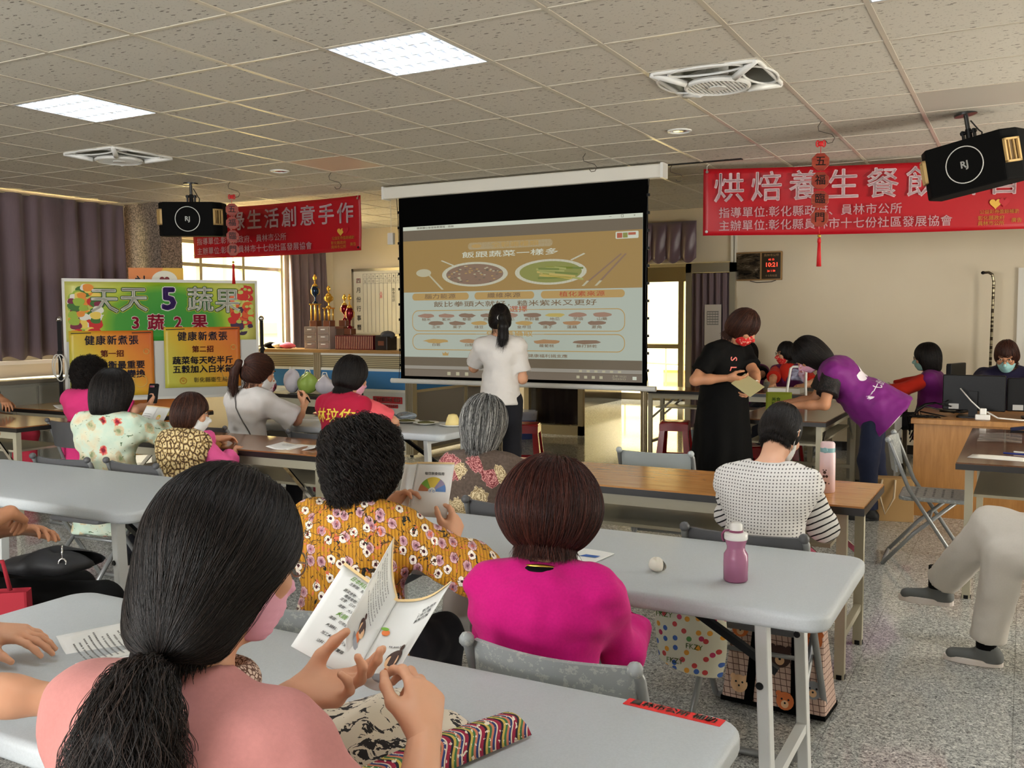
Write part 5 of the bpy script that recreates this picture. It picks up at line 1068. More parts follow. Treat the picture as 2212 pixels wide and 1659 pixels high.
    def WD(s, d): return s.M.T @ np.array(d, float)
    def H(s, x, y, z): return s.head + s.HM @ (V3(x, y, z) * s.hs)
    def reach(s, q, wrist, pole=(0, -.3, -1), hand=None, l=(.265, .235)):
        k = s.sc; w = s.W(wrist); e, w2 = ik(s.sh[q], w, l[0] * k, l[1] * k, s.WD(pole) if len(pole) == 3 else None); s.arm[q] = (e, w2, hand or {})
        return s
    def default_arms(s):
        for q in (-1, 1):
            if q not in s.arm:
                w = s.pel + V3(q * .1, .30, .12) * s.sc; e, w2 = ik(s.sh[q], w, .265 * s.sc, .235 * s.sc, V3(q * .6, -.4, -1)); s.arm[q] = (e, w2, {})
    def torso(s, sd, g, k=.05):
        b, w = s.bulk * s.sc, s.width; M_ = np.stack([s.r, s.f, s.u], 1); K = s.sc
        sd.ell(s.pel + s.u * .02, (.165 * b + g, .115 * b + g, .13 * K + g), M_, k=k); sd.ell(s.waist + s.f * .012, (.142 * b + g, .105 * b + g, .14 * K + g), M_, k=k); sd.ell(s.chest, (.152 * b * w + g, .105 * b + g, .15 * K + g), M_, k=k)
        sd.cone(s.sh[-1] - s.u * .012, s.sh[1] - s.u * .012, .052 * K + g, k=k); sd.ell(s.pel + s.u * .35 * K - s.f * .02 * K, (.15 * K * w + g, .085 * b + g, .1 * K + g), M_, k=k)
        for q in (-1, 1): sd.cone(s.neck - s.u * .02 * K, s.sh[q], .044 * K + g * .5, .046 * K + g * .9, k=.03)
    def body(s):
        s.default_arms(); sd = SDF(); K = s.sc; s.torso(sd, -.004)
        sd.cone(s.neck - s.u * .04 * K, s.H(0, -.02, -.06), .055 * K, .052 * K, k=.03)
        HM = s.HM; hs = s.hs; H = s.H
        sd.ell(H(0, -.012, .022), V3(.074, .092, .092) * hs, HM, k=.02); sd.ell(H(0, .024, -.05), V3(.058, .062, .064) * hs, HM, k=.03); sd.ell(H(0, .052, -.088), V3(.03, .026, .022) * hs, HM, k=.025)
        sd.cone(H(0, .082, .012), H(0, .102, -.026), .008 * hs, .013 * hs, k=.015); sd.ell(H(0, .098, -.03), V3(.017, .012, .01) * hs, HM, k=.01); sd.ell(H(0, .082, -.06), V3(.024, .012, .01) * hs, HM, k=.012)
        for q in (-1, 1):
            sd.ell(H(q * .03, .072, .03), V3(.024, .014, .008) * hs, HM, k=.014); sd.ell(H(q * .042, .062, -.022), V3(.022, .018, .02) * hs, HM, k=.02)
            sd.ell(H(q * .031, .085, .012), V3(.017, .012, .01) * hs, HM, k=.012, op='s'); sd.ell(H(q * .031, .07, .01), V3(.014, .014, .011) * hs, HM, k=.004)
            EM = HM @ np.array(((math.cos(q * .45), -math.sin(q * .45), 0), (math.sin(q * .45), math.cos(q * .45), 0), (0, 0, 1))); sd.ell(H(q * .079, -.008, -.006), V3(.007, .019, .031) * hs, EM, k=.008); sd.ell(H(q * .085, -.004, .0), V3(.005, .01, .018) * hs, EM, k=.006, op='s')
        for q in (-1, 1):
            e, w, hd = s.arm[q]; sd.cone(s.sh[q], e, .049 * K, .039 * K, k=.03); sd.cone(e, e + (w - e) * .45, .039 * K, .036 * K, k=.02); sd.cone(e + (w - e) * .4, w, .036 * K, .025 * K, k=.02)
            if s.legs:
                hp, kn, an = s.hip[q], s.knee[q], s.ank[q]; sd.cone(hp, kn, .076 * K, .052 * K, k=.04); sd.cone(kn, kn + (an - kn) * .4, .051 * K, .049 * K, k=.02); sd.cone(kn + (an - kn) * .35, an, .05 * K, .032 * K, k=.02)
        V, F = sd.mesh(s.h); V = relax(V, F, 1, .35)
        for q in (-1, 1):                                # hands on a finer grid, one mesh with the body
            e, w, hd = s.arm[q]
            hs_ = SDF(); d = s.WD(hd['d']) if 'd' in hd else nrm(w - e); n = s.WD(hd['n']) if 'n' in hd else V3(-q * .5, 0, -1.0)
            hs_.cone(w - nrm(w - e) * .05 * K, w, .0275 * K, .0235 * K, k=.015); sd2 = hand_sdf(hs_, w, nrm(d), n, hd.get('side', q * -1 if True else 1) , K * hd.get('sc', .95), hd.get('curl', (.35, .4, .45, .5)), hd.get('thumb', (.3, .2)), hd.get('spread', .12))
            s.arm[q] = (e, w, dict(hd, tips=sd2)); V2, F2 = hs_.mesh(hd.get('h', max(.0042, s.h * .5))); V2 = relax(V2, F2, 1, .3); F = np.concatenate([F, F2 + len(V)]); V = np.concatenate([V, V2])
        s.body_o = to_mesh('body', V, F, s.skin, s.t); return s
    def shirt(s, m, sleeve=.8, hem=-.06, neck=.07, g=.013, vneck=0, wr=.004, name='shirt', sl_m=None, flare=0, h=None, neckz=0, cuff=.012, puff=0, over=0, seed=3):
        sd = SDF(); K = s.sc; s.torso(sd, g + over)
        for q in (-1, 1):
            e, w, hd = s.arm[q]
            if sleeve <= 0: sd.ell(s.sh[q] + s.r * q * .06 * K, (.062 * K, .085 * K, .1 * K), np.stack([s.r, s.f, s.u], 1), k=.01, op='s')
            elif sl_m is None:
                if sleeve <= 1: sd.cone(s.sh[q], s.sh[q] + (e - s.sh[q]) * sleeve, .047 * K + g, .045 * K + g + cuff + puff, k=.035, cap1=True)
                else: sd.cone(s.sh[q], e, .047 * K + g, .043 * K + g + puff, k=.035); sd.cone(e, e + (w - e) * (sleeve - 1), .043 * K + g + puff, .033 * K + g + cuff, k=.03, cap1=True)
        if hem < -.04: sd.cone(s.pel + s.u * .02, s.pel + s.u * (hem + .02), .14 * s.bulk * K + g + over, .15 * s.bulk * K + g + flare + over, k=.04)
        sd.plane(s.pel + s.u * hem * K, -s.u, k=.006)
        sd.cone(s.neck - s.u * (.03 + neckz) * K + s.f * .0, s.neck + s.u * .2 + s.f * .03, (neck - .012) * K, (neck + .03) * K, k=.008, op='s')
        if vneck: sd.cone(s.neck + s.f * .12 - s.u * vneck, s.neck + s.f * .1 + s.u * .1, .012, .07, k=.01, op='s')
        V, F = sd.mesh(h or s.h); V = relax(V, F, 1, .4); N = vnormals(V, F); q = V @ np.stack([s.r, s.f, s.u], 1)
        V = V + N * (wr * vnoise(q * V3(1, 1, 1.9), 13, seed) + wr * .6 * vnoise(q, 27, seed + 1))[:, None]
        o = to_mesh(name, V, F, m, s.t); s.shirt_o = o; s.shirt_sd = sd
        if sl_m is not None and sleeve > 0:
            for q in (-1, 1):
                e, w, hd = s.arm[q]; sl = SDF(); a = s.sh[q] - s.r * q * .012
                if sleeve <= 1: sl.cone(a, s.sh[q] + (e - s.sh[q]) * sleeve, .05 * K + g * .9, .044 * K + g + cuff, k=.03, cap1=True)
                else: sl.cone(a, e, .05 * K + g * .9, .042 * K + g, k=.03); sl.cone(e, e + (w - e) * (sleeve - 1), .042 * K + g, .033 * K + g + cuff, k=.03, cap1=True)
                V, F = sl.mesh(h or s.h); N = vnormals(V, F); V = V + N * (wr * vnoise(V, 26, seed))[:, None]; to_mesh('sleeve', V, F, sl_m, s.t)
        return s
    def pants(s, m, length=1.0, g=.016, name='trousers', shoe=None, shoe_sole=None, wr=.004):
        sd = SDF(); K = s.sc; M_ = np.stack([s.r, s.f, s.u], 1)
        sd.ell(s.pel + s.u * .0, (.163 * s.bulk * K + g * .6, .118 * s.bulk * K + g * .6, .12 * K), M_, k=.05); sd.plane(s.pel + s.u * .1, s.u)
        for q in (-1, 1):
            hp, kn, an = s.hip[q], s.knee[q], s.ank[q]; sd.cone(hp, kn, .078 * K + g, .056 * K + g, k=.04); e = kn + (an - kn) * length; sd.cone(kn, e, .054 * K + g, .045 * K + g, k=.03, cap1=True)
        V, F = sd.mesh(s.h * 1.1); N = vnormals(V, F); V = V + N * (wr * vnoise(V * V3(1, 1, .6), 20, 9) + wr * .5 * vnoise(V, 34, 4))[:, None]; to_mesh(name, V, F, m, s.t)
        return s.shoes(shoe, shoe_sole) if shoe else s
    def shoes(s, m, sole, yaw=0):
        for q in (-1, 1):
            an, kn = s.ank[q], s.knee[q]; f = V3(math.sin(R(yaw) * q), math.cos(R(yaw)), 0); b = V3(an[0], an[1], an[2] - .045); sd = SDF(); sd.cone(b - f * .03 + V3(0, 0, -.002), b + f * .13 + V3(0, 0, -.012), .036, .03, k=.02); sd.cone(an, b - f * .02, .037, .038, k=.03); sd.plane(V3(0, 0, b[2] - .022), V3(0, 0, -1), k=.004)
            V, F = sd.mesh(.007); o = to_mesh('shoe', V, F, m, s.t); r_ = np.cross(f, V3(0, 0, 1)); P = [b + f * (.05 + .118 * math.cos(a)) + r_ * (.04 - .004 * math.cos(a)) * math.sin(a) for a in [2 * PI * i / 24 for i in range(24)]]
            MB().prism([(p[0], p[1]) for p in P], max(.0, b[2] - .042), b[2] - .012).build('sole', sole, o, bev=.005)
        return s
    def hair(s, m, w=.096, top=.108, back=.118, bottom=.12, face=.105, fw=.066, fz=-.03, nz=.0045, nf=70, extra=None, h=None, sm=None, n=0, L=.24, rad=.0007, flow='bob', curl=0, lift=.004, drop=.03, seed=1, part=(0, -.03, .13), name='hair', bk=.085, neckcut=True, flick=0, fdep=.085, lockz=.14, cw=.97, hold=.9):
        sd = SDF(); H, HM, hs = s.H, s.HM, s.hs
        sd.ell(H(0, -.014, .024), V3(w, back - .012, top) * hs, HM, k=.02); sd.ell(H(0, -.036, -.03 - max(0, bottom - .12) * .35), V3(w * cw, bk, max(bottom, .06)) * hs, HM, k=.045)
        if extra: extra(s, sd)
        sd.ell(H(0, face + .02, fz - .02), V3(fw, fdep, .085) * hs, HM, k=.02, op='s'); sd.ell(H(0, face + .03, fz - .13), V3(fw * 1.5, .12, .12) * hs, HM, k=.02, op='s')
        sd.plane(H(0, 0, -bottom), -s.hu, k=.05)
        V, F = sd.mesh(h or max(.0055, s.h * .75)); N = vnormals(V, F); Q = (V - s.head) @ HM; a_ = np.arctan2(Q[:, 0], -Q[:, 1] + .0001); Q2 = np.stack([a_ * .11, np.hypot(Q[:, 0], Q[:, 1]) * lockz * 2 + .0 * a_, Q[:, 2] * lockz], 1)
        V = V + N * (nz * vnoise(Q2 if lockz < 1 else Q, nf, seed) + nz * .6 * vnoise(Q2 if lockz < 1 else Q, nf * 2.6, seed + 2))[:, None]
        o = to_mesh(name, V, F, m, s.t); s.hair_o = o; s.hair_sd = sd
        if n and sm:
            r_ = np.random.default_rng(seed); idx = r_.integers(0, len(V), n); P = V[idx] + N[idx] * .001; C = H(*part); steps = 14; st = L * hs / steps; out = [P]; low = H(0, 0, -bottom); jit = r_.normal(size=(n, 3)) * .18; off = r_.uniform(.0, lift, n)
            if flow == 'pony': tgt = H(*s.pony)
            cur = P
            for i in range(steps):
                rd = cur - C; rd = rd / (np.linalg.norm(rd, axis=1)[:, None] + 1e-6); g_ = -s.hu
                if flow == 'pony': dr = tgt - cur; dr = dr / (np.linalg.norm(dr, axis=1)[:, None] + 1e-6)
                else: ang = np.clip(((C - cur) @ s.hu) / (.14 * hs), 0, 1)[:, None]; dr = rd * (1 - ang * .75) + g_ * (.25 + ang * 1.1)
                nn = sd.grad(cur); tn = dr - nn * (dr * nn).sum(1)[:, None]; tn = tn / (np.linalg.norm(tn, axis=1)[:, None] + 1e-6) + jit * .5
                free = ((cur - low) @ s.hu) < .012 * hs
                tn[free] = (g_ + jit * .9 + nn * flick)[free]; nx = cur + tn * st * (1 if flow == 'pony' else 1)
                if curl: ph = i * 1.5 + jit[:, 0] * 30; nx = nx + curl * (np.cos(ph)[:, None] * nn + np.sin(ph)[:, None] * np.cross(nn, tn))
                dd = sd.dist(nx); fx = ~free; nx[fx] -= sd.grad(nx)[fx] * (dd[fx] - off[fx])[:, None] * hold
                if free.any():
                    st_ = ((nx - low) @ s.hu) < -drop * hs; nx[st_] = cur[st_] + tn[st_] * .0015
                if flow == 'pony':
                    nr = np.linalg.norm(nx - tgt, axis=1) < .012; nx[nr] = cur[nr] * .999 + tgt * .001
                cur = nx; out.append(cur)
            strands('strands', np.stack(out, 1), rad, sm, o)
        return s
    def mask(s, m, loops=True, z=-.05):
        H, HM, hs = s.H, s.HM, s.hs; sd = SDF(); e = .0065
        sd.ell(H(0, .024, -.05), V3(.058 + e, .062 + e, .064 + e) * hs, HM, k=.03); sd.ell(H(0, .052, -.088), V3(.03 + e, .026 + e, .022 + e) * hs, HM, k=.025); sd.cone(H(0, .09, -.01), H(0, .112, -.032), .009 * hs, .012 * hs, k=.03)
        sd.ell(H(0, .082, -.06), V3(.03, .02, .02) * hs, HM, k=.02); sd.plane(H(0, 0, -.004), s.hu, k=.008); sd.plane(H(0, .018, 0), -s.hf, k=.008); sd.plane(H(0, 0, -.112), -s.hu, k=.01)
        V, F = sd.mesh(.005); z_ = (V - s.head) @ s.hu; V = V + s.hf * (.0012 * np.sin(z_ * 520))[:, None]; o = to_mesh('face_mask', V, F, m, s.t)
        if loops:
            for q in (-1, 1): MB().tube([H(q * .058, .035, -.03), H(q * .074, .012, -.012), H(q * .086, -.012, .01), H(q * .084, -.03, -.01), H(q * .074, -.01, -.045), H(q * .056, .03, -.075)], .0018, 5).build('ear_loop', white_pl, o, smooth=True)
        return s
    def eyes(s):
        H, hs = s.H, s.hs
        for q in (-1, 1):
            M_ = Matrix([list(r) for r in s.HM]); e = MB().ball(H(q * .031, .0765, .0105), (.0125 * hs, .009 * hs, .0062 * hs), 10, M_).build('eye', p_wh, s.t, smooth=True); MB().ball(H(q * .031, .083, .0105), (.0052 * hs, .004 * hs, .0052 * hs), 8, M_).build('iris', black, e, smooth=True)
            MB().tube([H(q * .014, .088, .031), H(q * .03, .088, .037), H(q * .048, .077, .033)], [.003 * hs, .0038 * hs, .002 * hs], 5).build('eyebrow', hair_black, s.t, smooth=True)
        return s
    def glasses(s, m=None):
        H, hs = s.H, s.hs; b = MB()
        for q in (-1, 1):
            b.tube([H(q * .033 + .023 * math.cos(a), .1 - abs(math.cos(a) * q * .5 + .5) * .006, .006 + .018 * math.sin(a)) for a in [2 * PI * i / 16 for i in range(16)]], .0015 * hs, 5, closed=True); b.tube([H(q * .056, .092, .01), H(q * .078, .03, .012), H(q * .082, -.02, .008)], .0016 * hs, 5)
        b.tube([H(-.01, .102, .008), H(.01, .102, .008)], .0016 * hs, 5); b.build('glasses', m or black, s.t, smooth=True); return s
    def done(s): s.default_arms(); return s
# ================================================================== the people
def shade(*cs): return [S(*c) for c in cs]
def uv2(g, sc=1.0):                                       # cloth print laid over the body from two sides
    x, y, z = g.sep(g.obj()); return g.comb(g.m('MULTIPLY', g.m('ADD', x, g.m('MULTIPLY', y, .75)), sc), g.m('MULTIPLY', g.m('ADD', z, g.m('MULTIPLY', y, .4)), sc), 0)
def vor2(g, v, scale, feature='F1', out='Distance', rand=1): return g.n('ShaderNodeTexVoronoi', {'Vector': v, 'Scale': scale, 'Randomness': rand}, feature=feature, voronoi_dimensions='2D').outputs[out]
def spots(g, v, scale, r, rand=1): d = g.vor(v, scale, rand=rand); return g.lt(d, r), d
def yellow_fn(g):
    v = g.obj(); w = g.n('ShaderNodeVectorMath', {0: v, 1: g.n('ShaderNodeTexNoise', {'Vector': v, 'Scale': 40, 'Detail': 2}).outputs['Color']}, operation='ADD').outputs[0]
    n = g.noise(v, 60, 3)
    base = g.mix(g.smooth(g.m('SINE', g.m('MULTIPLY', g.sep(uv2(g))[0], 520)), .4, 1.0), S(190, 134, 24), S(146, 94, 12))
    q = uv2(g); d = vor2(g, q, 25); pick = g.sep(vor2(g, q, 25, out='Color'))[0]; rr = g.m('ADD', d, g.m('MULTIPLY', g.m('SUBTRACT', g.noise(v, 95, 1), .5), .22))
    ring = g.ramp(rr, [(.0, S(60, 20, 24)), (.09, S(110, 50, 54)), (.12, S(236, 226, 210)), (.30, S(240, 230, 216)), (.33, S(70, 44, 40)), (.36, S(196, 140, 30))], 'CONSTANT')
    c = g.mix(g.m('MULTIPLY', g.lt(rr, .36), g.gt(pick, .56)), base, ring)
    mv = g.ramp(rr, [(.0, S(120, 70, 84)), (.12, S(176, 128, 140)), (.26, S(206, 166, 168)), (.38, S(120, 60, 50))], 'CONSTANT'); c = g.mix(g.m('MULTIPLY', g.lt(rr, .42), g.lt(pick, .42)), c, mv)
    a = g.noise(g.map(v, (34, 34, 20), (0, .6, 0)), 1.3, 3, .6, 1.4); c = g.mix(g.gt(a, .62), c, S(24, 28, 22)); e = g.noise(g.map(v, (40, 40, 30), (0, -.7, .3), (3, 5, 1)), 1.4, 3, .6, 1.2); c = g.mix(g.gt(e, .62), c, S(206, 104, 76)); f = g.m('ABSOLUTE', g.m('SUBTRACT', g.noise(v, 16, 2, .5, 1), .5))
    c = g.mix(g.lt(f, .008), c, S(92, 62, 22)); return c
def mushroom_fn(g):
    v = g.map(uv2(g), (1.15, 1, 1)); d = vor2(g, v, 27, 'DISTANCE_TO_EDGE', rand=.8); c0 = vor2(g, v, 27, rand=.8)
    c = g.ramp(d, [(0, S(58, 38, 22)), (.10, S(80, 54, 32)), (.13, S(120, 92, 52)), (.17, S(214, 188, 132)), (.4, S(228, 208, 160))]); n = g.noise(g.obj(), 120, 2); c = g.mix(g.m('MULTIPLY', g.lt(d, .1), g.gt(n, .54)), c, S(150, 122, 72))
    return g.mix(g.smooth(c0, .22, .05), c, S(96, 70, 40))
def mint_fn(g):
    v = g.obj(); c = g.ramp(g.noise(v, 8, 4, .6), [(.3, S(186, 214, 196)), (.5, S(208, 222, 202)), (.62, S(222, 218, 188)), (.75, S(220, 196, 160))])
    q = uv2(g); d = g.m('ADD', vor2(g, q, 11), g.m('MULTIPLY', g.m('SUBTRACT', g.noise(v, 60, 2), .4), .5)); p = g.sep(vor2(g, q, 11, out='Color')); c = g.mix(g.m('MULTIPLY', g.lt(d, .34), g.gt(p[0], .84)), c, g.ramp(d, [(.1, S(120, 20, 36)), (.2, S(190, 40, 60)), (.32, S(226, 150, 120))])); c = g.mix(g.m('MULTIPLY', g.lt(d, .42), g.lt(p[0], .38)), c, g.ramp(d, [(.1, S(134, 148, 108)), (.2, S(178, 178, 140)), (.4, S(214, 196, 160))])); return g.mix(g.gt(g.noise(g.map(v, (20, 20, 40), (.4, .2, 0)), 1.2, 3, .6, 1), .66), c, S(92, 116, 84))
def rose_fn(g):
    v = g.obj(); c = g.mix(g.noise(v, 90, 3), S(58, 46, 40), S(112, 96, 84)); q = uv2(g); d = g.m('ADD', vor2(g, q, 9.5), g.m('MULTIPLY', g.m('SUBTRACT', g.noise(v, 40, 3, .6), .45), .55)); p = g.sep(vor2(g, q, 9.5, out='Color')); rib = g.m('SINE', g.m('MULTIPLY', d, 60))
    c = g.mix(g.m('MULTIPLY', g.lt(d, .46), g.gt(p[0], .5)), c, g.mix(g.smooth(rib, -.2, .6), S(120, 50, 54), S(204, 140, 136))); return g.mix(g.m('MULTIPLY', g.lt(d, .44), g.lt(p[0], .26)), c, g.mix(g.smooth(rib, -.3, .5), S(150, 128, 92), S(224, 206, 166)))
def dots_fn(g):
    x, y, z = g.sep(g.obj()); q = []
    for a in (x, z): f = g.m('FRACT', g.m('MULTIPLY', a, 82)); q.append(g.m('POWER', g.m('SUBTRACT', f, .5), 2))
    return g.mix(g.lt(g.m('ADD', q[0], q[1]), .045), S(232, 230, 228), S(96, 92, 94))
def stripe_fn(g):
    z = g.sep(g.map(g.obj(), (1, 1, 1), (0, .5, 0)))[2]; f = g.m('FRACT', g.m('ADD', g.m('MULTIPLY', z, 42), g.m('MULTIPLY', g.noise(g.obj(), 12), .5))); return g.mix(g.lt(f, .26), S(236, 234, 232), S(26, 26, 30))
def lace_fn(g): return g.mix(g.gt(g.vor(g.obj(), 70, 'DISTANCE_TO_EDGE'), .12), S(8, 8, 9), S(40, 32, 32))
def cloth(name, c, k=.92, rough=.85, sc=160): return mk(name, fn=lambda g: g.mix(g.noise(g.obj(), sc, 3), S(*c), S(*[q * k for q in c])), rough=rough, spec=.2, sheen=0 if sum(c) < 60 else .06, bump=lambda g: g.noise(g.obj(), 500, 2), bs=.15, bd=.001)
m_pinkT = cloth('dusty_pink', (188, 126, 120)); m_mag = cloth('magenta_knit', (206, 22, 122), .86); m_yel = mk('mustard_floral', fn=yellow_fn, rough=.8, bump=lambda g: g.m('SINE', g.m('MULTIPLY', g.sep(uv2(g))[0], 520)), bs=.25, bd=.002); m_mush = mk('mushroom_print', fn=mushroom_fn, rough=.85); m_mint = mk('mint_floral', fn=mint_fn, rough=.75); m_rose = mk('rose_print', fn=rose_fn, rough=.9); m_dots = mk('white_dotted', fn=dots_fn, rough=.8); m_stripe = mk('white_striped', fn=stripe_fn, rough=.8)
m_wh = cloth('white_tee', (226, 222, 218), .96); m_bpink = cloth('bright_pink', (224, 60, 126), .95); m_crim = cloth('crimson_vest', (176, 24, 58), .94, .6); m_coral = cloth('coral_sleeve', (232, 96, 104), .95); m_pur = cloth('purple_vest', (118, 34, 118), .94, .55); m_purd = cloth('dark_purple_vest', (98, 28, 84), .94, .6); m_redsh = cloth('red_shirt', (196, 44, 28), .94); m_blk = cloth('black_cloth', (5, 5, 5), .8); m_lace = mk('black_lace', fn=lace_fn, rough=.7); m_navy = cloth('navy_jacket', (34, 30, 58), .85); m_beige = cloth('beige_trousers', (204, 198, 188), .96); m_jean = cloth('dark_denim', (34, 40, 62), .8); m_dk = cloth('dark_trousers', (34, 34, 40), .85); m_pinkp = cloth('pink_trousers', (214, 110, 140), .95)
mask_w = mk('mask_white', S(226, 228, 228), .8); mask_p = mk('mask_pink', S(228, 168, 190), .8); mask_l = mk('mask_lilac', S(180, 160, 200), .8); mask_t = mk('mask_teal', S(150, 196, 196), .8); mask_r = mk('mask_red', fn=lambda g: g.mix(g.gt(g.noise(g.obj(), 60, 3), .58), S(196, 26, 26), S(226, 150, 130)), rough=.7)
shoe_s = mk('shoe_sole', S(222, 212, 204), .6); shoe_g = mk('shoe_grey', S(96, 98, 96), .8); shoe_k = mk('shoe_black', S(22, 22, 24), .7)
# 1 the nearest woman, ponytail and dusty pink shirt, holding an open booklet
p = Person('woman in dusty pink shirt with low black ponytail reading at the nearest table', 0, 0, 97, top=(-.982, .965, 1.29), lean=10, head=(-20, 12, 0), h=.006, width=1.02, bulk=.98, headsc=1.02, htop=.13, seat=.48, necklen=.03, skin=skin1)
p.reach(-1, (-.975, 1.085, .925), (-1, -.3, -.6), dict(d=(.82, .5, .1), n=(.05, -.35, .95), side=-1, curl=(.35, .5, .75, .9), thumb=(.8, .2), h=.0032, sc=.95))
p.reach(1, (-.745, 1.10, .90), (.9, -.1, -1), dict(d=(-.32, .5, .55), n=(-.85, .1, -.45), side=1, curl=(.7, .8, .9, 1.0), thumb=(.35, .3), h=.0032, sc=.9))
p.body().shirt(m_pinkT, sleeve=.86, hem=-.1, neck=.064, g=.016, wr=.006, cuff=.016, h=.007).pants(m_dk, shoe=shoe_k, shoe_sole=shoe_s)
p.pony = (.05, -.108, -.15)
def ptail(s, sd):
    sd.ell(s.H(0, -.06, -.09), (.068 * s.hs, .05 * s.hs, .07 * s.hs), s.HM, k=.05)
p.hair(hair_black, w=.093, top=.106, back=.122, bottom=.15, face=.062, fw=.094, cw=.76, extra=ptail, sm=st_black, n=12000, L=.33, rad=.00034, flow='pony', lift=.006, nz=.003, seed=4, h=.0045)
def tail_strands(s, root, dirs, n, spread, rad, sm, steps, parent, wav=.004, taper=.5, seed=1):
    r_ = np.random.default_rng(seed); P = []; C = np.array(dirs, float); tt = np.linspace(0, 1, steps); k = np.linspace(0, 1, len(C)); ctr = np.stack([np.interp(tt, k, C[:, i]) for i in range(3)], 1); off = r_.normal(size=(n, 3)); off /= np.linalg.norm(off, axis=1)[:, None] + 1e-9; off *= r_.random(n)[:, None] ** .45
    ph = r_.random((n, 1)) * 6.28; amp = spread * (.25 + 1.0 * np.sin(np.clip(tt * 1.35, 0, PI * .62)) ** .8); ln = r_.uniform(.72, 1.05, n)
    pts = ctr[None] * 1.0 + off[:, None, :] * amp[None, :, None]; w = wav * np.sin(tt[None] * 16 + ph)[:, :, None] * np.array((1, .3, .4)); pts = pts + w * tt[None, :, None]
    base = pts[:, :1]; idx = np.clip(tt[None] * ln[:, None], 0, 1); out = np.empty_like(pts)
    for i in range(3): out[:, :, i] = np.stack([np.interp(idx[j], tt, pts[j, :, i]) for j in range(n)])
    return strands('tail_strands', out, rad, sm, parent)
e0 = p.H(*p.pony); tl = [e0, e0 - p.f * .032 - p.u * .018 + p.r * .004, e0 - p.f * .05 - p.u * .07 + p.r * .012, e0 - p.f * .045 - p.u * .13 + p.r * .012, e0 - p.f * .035 - p.u * .2 + p.r * .005]
sd = SDF()
for a, b, r0, r1 in zip(tl[:-1], tl[1:], (.017, .024, .044, .046), (.024, .044, .046, .02)): sd.cone(a, b, r0, r1, k=.03)
V, F = sd.mesh(.0055); N = vnormals(V, F); V = V + N * (.005 * vnoise(V * V3(1, 1, .3), 90, 3))[:, None]; po = to_mesh('ponytail', V, F, hair_black, p.t); tail_strands(p, None, tl, 4200, .072, .0004, st_soft, 18, po, .016, seed=6)
hl = p.H(0, -.1, -.108); MB().tube([e0 - p.f * .0 + (p.r * math.cos(a) + (p.u * .8 + p.f * .6) * math.sin(a)) * .034 - p.f * .03 - p.u * .017 for a in [2 * PI * i / 20 for i in range(20)]], .0048, 8, closed=True).build('hair_tie', mk('hair_tie_tan', S(206, 170, 110), .5), p.t, smooth=True)
p.mask(mask_p).glasses(mk('glasses_clear', S(150, 130, 110), .2)).eyes()
sd = SDF(); q0 = p.neck - p.u * .012 + p.f * .028; sd.ell(q0 + p.u * .0, (.088, .078, .045), np.stack([p.r, p.f, p.u], 1), k=.02); sd.ell(q0 + p.u * .05, (.06, .052, .09), np.stack([p.r, p.f, p.u], 1), k=.02, op='s'); V, F = sd.mesh(.006)
to_mesh('collar', V, F, mk('collar_print', fn=lambda g: g.mix(g.lt(g.vor(g.obj(), 130, 'DISTANCE_TO_EDGE'), .12), S(206, 184, 166), S(96, 66, 52)), rough=.8), p.t)
# 2 magenta sweater
p = Person('woman in a magenta sweater with reddish brown hair, seen from behind at the nearest table', 0, 0, 102, top=(-1.045, 2.13, 1.15), lean=14, head=(0, 12, 0), h=.007, width=1.12, bulk=1.14, headsc=1.22, htop=.135, necklen=.055)
p.reach(-1, (-1.2, 2.32, .66), (-.5, -.6, -1)); p.reach(1, (-.92, 2.36, .66), (.45, -.6, -1))
p.body().shirt(m_mag, sleeve=1.92, hem=-.16, neck=.074, g=.019, neckz=.012, wr=.007, seed=8).pants(m_dk, shoe=shoe_k, shoe_sole=shoe_s)
p.hair(hair_redbr, w=.112, top=.108, back=.13, bottom=.122, cw=.74, extra=lambda s, sd: sd.ell(s.H(0, -.03, -.012), V3(.122, .12, .085) * s.hs, s.HM, k=.05), sm=st_red, n=14000, L=.26, rad=.0004, lift=.014, nz=.007, drop=.012, seed=9, part=(.005, -.02, .13), bk=.108, flick=.25)
sd = SDF(); M_ = np.stack([p.r, p.f, p.u], 1); sd.ell(p.neck - p.u * .018, (.086, .082, .032), M_, k=.01); sd.ell(p.neck + p.u * .06, (.062, .06, .09), M_, k=.01, op='s'); V, F = sd.mesh(.006); to_mesh('undershirt_collar', V, F, m_blk, p.t)
b = MB(); b.tube([p.neck - p.u * (.012 + .02 * math.sin(a) ** 2 * 0) + (p.r * math.cos(a) * .066 + p.f * math.sin(a) * .066) - p.u * .012 * math.sin(a) for a in [2 * PI * i / 30 for i in range(30)]], .0045, 6, closed=True); b.build('gold_chain', gold, p.t, smooth=True)
# 3 mustard floral blouse
p = Person('woman in a mustard yellow floral blouse with curly black hair, holding up a booklet', 0, 0, 92, top=(-1.70, 2.21, 1.222), lean=8, head=(4, 4, 0), h=.007, width=1.12, bulk=1.12, headsc=1.02, htop=.145, necklen=.005)
p.reach(-1, (-1.735, 2.35, .905), (-1, -.4, -1), dict(d=(.35, .55, .5), n=(.8, .2, -.1), side=1, curl=(.3, .5, .7, .8), thumb=(.5, .1), h=.0036)); p.reach(1, (-1.508, 2.385, .835), (1.2, -.2, -.5), dict(d=(-.12, .45, .45), n=(-.8, .1, -.1), side=1, curl=(.6, .75, .9, .95), thumb=(.5, .2), h=.0036))
p.body().shirt(m_yel, sleeve=1.2, hem=-.2, neck=.07, g=.02, wr=.007, puff=.014, cuff=.02, seed=5).pants(m_dk, shoe=shoe_k, shoe_sole=shoe_s)
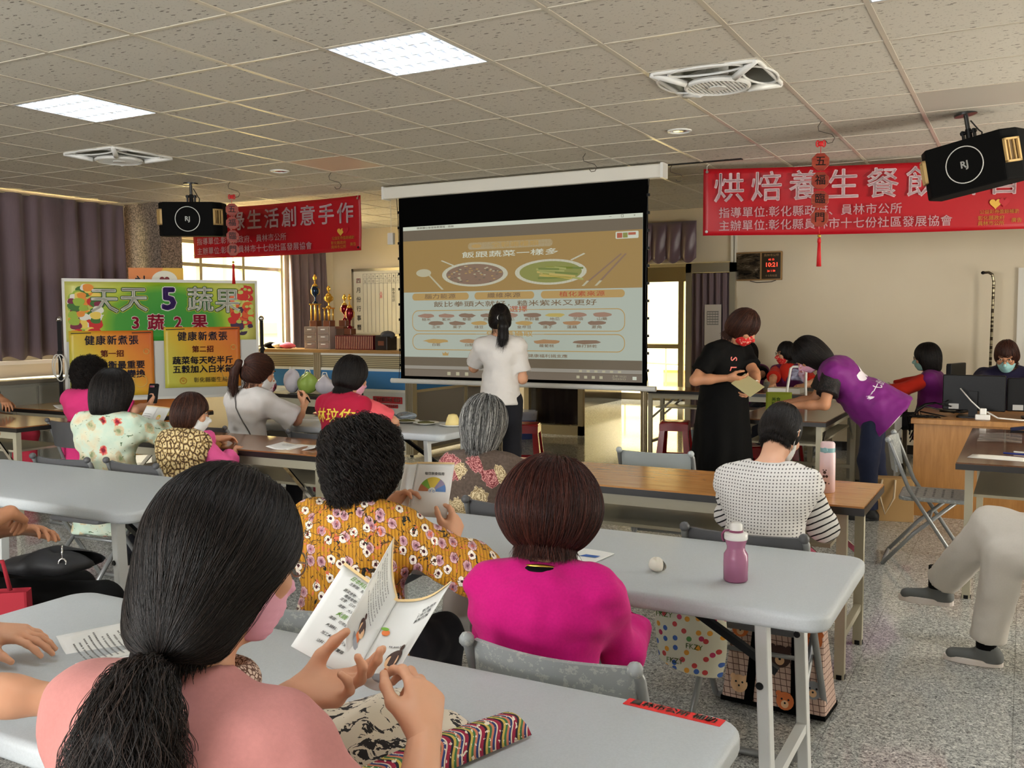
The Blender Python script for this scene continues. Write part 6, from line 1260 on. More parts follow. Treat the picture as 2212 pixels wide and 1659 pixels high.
def curls(s, sd):
    r_ = np.random.default_rng(3)
    for i in range(70):
        a = r_.uniform(-2.6, 2.6) ; z = r_.uniform(-.10, .1); q = math.sqrt(max(.05, 1 - (z / .15) ** 2)); sd.ell(s.H(.088 * math.sin(a) * q, -.02 - .098 * math.cos(a) * q, .02 + z), V3(.017, .017, .015) * s.hs, k=.016)
p.hair(hair_black, w=.088, top=.104, back=.112, bottom=.13, extra=curls, sm=st_black, n=12000, L=.15, rad=.0006, curl=.012, lift=.022, nz=.011, nf=55, seed=12, drop=.03, lockz=1, hold=.45)
# 4 grey-haired woman
p = Person('grey-haired woman in a brown rose print top with a lilac mask', 0, 0, 98, top=(-2.12, 3.65, 1.163), lean=10, head=(-12, 6, 0), h=.008, width=1.05, bulk=1.06, headsc=1.2, htop=.14, necklen=.03)
p.reach(-1, (-2.1, 3.98, .78), (-1, -.2, -.6)); p.reach(1, (-1.9, 3.98, .78), (1, -.25, -.6))
p.body().shirt(m_rose, sleeve=.9, hem=-.16, neck=.078, g=.018, wr=.005, seed=11).pants(m_dk, shoe=shoe_k, shoe_sole=shoe_s)
p.hair(hair_grey, w=.096, top=.113, back=.122, bottom=.14, face=.08, fw=.085, cw=.86, sm=st_grey, n=9000, L=.28, rad=.0006, lift=.010, nz=.006, drop=.03, seed=14, part=(0, .0, .13)).mask(mask_l).eyes()
# 5 dotted top
p = Person('short-haired person in white dotted top with striped sleeves beside the pale pink thermos', 0, 0, 93, top=(-.84, 3.78, 1.165), lean=18, head=(-14, 30, 0), h=.008, width=1.06, bulk=1.08, headsc=1.06, htop=.13, necklen=.05, skin=skin3, knees={-1: ((-.13, .36, .5), (-.13, .26, .085)), 1: ((.1, .36, .5), (.11, .3, .085))})
p.reach(-1, (-1.0, 3.98, .68), (-.6, -.5, -1)); p.reach(1, (-.72, 3.98, .68), (.5, -.5, -1))
p.body().shirt(m_dots, sleeve=1.45, hem=-.02, neck=.082, g=.018, wr=.006, sl_m=m_stripe, seed=15)
p.pants(m_pinkp, length=.68, shoe=shoe_k, shoe_sole=shoe_s)
sd = SDF(); M_ = np.stack([p.r, p.f, p.u], 1); sd.ell(p.pel + p.u * .0, (.2 * p.sc, .15 * p.sc, .14), M_, k=.02); sd.plane(p.pel + p.u * .008, p.u, k=.003); sd.plane(p.pel - p.u * .034, -p.u, k=.003); V, F = sd.mesh(.007); bo = to_mesh('waistband', V, F, m_blk, p.t); tr = bvh_of(bo)
text('ROSE ROSE ROSE ROSE', .042, p_wh, bo, frame(Vector(p.pel - p.u * .013 - p.f * .3), Vector(p.r), Vector(p.u)), .004, wrap=(tr, Vector(p.f), .0015), sub=1)
for q in (-1, 1):
    a = p.ank[q]; MB().lathe([(.043, .01), (.044, .045), (.041, .05)], a, 16).build('sock_cuff', mk('sock_orange', S(232, 150, 50), .8), p.t, smooth=True)
    text('SPORTS', .026, p_wh, p.t, frame(Vector(a + V3(.0, -.075, -.012)), (0, 0, -1), (1, 0, 0)), .006, wrap=None)
p.hair(hair_black, w=.0745, top=.102, back=.104, bottom=.07, bk=.068, cw=.8, sm=st_black, n=9000, L=.15, rad=.0005, lift=.008, nz=.006, drop=.006, seed=17, fz=-.02).mask(mask_w).eyes()
# 6 mint floral blouse
p = Person('woman in a pale mint floral blouse with a black bob, reading a booklet', 0, 0, 104, top=(-4.62, 3.68, 1.232), lean=6, head=(-4, 8, 0), h=.009, width=1.1, bulk=1.1, headsc=1.14, htop=.14)
p.reach(1, (-4.78, 4.02, .85) if False else (-4.48, 4.06, .86), (1, -.2, -.6), dict(d=(-.45, .6, .3), n=(-.7, .2, .6), side=1, curl=(.5, .6, .7, .8), thumb=(.5, .1))); p.reach(-1, (-4.86, 4.06, .85), (-1, -.2, -.6))
p.body().shirt(m_mint, sleeve=1.12, hem=-.26, neck=.07, g=.022, wr=.008, cuff=.02, puff=.01, seed=19).pants(m_dk, shoe=shoe_k, shoe_sole=shoe_s)
p.hair(hair_black, w=.102, top=.11, back=.122, bottom=.15, bk=.1, sm=st_black, n=6000, L=.28, rad=.0007, nz=.004, lift=.007, seed=20)
# 7 bright pink T-shirt
p = Person('person with curly black hair in bright pink T-shirt nearest the poster board', 0, 0, 104, top=(-6.37, 4.86, 1.222), lean=6, head=(-4, 4, 0), h=.01, width=1.05, bulk=1.05, headsc=1.05, htop=.135)
p.reach(1, (-6.12, 5.2, .83), (1, -.1, -.5), dict(d=(.1, .5, .5), n=(-.7, -.3, 0), side=-1, curl=(.8, .9, 1, 1), thumb=(.6, .3))); p.reach(-1, (-6.5, 5.25, .79), (-1, -.2, -.6))
p.body().shirt(m_bpink, sleeve=.9, hem=-.2, neck=.072, g=.018, wr=.005, seed=21).pants(m_dk, shoe=shoe_k, shoe_sole=shoe_s)
p.hair(hair_black, w=.094, top=.108, back=.118, bottom=.095, extra=curls, nz=.007, nf=80, sm=st_black, n=4500, L=.12, rad=.0009, curl=.012, lift=.028, seed=22, lockz=1, hold=.45)
# 8 mushroom vest
p = Person('woman in brown mushroom print vest over pink shirt with glasses and white mask', 0, 0, 92, top=(-4.19, 3.86, 1.09), lean=16, head=(-46, 4, 0), h=.009, width=1.1, bulk=1.12, headsc=1.2, htop=.135)
p.reach(1, (-4.1, 4.1, .72), (.6, -.6, -1)); p.reach(-1, (-4.3, 4.2, .78), (-1, -.2, -.6))
p.body().shirt(m_mush, sleeve=1.6, hem=-.2, neck=.07, g=.02, wr=.006, sl_m=cloth('pink_sleeve', (232, 96, 156), .95), seed=23).pants(m_dk, shoe=shoe_k, shoe_sole=shoe_s)
p.hair(hair_brown, w=.09, top=.112, back=.118, bottom=.115, bk=.09, face=.07, fw=.09, cw=.86, sm=st_brown, n=4000, L=.24, rad=.0007, nz=.003, seed=24).mask(mask_w).glasses(mk('glasses_brown', S(70, 40, 30), .3)).eyes()
sd = SDF(); sd.ell(p.neck - p.u * .02, (.078, .076, .03), np.stack([p.r, p.f, p.u], 1), k=.01); sd.ell(p.neck + p.u * .05, (.056, .054, .09), np.stack([p.r, p.f, p.u], 1), k=.01, op='s'); V, F = sd.mesh(.007); to_mesh('shirt_collar', V, F, m_coral, p.t)
# 9 white T-shirt with ponytail
p = Person('young woman in white T-shirt with brown ponytail holding a pen', 0, 0, 86, top=(-4.8, 5.05, 1.272), lean=10, head=(-24, 12, 0), h=.009, width=.95, bulk=.92, headsc=1.12, htop=.135)
p.reach(1, (-4.62, 5.31, .875), (1, -.5, -.9), dict(d=(-.1, .4, .6), n=(-.8, -.1, -.1), side=1, curl=(.9, 1.0, 1.1, 1.1), thumb=(.5, .35))); p.reach(-1, (-4.95, 5.4, .78), (-1, -.3, -.6))
p.body().shirt(m_wh, sleeve=.95, hem=-.2, neck=.074, g=.024, wr=.008, cuff=.03, seed=25).pants(m_dk, shoe=shoe_k, shoe_sole=shoe_s)
p.pony = (0, -.115, .03)
p.hair(hair_brown, w=.084, top=.104, back=.114, bottom=.085, bk=.075, face=.08, fw=.085, sm=st_brown, n=3000, L=.2, rad=.0007, flow='pony', nz=.002, seed=26).mask(mask_w).eyes()
e0 = p.H(*p.pony); tl = [e0, e0 - p.hf * .035 + p.u * .0, e0 - p.hf * .06 - p.u * .07, e0 - p.hf * .06 - p.u * .16, e0 - p.hf * .05 - p.u * .24]; sd = SDF()
for a, b, r0, r1 in zip(tl[:-1], tl[1:], (.018, .024, .032, .026), (.024, .032, .026, .008)): sd.cone(a, b, r0, r1, k=.02)
V, F = sd.mesh(.007); po = to_mesh('ponytail', V, F, hair_brown, p.t); tail_strands(p, None, tl, 900, .034, .0008, st_brown, 12, po, .004, seed=8); MB().tube([e0 - p.hf * .012 + (p.hr * math.cos(a) + p.hu * math.sin(a)) * .021 for a in [2 * PI * i / 16 for i in range(16)]], .006, 6, closed=True).build('hair_tie', white_pl, p.t, smooth=True)
a_, c_ = p.sh[1] + p.u * .075 - p.r * .09 - p.f * .05, p.pel - p.r * -.17 - p.f * .06; tr = bvh_of(p.shirt_o); S0 = []
for i in range(15):
    t_ = i / 14; w0 = Vector(p.sh[-1] + p.u * .06 + p.r * .1) * (1 - t_) + Vector(p.pel + p.r * .19 + p.u * .02) * t_ - Vector(p.f) * .3; ht = tr.ray_cast(w0, Vector(p.f), .6); S0.append((ht[0] - Vector(p.f) * .004) if ht[0] is not None else w0 + Vector(p.f) * .2)
MB().tube(S0, .005, 6).build('bag_strap', mk('strap_grey', S(90, 86, 84), .6), p.t, smooth=True)
# 10 crimson vest
p = Person('woman in a crimson vest with yellow characters on the back, writing at the plates table', 0, 0, 94, top=(-4.01, 5.1, 1.266), lean=10, head=(-18, 14, 0), h=.009, width=.94, bulk=.92, headsc=1.14, htop=.135)
p.reach(1, (-3.93, 5.4, .80), (1.2, -.2, -.4), dict(d=(.1, .7, -.1), n=(-.4, 0, -.9), side=1, curl=(.9, 1.0, 1.1, 1.1), thumb=(.4, .3))); p.reach(-1, (-4.2, 5.45, .78), (-1, -.3, -.6))
p.body().shirt(m_crim, sleeve=.86, hem=-.2, neck=.07, g=.022, wr=.005, sl_m=m_coral, seed=27, name='vest').pants(m_dk, shoe=shoe_k, shoe_sole=shoe_s)
vo = p.shirt_o; tr = bvh_of(vo); text('林玟佑', .1, mk('vest_yellow', S(236, 206, 70), .6), vo, frame(Vector(p.pel + p.u * .31 - p.f * .35 - p.r * .0), Vector(p.r), Vector(p.u)), .012, wrap=(tr, Vector(p.f), .003), sub=1, shear=.1, spacing=1.05)
sd = SDF(); sd.ell(p.neck - p.u * .012, (.078, .072, .036), np.stack([p.r, p.f, p.u], 1), k=.01); sd.ell(p.neck + p.u * .055, (.058, .054, .09), np.stack([p.r, p.f, p.u], 1), k=.01, op='s'); V, F = sd.mesh(.007); to_mesh('vest_collar', V, F, m_crim, p.t)
p.hair(hair_black, w=.09, top=.108, back=.116, bottom=.1, face=.08, fw=.08, cw=.86, sm=st_black, n=3000, L=.2, rad=.0007, nz=.002, seed=28).mask(mask_p).eyes()
# 11 the presenter
p = Person('standing woman in white T-shirt with black ponytail speaking into a microphone before the screen', 0, 0, 116, pose='stand', top=(-3.7, 6.6, 1.632), lean=2, head=(6, 4, 0), h=.009, width=.86, bulk=.86, headsc=1.0, htop=.135)
p.reach(-1, (-3.86, 6.72, 1.30), (-.5, -.5, -1), dict(d=(.4, .25, .7), n=(.7, -.3, .2), side=1, curl=(1.2, 1.2, 1.2, 1.2), thumb=(.5, .4))); p.reach(1, (-3.64, 6.86, 1.06), (.45, -.5, -1))
p.body().shirt(m_wh, sleeve=.78, hem=-.05, neck=.07, g=.02, wr=.006, cuff=.014, seed=29, flare=.01).pants(m_dk, shoe=shoe_k, shoe_sole=shoe_s)
p.pony = (0, -.11, .005); p.hair(hair_black, w=.082, top=.104, back=.112, bottom=.085, bk=.08, sm=st_black, n=2500, L=.2, rad=.0007, flow='pony', nz=.002, seed=30)
e0 = p.H(*p.pony); tl = [e0, e0 - p.hf * .03 + p.r * .01, e0 - p.hf * .045 - p.u * .07 + p.r * .02, e0 - p.hf * .035 - p.u * .16 + p.r * .02, e0 - p.hf * .03 - p.u * .25 + p.r * .0]; sd = SDF()
for a, b, r0, r1 in zip(tl[:-1], tl[1:], (.018, .026, .04, .034), (.026, .04, .034, .01)): sd.cone(a, b, r0, r1, k=.02)
V, F = sd.mesh(.007); po = to_mesh('ponytail', V, F, hair_black, p.t); tail_strands(p, None, tl, 900, .042, .0008, st_black, 12, po, .004, seed=9); MB().tube([e0 - p.hf * .012 + (p.hr * math.cos(a) + p.hu * math.sin(a)) * .021 for a in [2 * PI * i / 16 for i in range(16)]], .005, 6, closed=True).build('hair_tie', white_pl, p.t, smooth=True)
mt = thing('microphone', 'black microphone held by the standing presenter', 'microphone', p.M @ (np.mean(p.arm[-1][2]['tips'], 0)) + p.o, 0); MB().cyl((0, 0, -.12), (.01, .02, .03), .012, .016, 12).build('handle', black, mt, smooth=True, auto=40); MB().ball((.013, .026, .05), .024, 12).build('grille', mk('mic_grille', S(50, 52, 56), .35, .7), mt, smooth=True)
# 12 black dress
p = Person('standing woman in long black dress and red mask looking down at a card', 0, 0, -22, pose='stand', top=(-1.8, 6.85, 1.575), lean=8, head=(10, 34, 0), h=.009, width=1.08, bulk=1.08, headsc=1.06, htop=.135, necklen=.02, skin=skin2)
p.reach(1, (-1.85, 6.62, 1.075), (-.9, -.6, -.8), dict(d=(.7, .05, -.15), n=(.1, .6, .5), side=1, curl=(.6, .7, .8, .9), thumb=(.4, .2))); p.reach(-1, (-1.66, 6.66, 1.03), (.6, .9, -.8), dict(d=(-.2, -.5, -.4), n=(-.7, .2, .5), side=1, curl=(.6, .7, .8, .9), thumb=(.4, .2)))
p.body(); K = p.sc; p.shirt(m_blk, sleeve=.72, hem=-.2, neck=.07, g=.016, wr=.006, cuff=.014, seed=31, name='dress_top').pants(m_blk, shoe=shoe_k, shoe_sole=shoe_k)
sd = SDF(); sd.cone(p.waist, p.pel - V3(0, 0, .5), .175 * K, .235 * K, k=.05, cap1=True); V, F = sd.mesh(.01); N = vnormals(V, F); a_ = np.arctan2(V[:, 0], V[:, 1]); V = V + N * (.009 * np.sin(a_ * 9 + vnoise(V, 5) * 2) * np.clip((p.pel[2] - V[:, 2]) * 2 + .2, 0, 1))[:, None]; to_mesh('dress_skirt', V, F, m_blk, p.t)
tr = bvh_of(p.shirt_o)
for i, (c, m_) in enumerate(zip('SLOWLY', [mk('print_coral', S(240, 120, 110), .6)] * 6)): text(c, .075, m_, p.shirt_o, frame(Vector(p.pel + p.u * (.37 - .07 * i) + p.f * .4 + p.r * .075), Vector(-p.r), Vector(p.u)) @ Matrix.Rotation(R(-90), 4, 'Z'), .008, wrap=(tr, Vector(-p.f), .003), sub=1, name='letter')
p.hair(hair_brown, w=.09, top=.108, back=.118, bottom=.105, sm=st_brown, n=2500, L=.22, rad=.0007, nz=.003, seed=32, face=.125, fz=-.05).mask(mask_r).eyes()
MB().tube([p.arm[-1][1] + (p.r * math.cos(a) + p.u * math.sin(a)) * .03 for a in [2 * PI * i / 14 for i in range(14)]], .005, 6, closed=True).build('bracelet', mk('jade', S(206, 200, 190), .3), p.t, smooth=True)
t = thing('card', 'small printed card in the hands of the woman in black', 'card', (-1.70, 6.58, 1.03), R(-30)); MB().box((0, 0, 0), (.2, .13, .004), (R(35), R(25), 0)).build('sheet', mk('card_tan', S(186, 176, 130), .6), t)
# 13 leaning helper in purple
vw = mk('vest_white', S(222, 214, 224), .6)
p = Person('woman in a bright purple vest bending over the dark wood table', 0, 0, 192, pose='stand', top=(-1.44, 7.33, 1.42), lean=50, head=(4, 22, 0), h=.009, width=1.08, bulk=1.1, headsc=1.06, htop=.12, skin=skin2, fit=False, sc=.98)
p.t.location.z = 0; p.o[2] = 0
dz = 1.42 - (p.M @ p.head + p.o)[2] - .1
p.ank = {q: V3(q * .11, -.03 - q * .06, .08) for q in (-1, 1)}; p.knee = {q: (p.hip[q] + p.ank[q]) / 2 + V3(0, .03, 0) for q in (-1, 1)}
p.reach(-1, (-1.5, 7.13, .85), (.6, -.3, -.5), dict(d=(-.5, .1, -.3), n=(0, .4, -.8), side=-1, curl=(.6, .7, .8, .9))); p.reach(1, (-1.62, 7.42, .84), (.6, .5, -.5))
p.body().shirt(m_pur, sleeve=.7, hem=-.16, neck=.074, g=.026, wr=.006, sl_m=m_lace, seed=33, name='vest', flare=.025, over=.006).pants(m_jean, shoe=shoe_k, shoe_sole=shoe_k)
vo = p.shirt_o; tr = bvh_of(vo); bd_ = -p.f
text('十七份社區', .062, vw, vo, frame(Vector(p.pel + p.u * .09 - p.f * .4 - p.r * .07), Vector(p.r), Vector(p.u)), .008, wrap=(tr, Vector(p.f), .003), sub=1)
pl = MB()
for a0 in (-.8, 0, .8):
    fr_ = frame(Vector(p.pel + p.u * .17 - p.f * .35 - p.r * .06), Vector(p.r), Vector(p.u))
    def petal(u, v):
        x, y = .036 * math.sin(PI * u) * (2 * v - 1), .02 + .105 * u; w = fr_ @ Vector((x * math.cos(a0) + y * math.sin(a0), -x * math.sin(a0) + y * math.cos(a0), 0)); ht = tr.ray_cast(w, Vector(p.f), .8)
        return (ht[0] if ht[0] is not None else tr.find_nearest(w + Vector(p.f) * .25)[0]) - Vector(p.f) * .004
    pl.sheet(petal, 10, 6)
pl.build('lotus_emblem', vw, vo)
sd = SDF(); M_ = np.stack([p.r, p.f, p.u], 1); sd.ell(p.pel - p.u * .03, (.235, .2, .2), M_, k=.01); K = p.sc; sd.plane(p.pel - p.u * .14 * K, p.u, k=.002); sd.plane(p.pel - p.u * .165 * K, -p.u, k=.002); sd2 = p.shirt_sd; V, F = sd.mesh(.008); d_ = sd2.dist(V); 
V = V - sd2.grad(V) * np.clip(d_ - .004, 0, .2)[:, None]; to_mesh('vest_piping', V, F, vw, p.t)
p.hair(hair_black, w=.094, top=.108, back=.122, bottom=.16, bk=.1, sm=st_black, n=3500, L=.3, rad=.0007, nz=.004, seed=34, curl=.002).mask(mask_p).eyes()
# 14, 15 seated helpers at the back table
p = Person('woman with wavy black hair, white mask and purple vest, seated behind the long dark table', 0, 0, -80, top=(-2.72, 10.56, 1.225), lean=6, head=(-10, 8, 0), h=.01, bulk=1.02, headsc=1.05, skin=skin2)
p.reach(1, (-2.8, 10.1, .80), (-1, .2, -.5)); p.reach(-1, (-2.5, 10.1, .86), (1, .2, -.6), dict(d=(-.3, -.4, .5), n=(0, -.5, .6), side=-1, curl=(.6, .6, .7, .7)))
p.body().shirt(m_purd, sleeve=.85, hem=-.1, neck=.08, g=.02, sl_m=m_blk, name='vest', seed=35).pants(m_dk, shoe=shoe_k, shoe_sole=shoe_k)
p.hair(hair_black, w=.092, top=.108, back=.118, bottom=.18, bk=.095, sm=st_black, n=1500, L=.3, rad=.0009, curl=.004, nz=.005, seed=36).mask(mask_w).eyes().glasses()
p = Person('seated woman with red mask and red shirt under purple vest at the long dark table', 0, 0, -106, top=(-2.26, 10.32, 1.252), lean=8, head=(-44, 4, 0), h=.01, bulk=1.06, headsc=1.05, width=1.08)
p.reach(1, (-2.3, 9.9, .80), (-1, .1, -.4)); p.reach(-1, (-2.0, 9.92, .80), (1, .1, -.4))
p.body().shirt(m_purd, sleeve=.9, hem=-.1, neck=.08, g=.02, sl_m=m_redsh, name='vest', seed=37, vneck=.16).pants(m_dk, shoe=shoe_k, shoe_sole=shoe_k)
sd = SDF(); sd.ell(p.chest + p.f * .03 + p.u * .06, (.1, .1, .13), np.stack([p.r, p.f, p.u], 1)); V, F = sd.mesh(.01); to_mesh('shirt_front', V, F, m_redsh, p.t)
p.hair(hair_black, w=.084, top=.108, back=.11, bottom=.08, sm=st_black, n=1500, L=.18, rad=.0009, nz=.003, seed=38).mask(mask_r).eyes().glasses()
# 16 red sleeves, purple vest, side on
p = Person('woman with a black bob, red sleeves and purple vest, seated side-on at the grey desk', 0, 0, 176, top=(-.82, 9.72, 1.262), lean=4, head=(0, 6, 0), h=.01, bulk=1.04, headsc=1.12, width=1.05)
p.reach(-1, (-1.22, 9.5, .80), (.3, -.8, -.8)); p.reach(1, (-1.22, 9.75, .80), (.3, .8, -.8))
p.body().shirt(m_pur, sleeve=1.5, hem=-.2, neck=.08, g=.022, sl_m=m_redsh, name='vest', seed=39, flare=.03).pants(m_dk, shoe=shoe_k, shoe_sole=shoe_k)
vo = p.shirt_o; tr = bvh_of(vo); text('長青\n學苑', .09, vw, vo, frame(Vector(p.pel + p.u * .2 - p.f * .4), Vector(p.r), Vector(p.u)), .01, wrap=(tr, Vector(p.f), .003), sub=1)
p.hair(hair_black, w=.094, top=.11, back=.12, bottom=.15, sm=st_black, n=2000, L=.28, rad=.0009, nz=.002, seed=40).mask(mask_t).eyes().glasses()
# 17 man behind the monitors
p = Person('man with glasses and a pale teal mask behind the monitors, in a navy jacket', 0, 0, -96, top=(-.14, 9.3, 1.305), lean=10, head=(0, 20, 0), h=.009, bulk=1.1, headsc=1.06, width=1.15, skin=skin2)
p.reach(1, (-.3, 8.85, .78), (-1, .2, -.5)); p.reach(-1, (.06, 8.85, .78), (1, .2, -.5))
p.body().shirt(m_navy, sleeve=1.9, hem=-.1, neck=.07, g=.026, seed=41, wr=.008, name='jacket').pants(m_dk, shoe=shoe_k, shoe_sole=shoe_k)
pp = MB()
for q in (-1, 1): pp.tube([p.chest + p.u * .1 + p.f * .125 + p.r * q * (.05 + .03 * k) - p.u * .03 * k for k in range(4)], .006, 6)
pp.build('jacket_piping', mk('piping_lime', S(206, 206, 120), .6), p.t)
p.hair(hair_brown, w=.084, top=.106, back=.11, bottom=.07, sm=st_brown, n=1800, L=.16, rad=.0008, nz=.003, seed=42, fz=-.025).mask(mask_t).eyes().glasses()
# 18 beige trousers at the right edge
p = Person('person in beige trousers and grey trainers with crossed legs, cut off by the right edge', .42, 4.47, 180, sc=.98, lean=4, h=.009, bulk=1.02, knees={-1: ((-.03, .47, .5), (.0, .53, .085)), 1: ((.03, .52, .60), (.2, .74, .27))})
p.reach(-1, (.24, 4.36, .66), (.3, -.5, -1)); p.reach(1, (.24, 4.62, .72), (.3, .5, -1)); p.body().shirt(m_wh, sleeve=.9, seed=43).pants(m_beige, length=.93, g=.03, wr=.005).shoes(shoe_g, shoe_s)
for q in (-1, 1): MB().lathe([(.041, -.01), (.042, .09)], p.ank[q], 16).build('sock', m_blk, p.t, smooth=True)
p.hair(hair_black, bottom=.07, seed=44)
# 19 black trousers at the left edge
p = Person('person in white shirt and black trousers at the left edge with a black lap bag', -3.36, 1.92, 48, sc=.97, lean=8, h=.008, bulk=1.05, skin=skin2, knees={-1: ((-.12, .42, .47), (-.12, .40, .085)), 1: ((.1, .53, .475), (.12, .50, .085))})
p.reach(1, (-3.03, 1.98, .85), (1, -.6, -.7), dict(d=(-.35, .5, -.25), n=(-.5, .0, -.8), side=1, curl=(.5, .6, .7, .8))); p.reach(-1, (-3.3, 2.2, .72), (-1, 0, -.6))
p.body().shirt(m_wh, sleeve=.98, hem=-.1, g=.02, seed=45, cuff=.024).pants(m_blk, g=.024, shoe=shoe_k, shoe_sole=shoe_s); p.hair(hair_black, bottom=.08, seed=46)
# 20 the neighbour whose arms rest on the nearest table
p = Person('neighbour at the left of the pink shirt whose bare arms rest on the nearest table', -1.98, .72, 84, sc=.98, lean=10, h=.0075, bulk=1.08, skin=skin1)
p.reach(-1, (-2.03, 1.335, .782), (-.6, -.3, -.4), dict(d=(.9, .42, -.05), n=(.1, .1, -1), side=-1, curl=(.28, .3, .32, .4), thumb=(.35, .05), h=.0035, spread=.2)); p.reach(1, (-1.42, 1.16, .785), (-.1, -1, -.5), dict(d=(.9, .3, -.1), n=(0, 0, -1), side=1))
p.body().shirt(m_lace, sleeve=.7, g=.018, seed=47).pants(m_dk, shoe=shoe_k, shoe_sole=shoe_s); p.hair(hair_black, seed=48)
# 21 forearm at the far left
p = Person('person at the far left edge whose bare forearm rests on the brown table', -7.98, 4.96, 76, sc=.95, lean=4, h=.01, bulk=1.05, skin=skin2)
p.reach(1, (-7.05, 4.7, .80), (.3, -.6, -1), dict(d=(.8, -.3, -.25), n=(0, 0, -1), side=1, curl=(.4, .5, .6, .7))); p.body().shirt(m_lace, sleeve=.7, seed=49).pants(cloth('coral_trousers', (206, 60, 80)), shoe=shoe_k, shoe_sole=shoe_s); p.hair(hair_black, seed=50)
# ================================================================== things on the tables and in hands
pg_edge = mk('page', fn=lambda g: g.mix(g.noise(g.obj(), 9, 2), S(240, 240, 236), S(228, 229, 226)), rough=.55)
pg_rim = mk('page_rim', S(236, 206, 150), .6)
def page(b, c00, c10, c11, c01, sag, n=10):          # bilinear page with a bend across u
    c00, c10, c11, c01 = [Vector(c) for c in (c00, c10, c11, c01)]; up = (c10 - c00).cross(c01 - c00).normalized()
    return lambda u, v: (c00 * (1 - u) + c10 * u) * (1 - v) + (c01 * (1 - u) + c11 * u) * v + up * sag * math.sin(PI * u) * (1 - .3 * v)
def booklet(label, leaves, lines, parent_name='booklet', rims=True, extra=None):
    """leaves: list of (bottom-spine, bottom-edge, top-edge, top-spine, sag)"""
    o = Vector(leaves[0][0]); t = thing(parent_name, label, 'booklet', o)
    for k, (a, b_, c, d, sag) in enumerate(leaves):
        P = [Vector(q) - o for q in (a, b_, c, d)]; fn = page(None, P[0], P[1], P[2], P[3], sag); pgo = MB().sheet(fn, 12, 8, .0012).build('page', pg_edge, t, smooth=True)
        nrm_ = (P[1] - P[0]).cross(P[3] - P[0]).normalized(); sgn = 1 if nrm_.dot(Vector((0, 0, 0)) - (o + (P[0] + P[2]) / 2) + Vector((0, 0, CAMH))) > 0 else -1
        def onpg(u, v, lift=.0016): return Vector(fn(u, v)) + nrm_ * sgn * lift + (Vector() if sgn > 0 else -nrm_ * .0012)
        if rims: MB().sheet(lambda u, v: onpg(u, .965 + .035 * v, .0012), 10, 1).build('tinted_rim', pg_rim, pgo)
        ln = MB(); random.seed(k + 5)
        for (u0, u1, v, w) in lines[k]:
            x = u0
            while x < u1:                             # rows of small printed characters
                q = .018 + .02 * random.random(); ln.face([onpg(x, v), onpg(min(x + q, u1), v), onpg(min(x + q, u1), v + w), onpg(x, v + w)]); x += q + .008 + (.02 if random.random() < .12 else 0)
        if lines[k]: ln.build('printed_lines', ink_g, pgo)
        if extra and k in extra: extra[k](onpg, pgo)
    return t
def rows(u0, u1, vs_, w=.014, rag=.2): return [(u0, u1 - rag * random.random(), v, w) for v in vs_]
skin_i = mk('printed_skin', S(240, 196, 150), .6); brown_i = mk('printed_brown', S(70, 44, 36), .6); orange_i = mk('printed_orange', S(222, 120, 60), .6); green_i = mk('printed_green', S(120, 170, 60), .6); grey_i = mk('printed_grey', S(150, 152, 156), .6); blue_i = mk('printed_blue', S(90, 130, 190), .6); yel_i = mk('printed_yellow', S(216, 190, 70), .6)
def blob(fn, parent, name, m, u, v, ru, rv, lift, a0=0, a1=2 * PI, n=18):
    P = [fn(u + ru * math.cos(a0 + (a1 - a0) * i / n), v + rv * math.sin(a0 + (a1 - a0) * i / n), lift) for i in range(n if a1 - a0 > 6 else n + 1)]; MB().face(P).build(name, m, parent)
def cook(fn, p, u, v, s_):                             # a little printed cook behind a pan
    blob(fn, p, 'printed_pan', grey_i, u, v - .075 * s_, .17 * s_, .03 * s_, .0018); blob(fn, p, 'printed_body', orange_i, u + .02, v - .03 * s_, .07 * s_, .05 * s_, .002); blob(fn, p, 'printed_hair', brown_i, u + .03, v + .05 * s_, .12 * s_, .062 * s_, .0022); blob(fn, p, 'printed_hair', brown_i, u + .10, v + .125 * s_, .035 * s_, .02 * s_, .0022)
    blob(fn, p, 'printed_face', skin_i, u + .01, v + .035 * s_, .1 * s_, .05 * s_, .0024); blob(fn, p, 'printed_mouth', MATS['poster_dark_red'], u, v + .012 * s_, .018 * s_, .01 * s_, .0027)
    for q in (-.04, .045): blob(fn, p, 'printed_eye', brown_i, u + q * s_, v + .038 * s_, .011 * s_, .007 * s_, .0027)
def ex_right(fn, p):
    cook(fn, p, .52, .22, 1.5); blob(fn, p, 'printed_tomato', orange_i, .12, .56, .07, .035, .002); blob(fn, p, 'printed_leaf', green_i, .08, .6, .07, .02, .0022)
    for i, l in enumerate(('一、飲食原則', '少油少鹽', '蔬果均衡')): text(l, .0085, ink, p, frame(fn(.68, .8 - .05 * i, .002), fn(.8, .8, 0) - fn(.6, .8, 0), fn(.68, .9, 0) - fn(.68, .7, 0)), .008, name='printed_text')
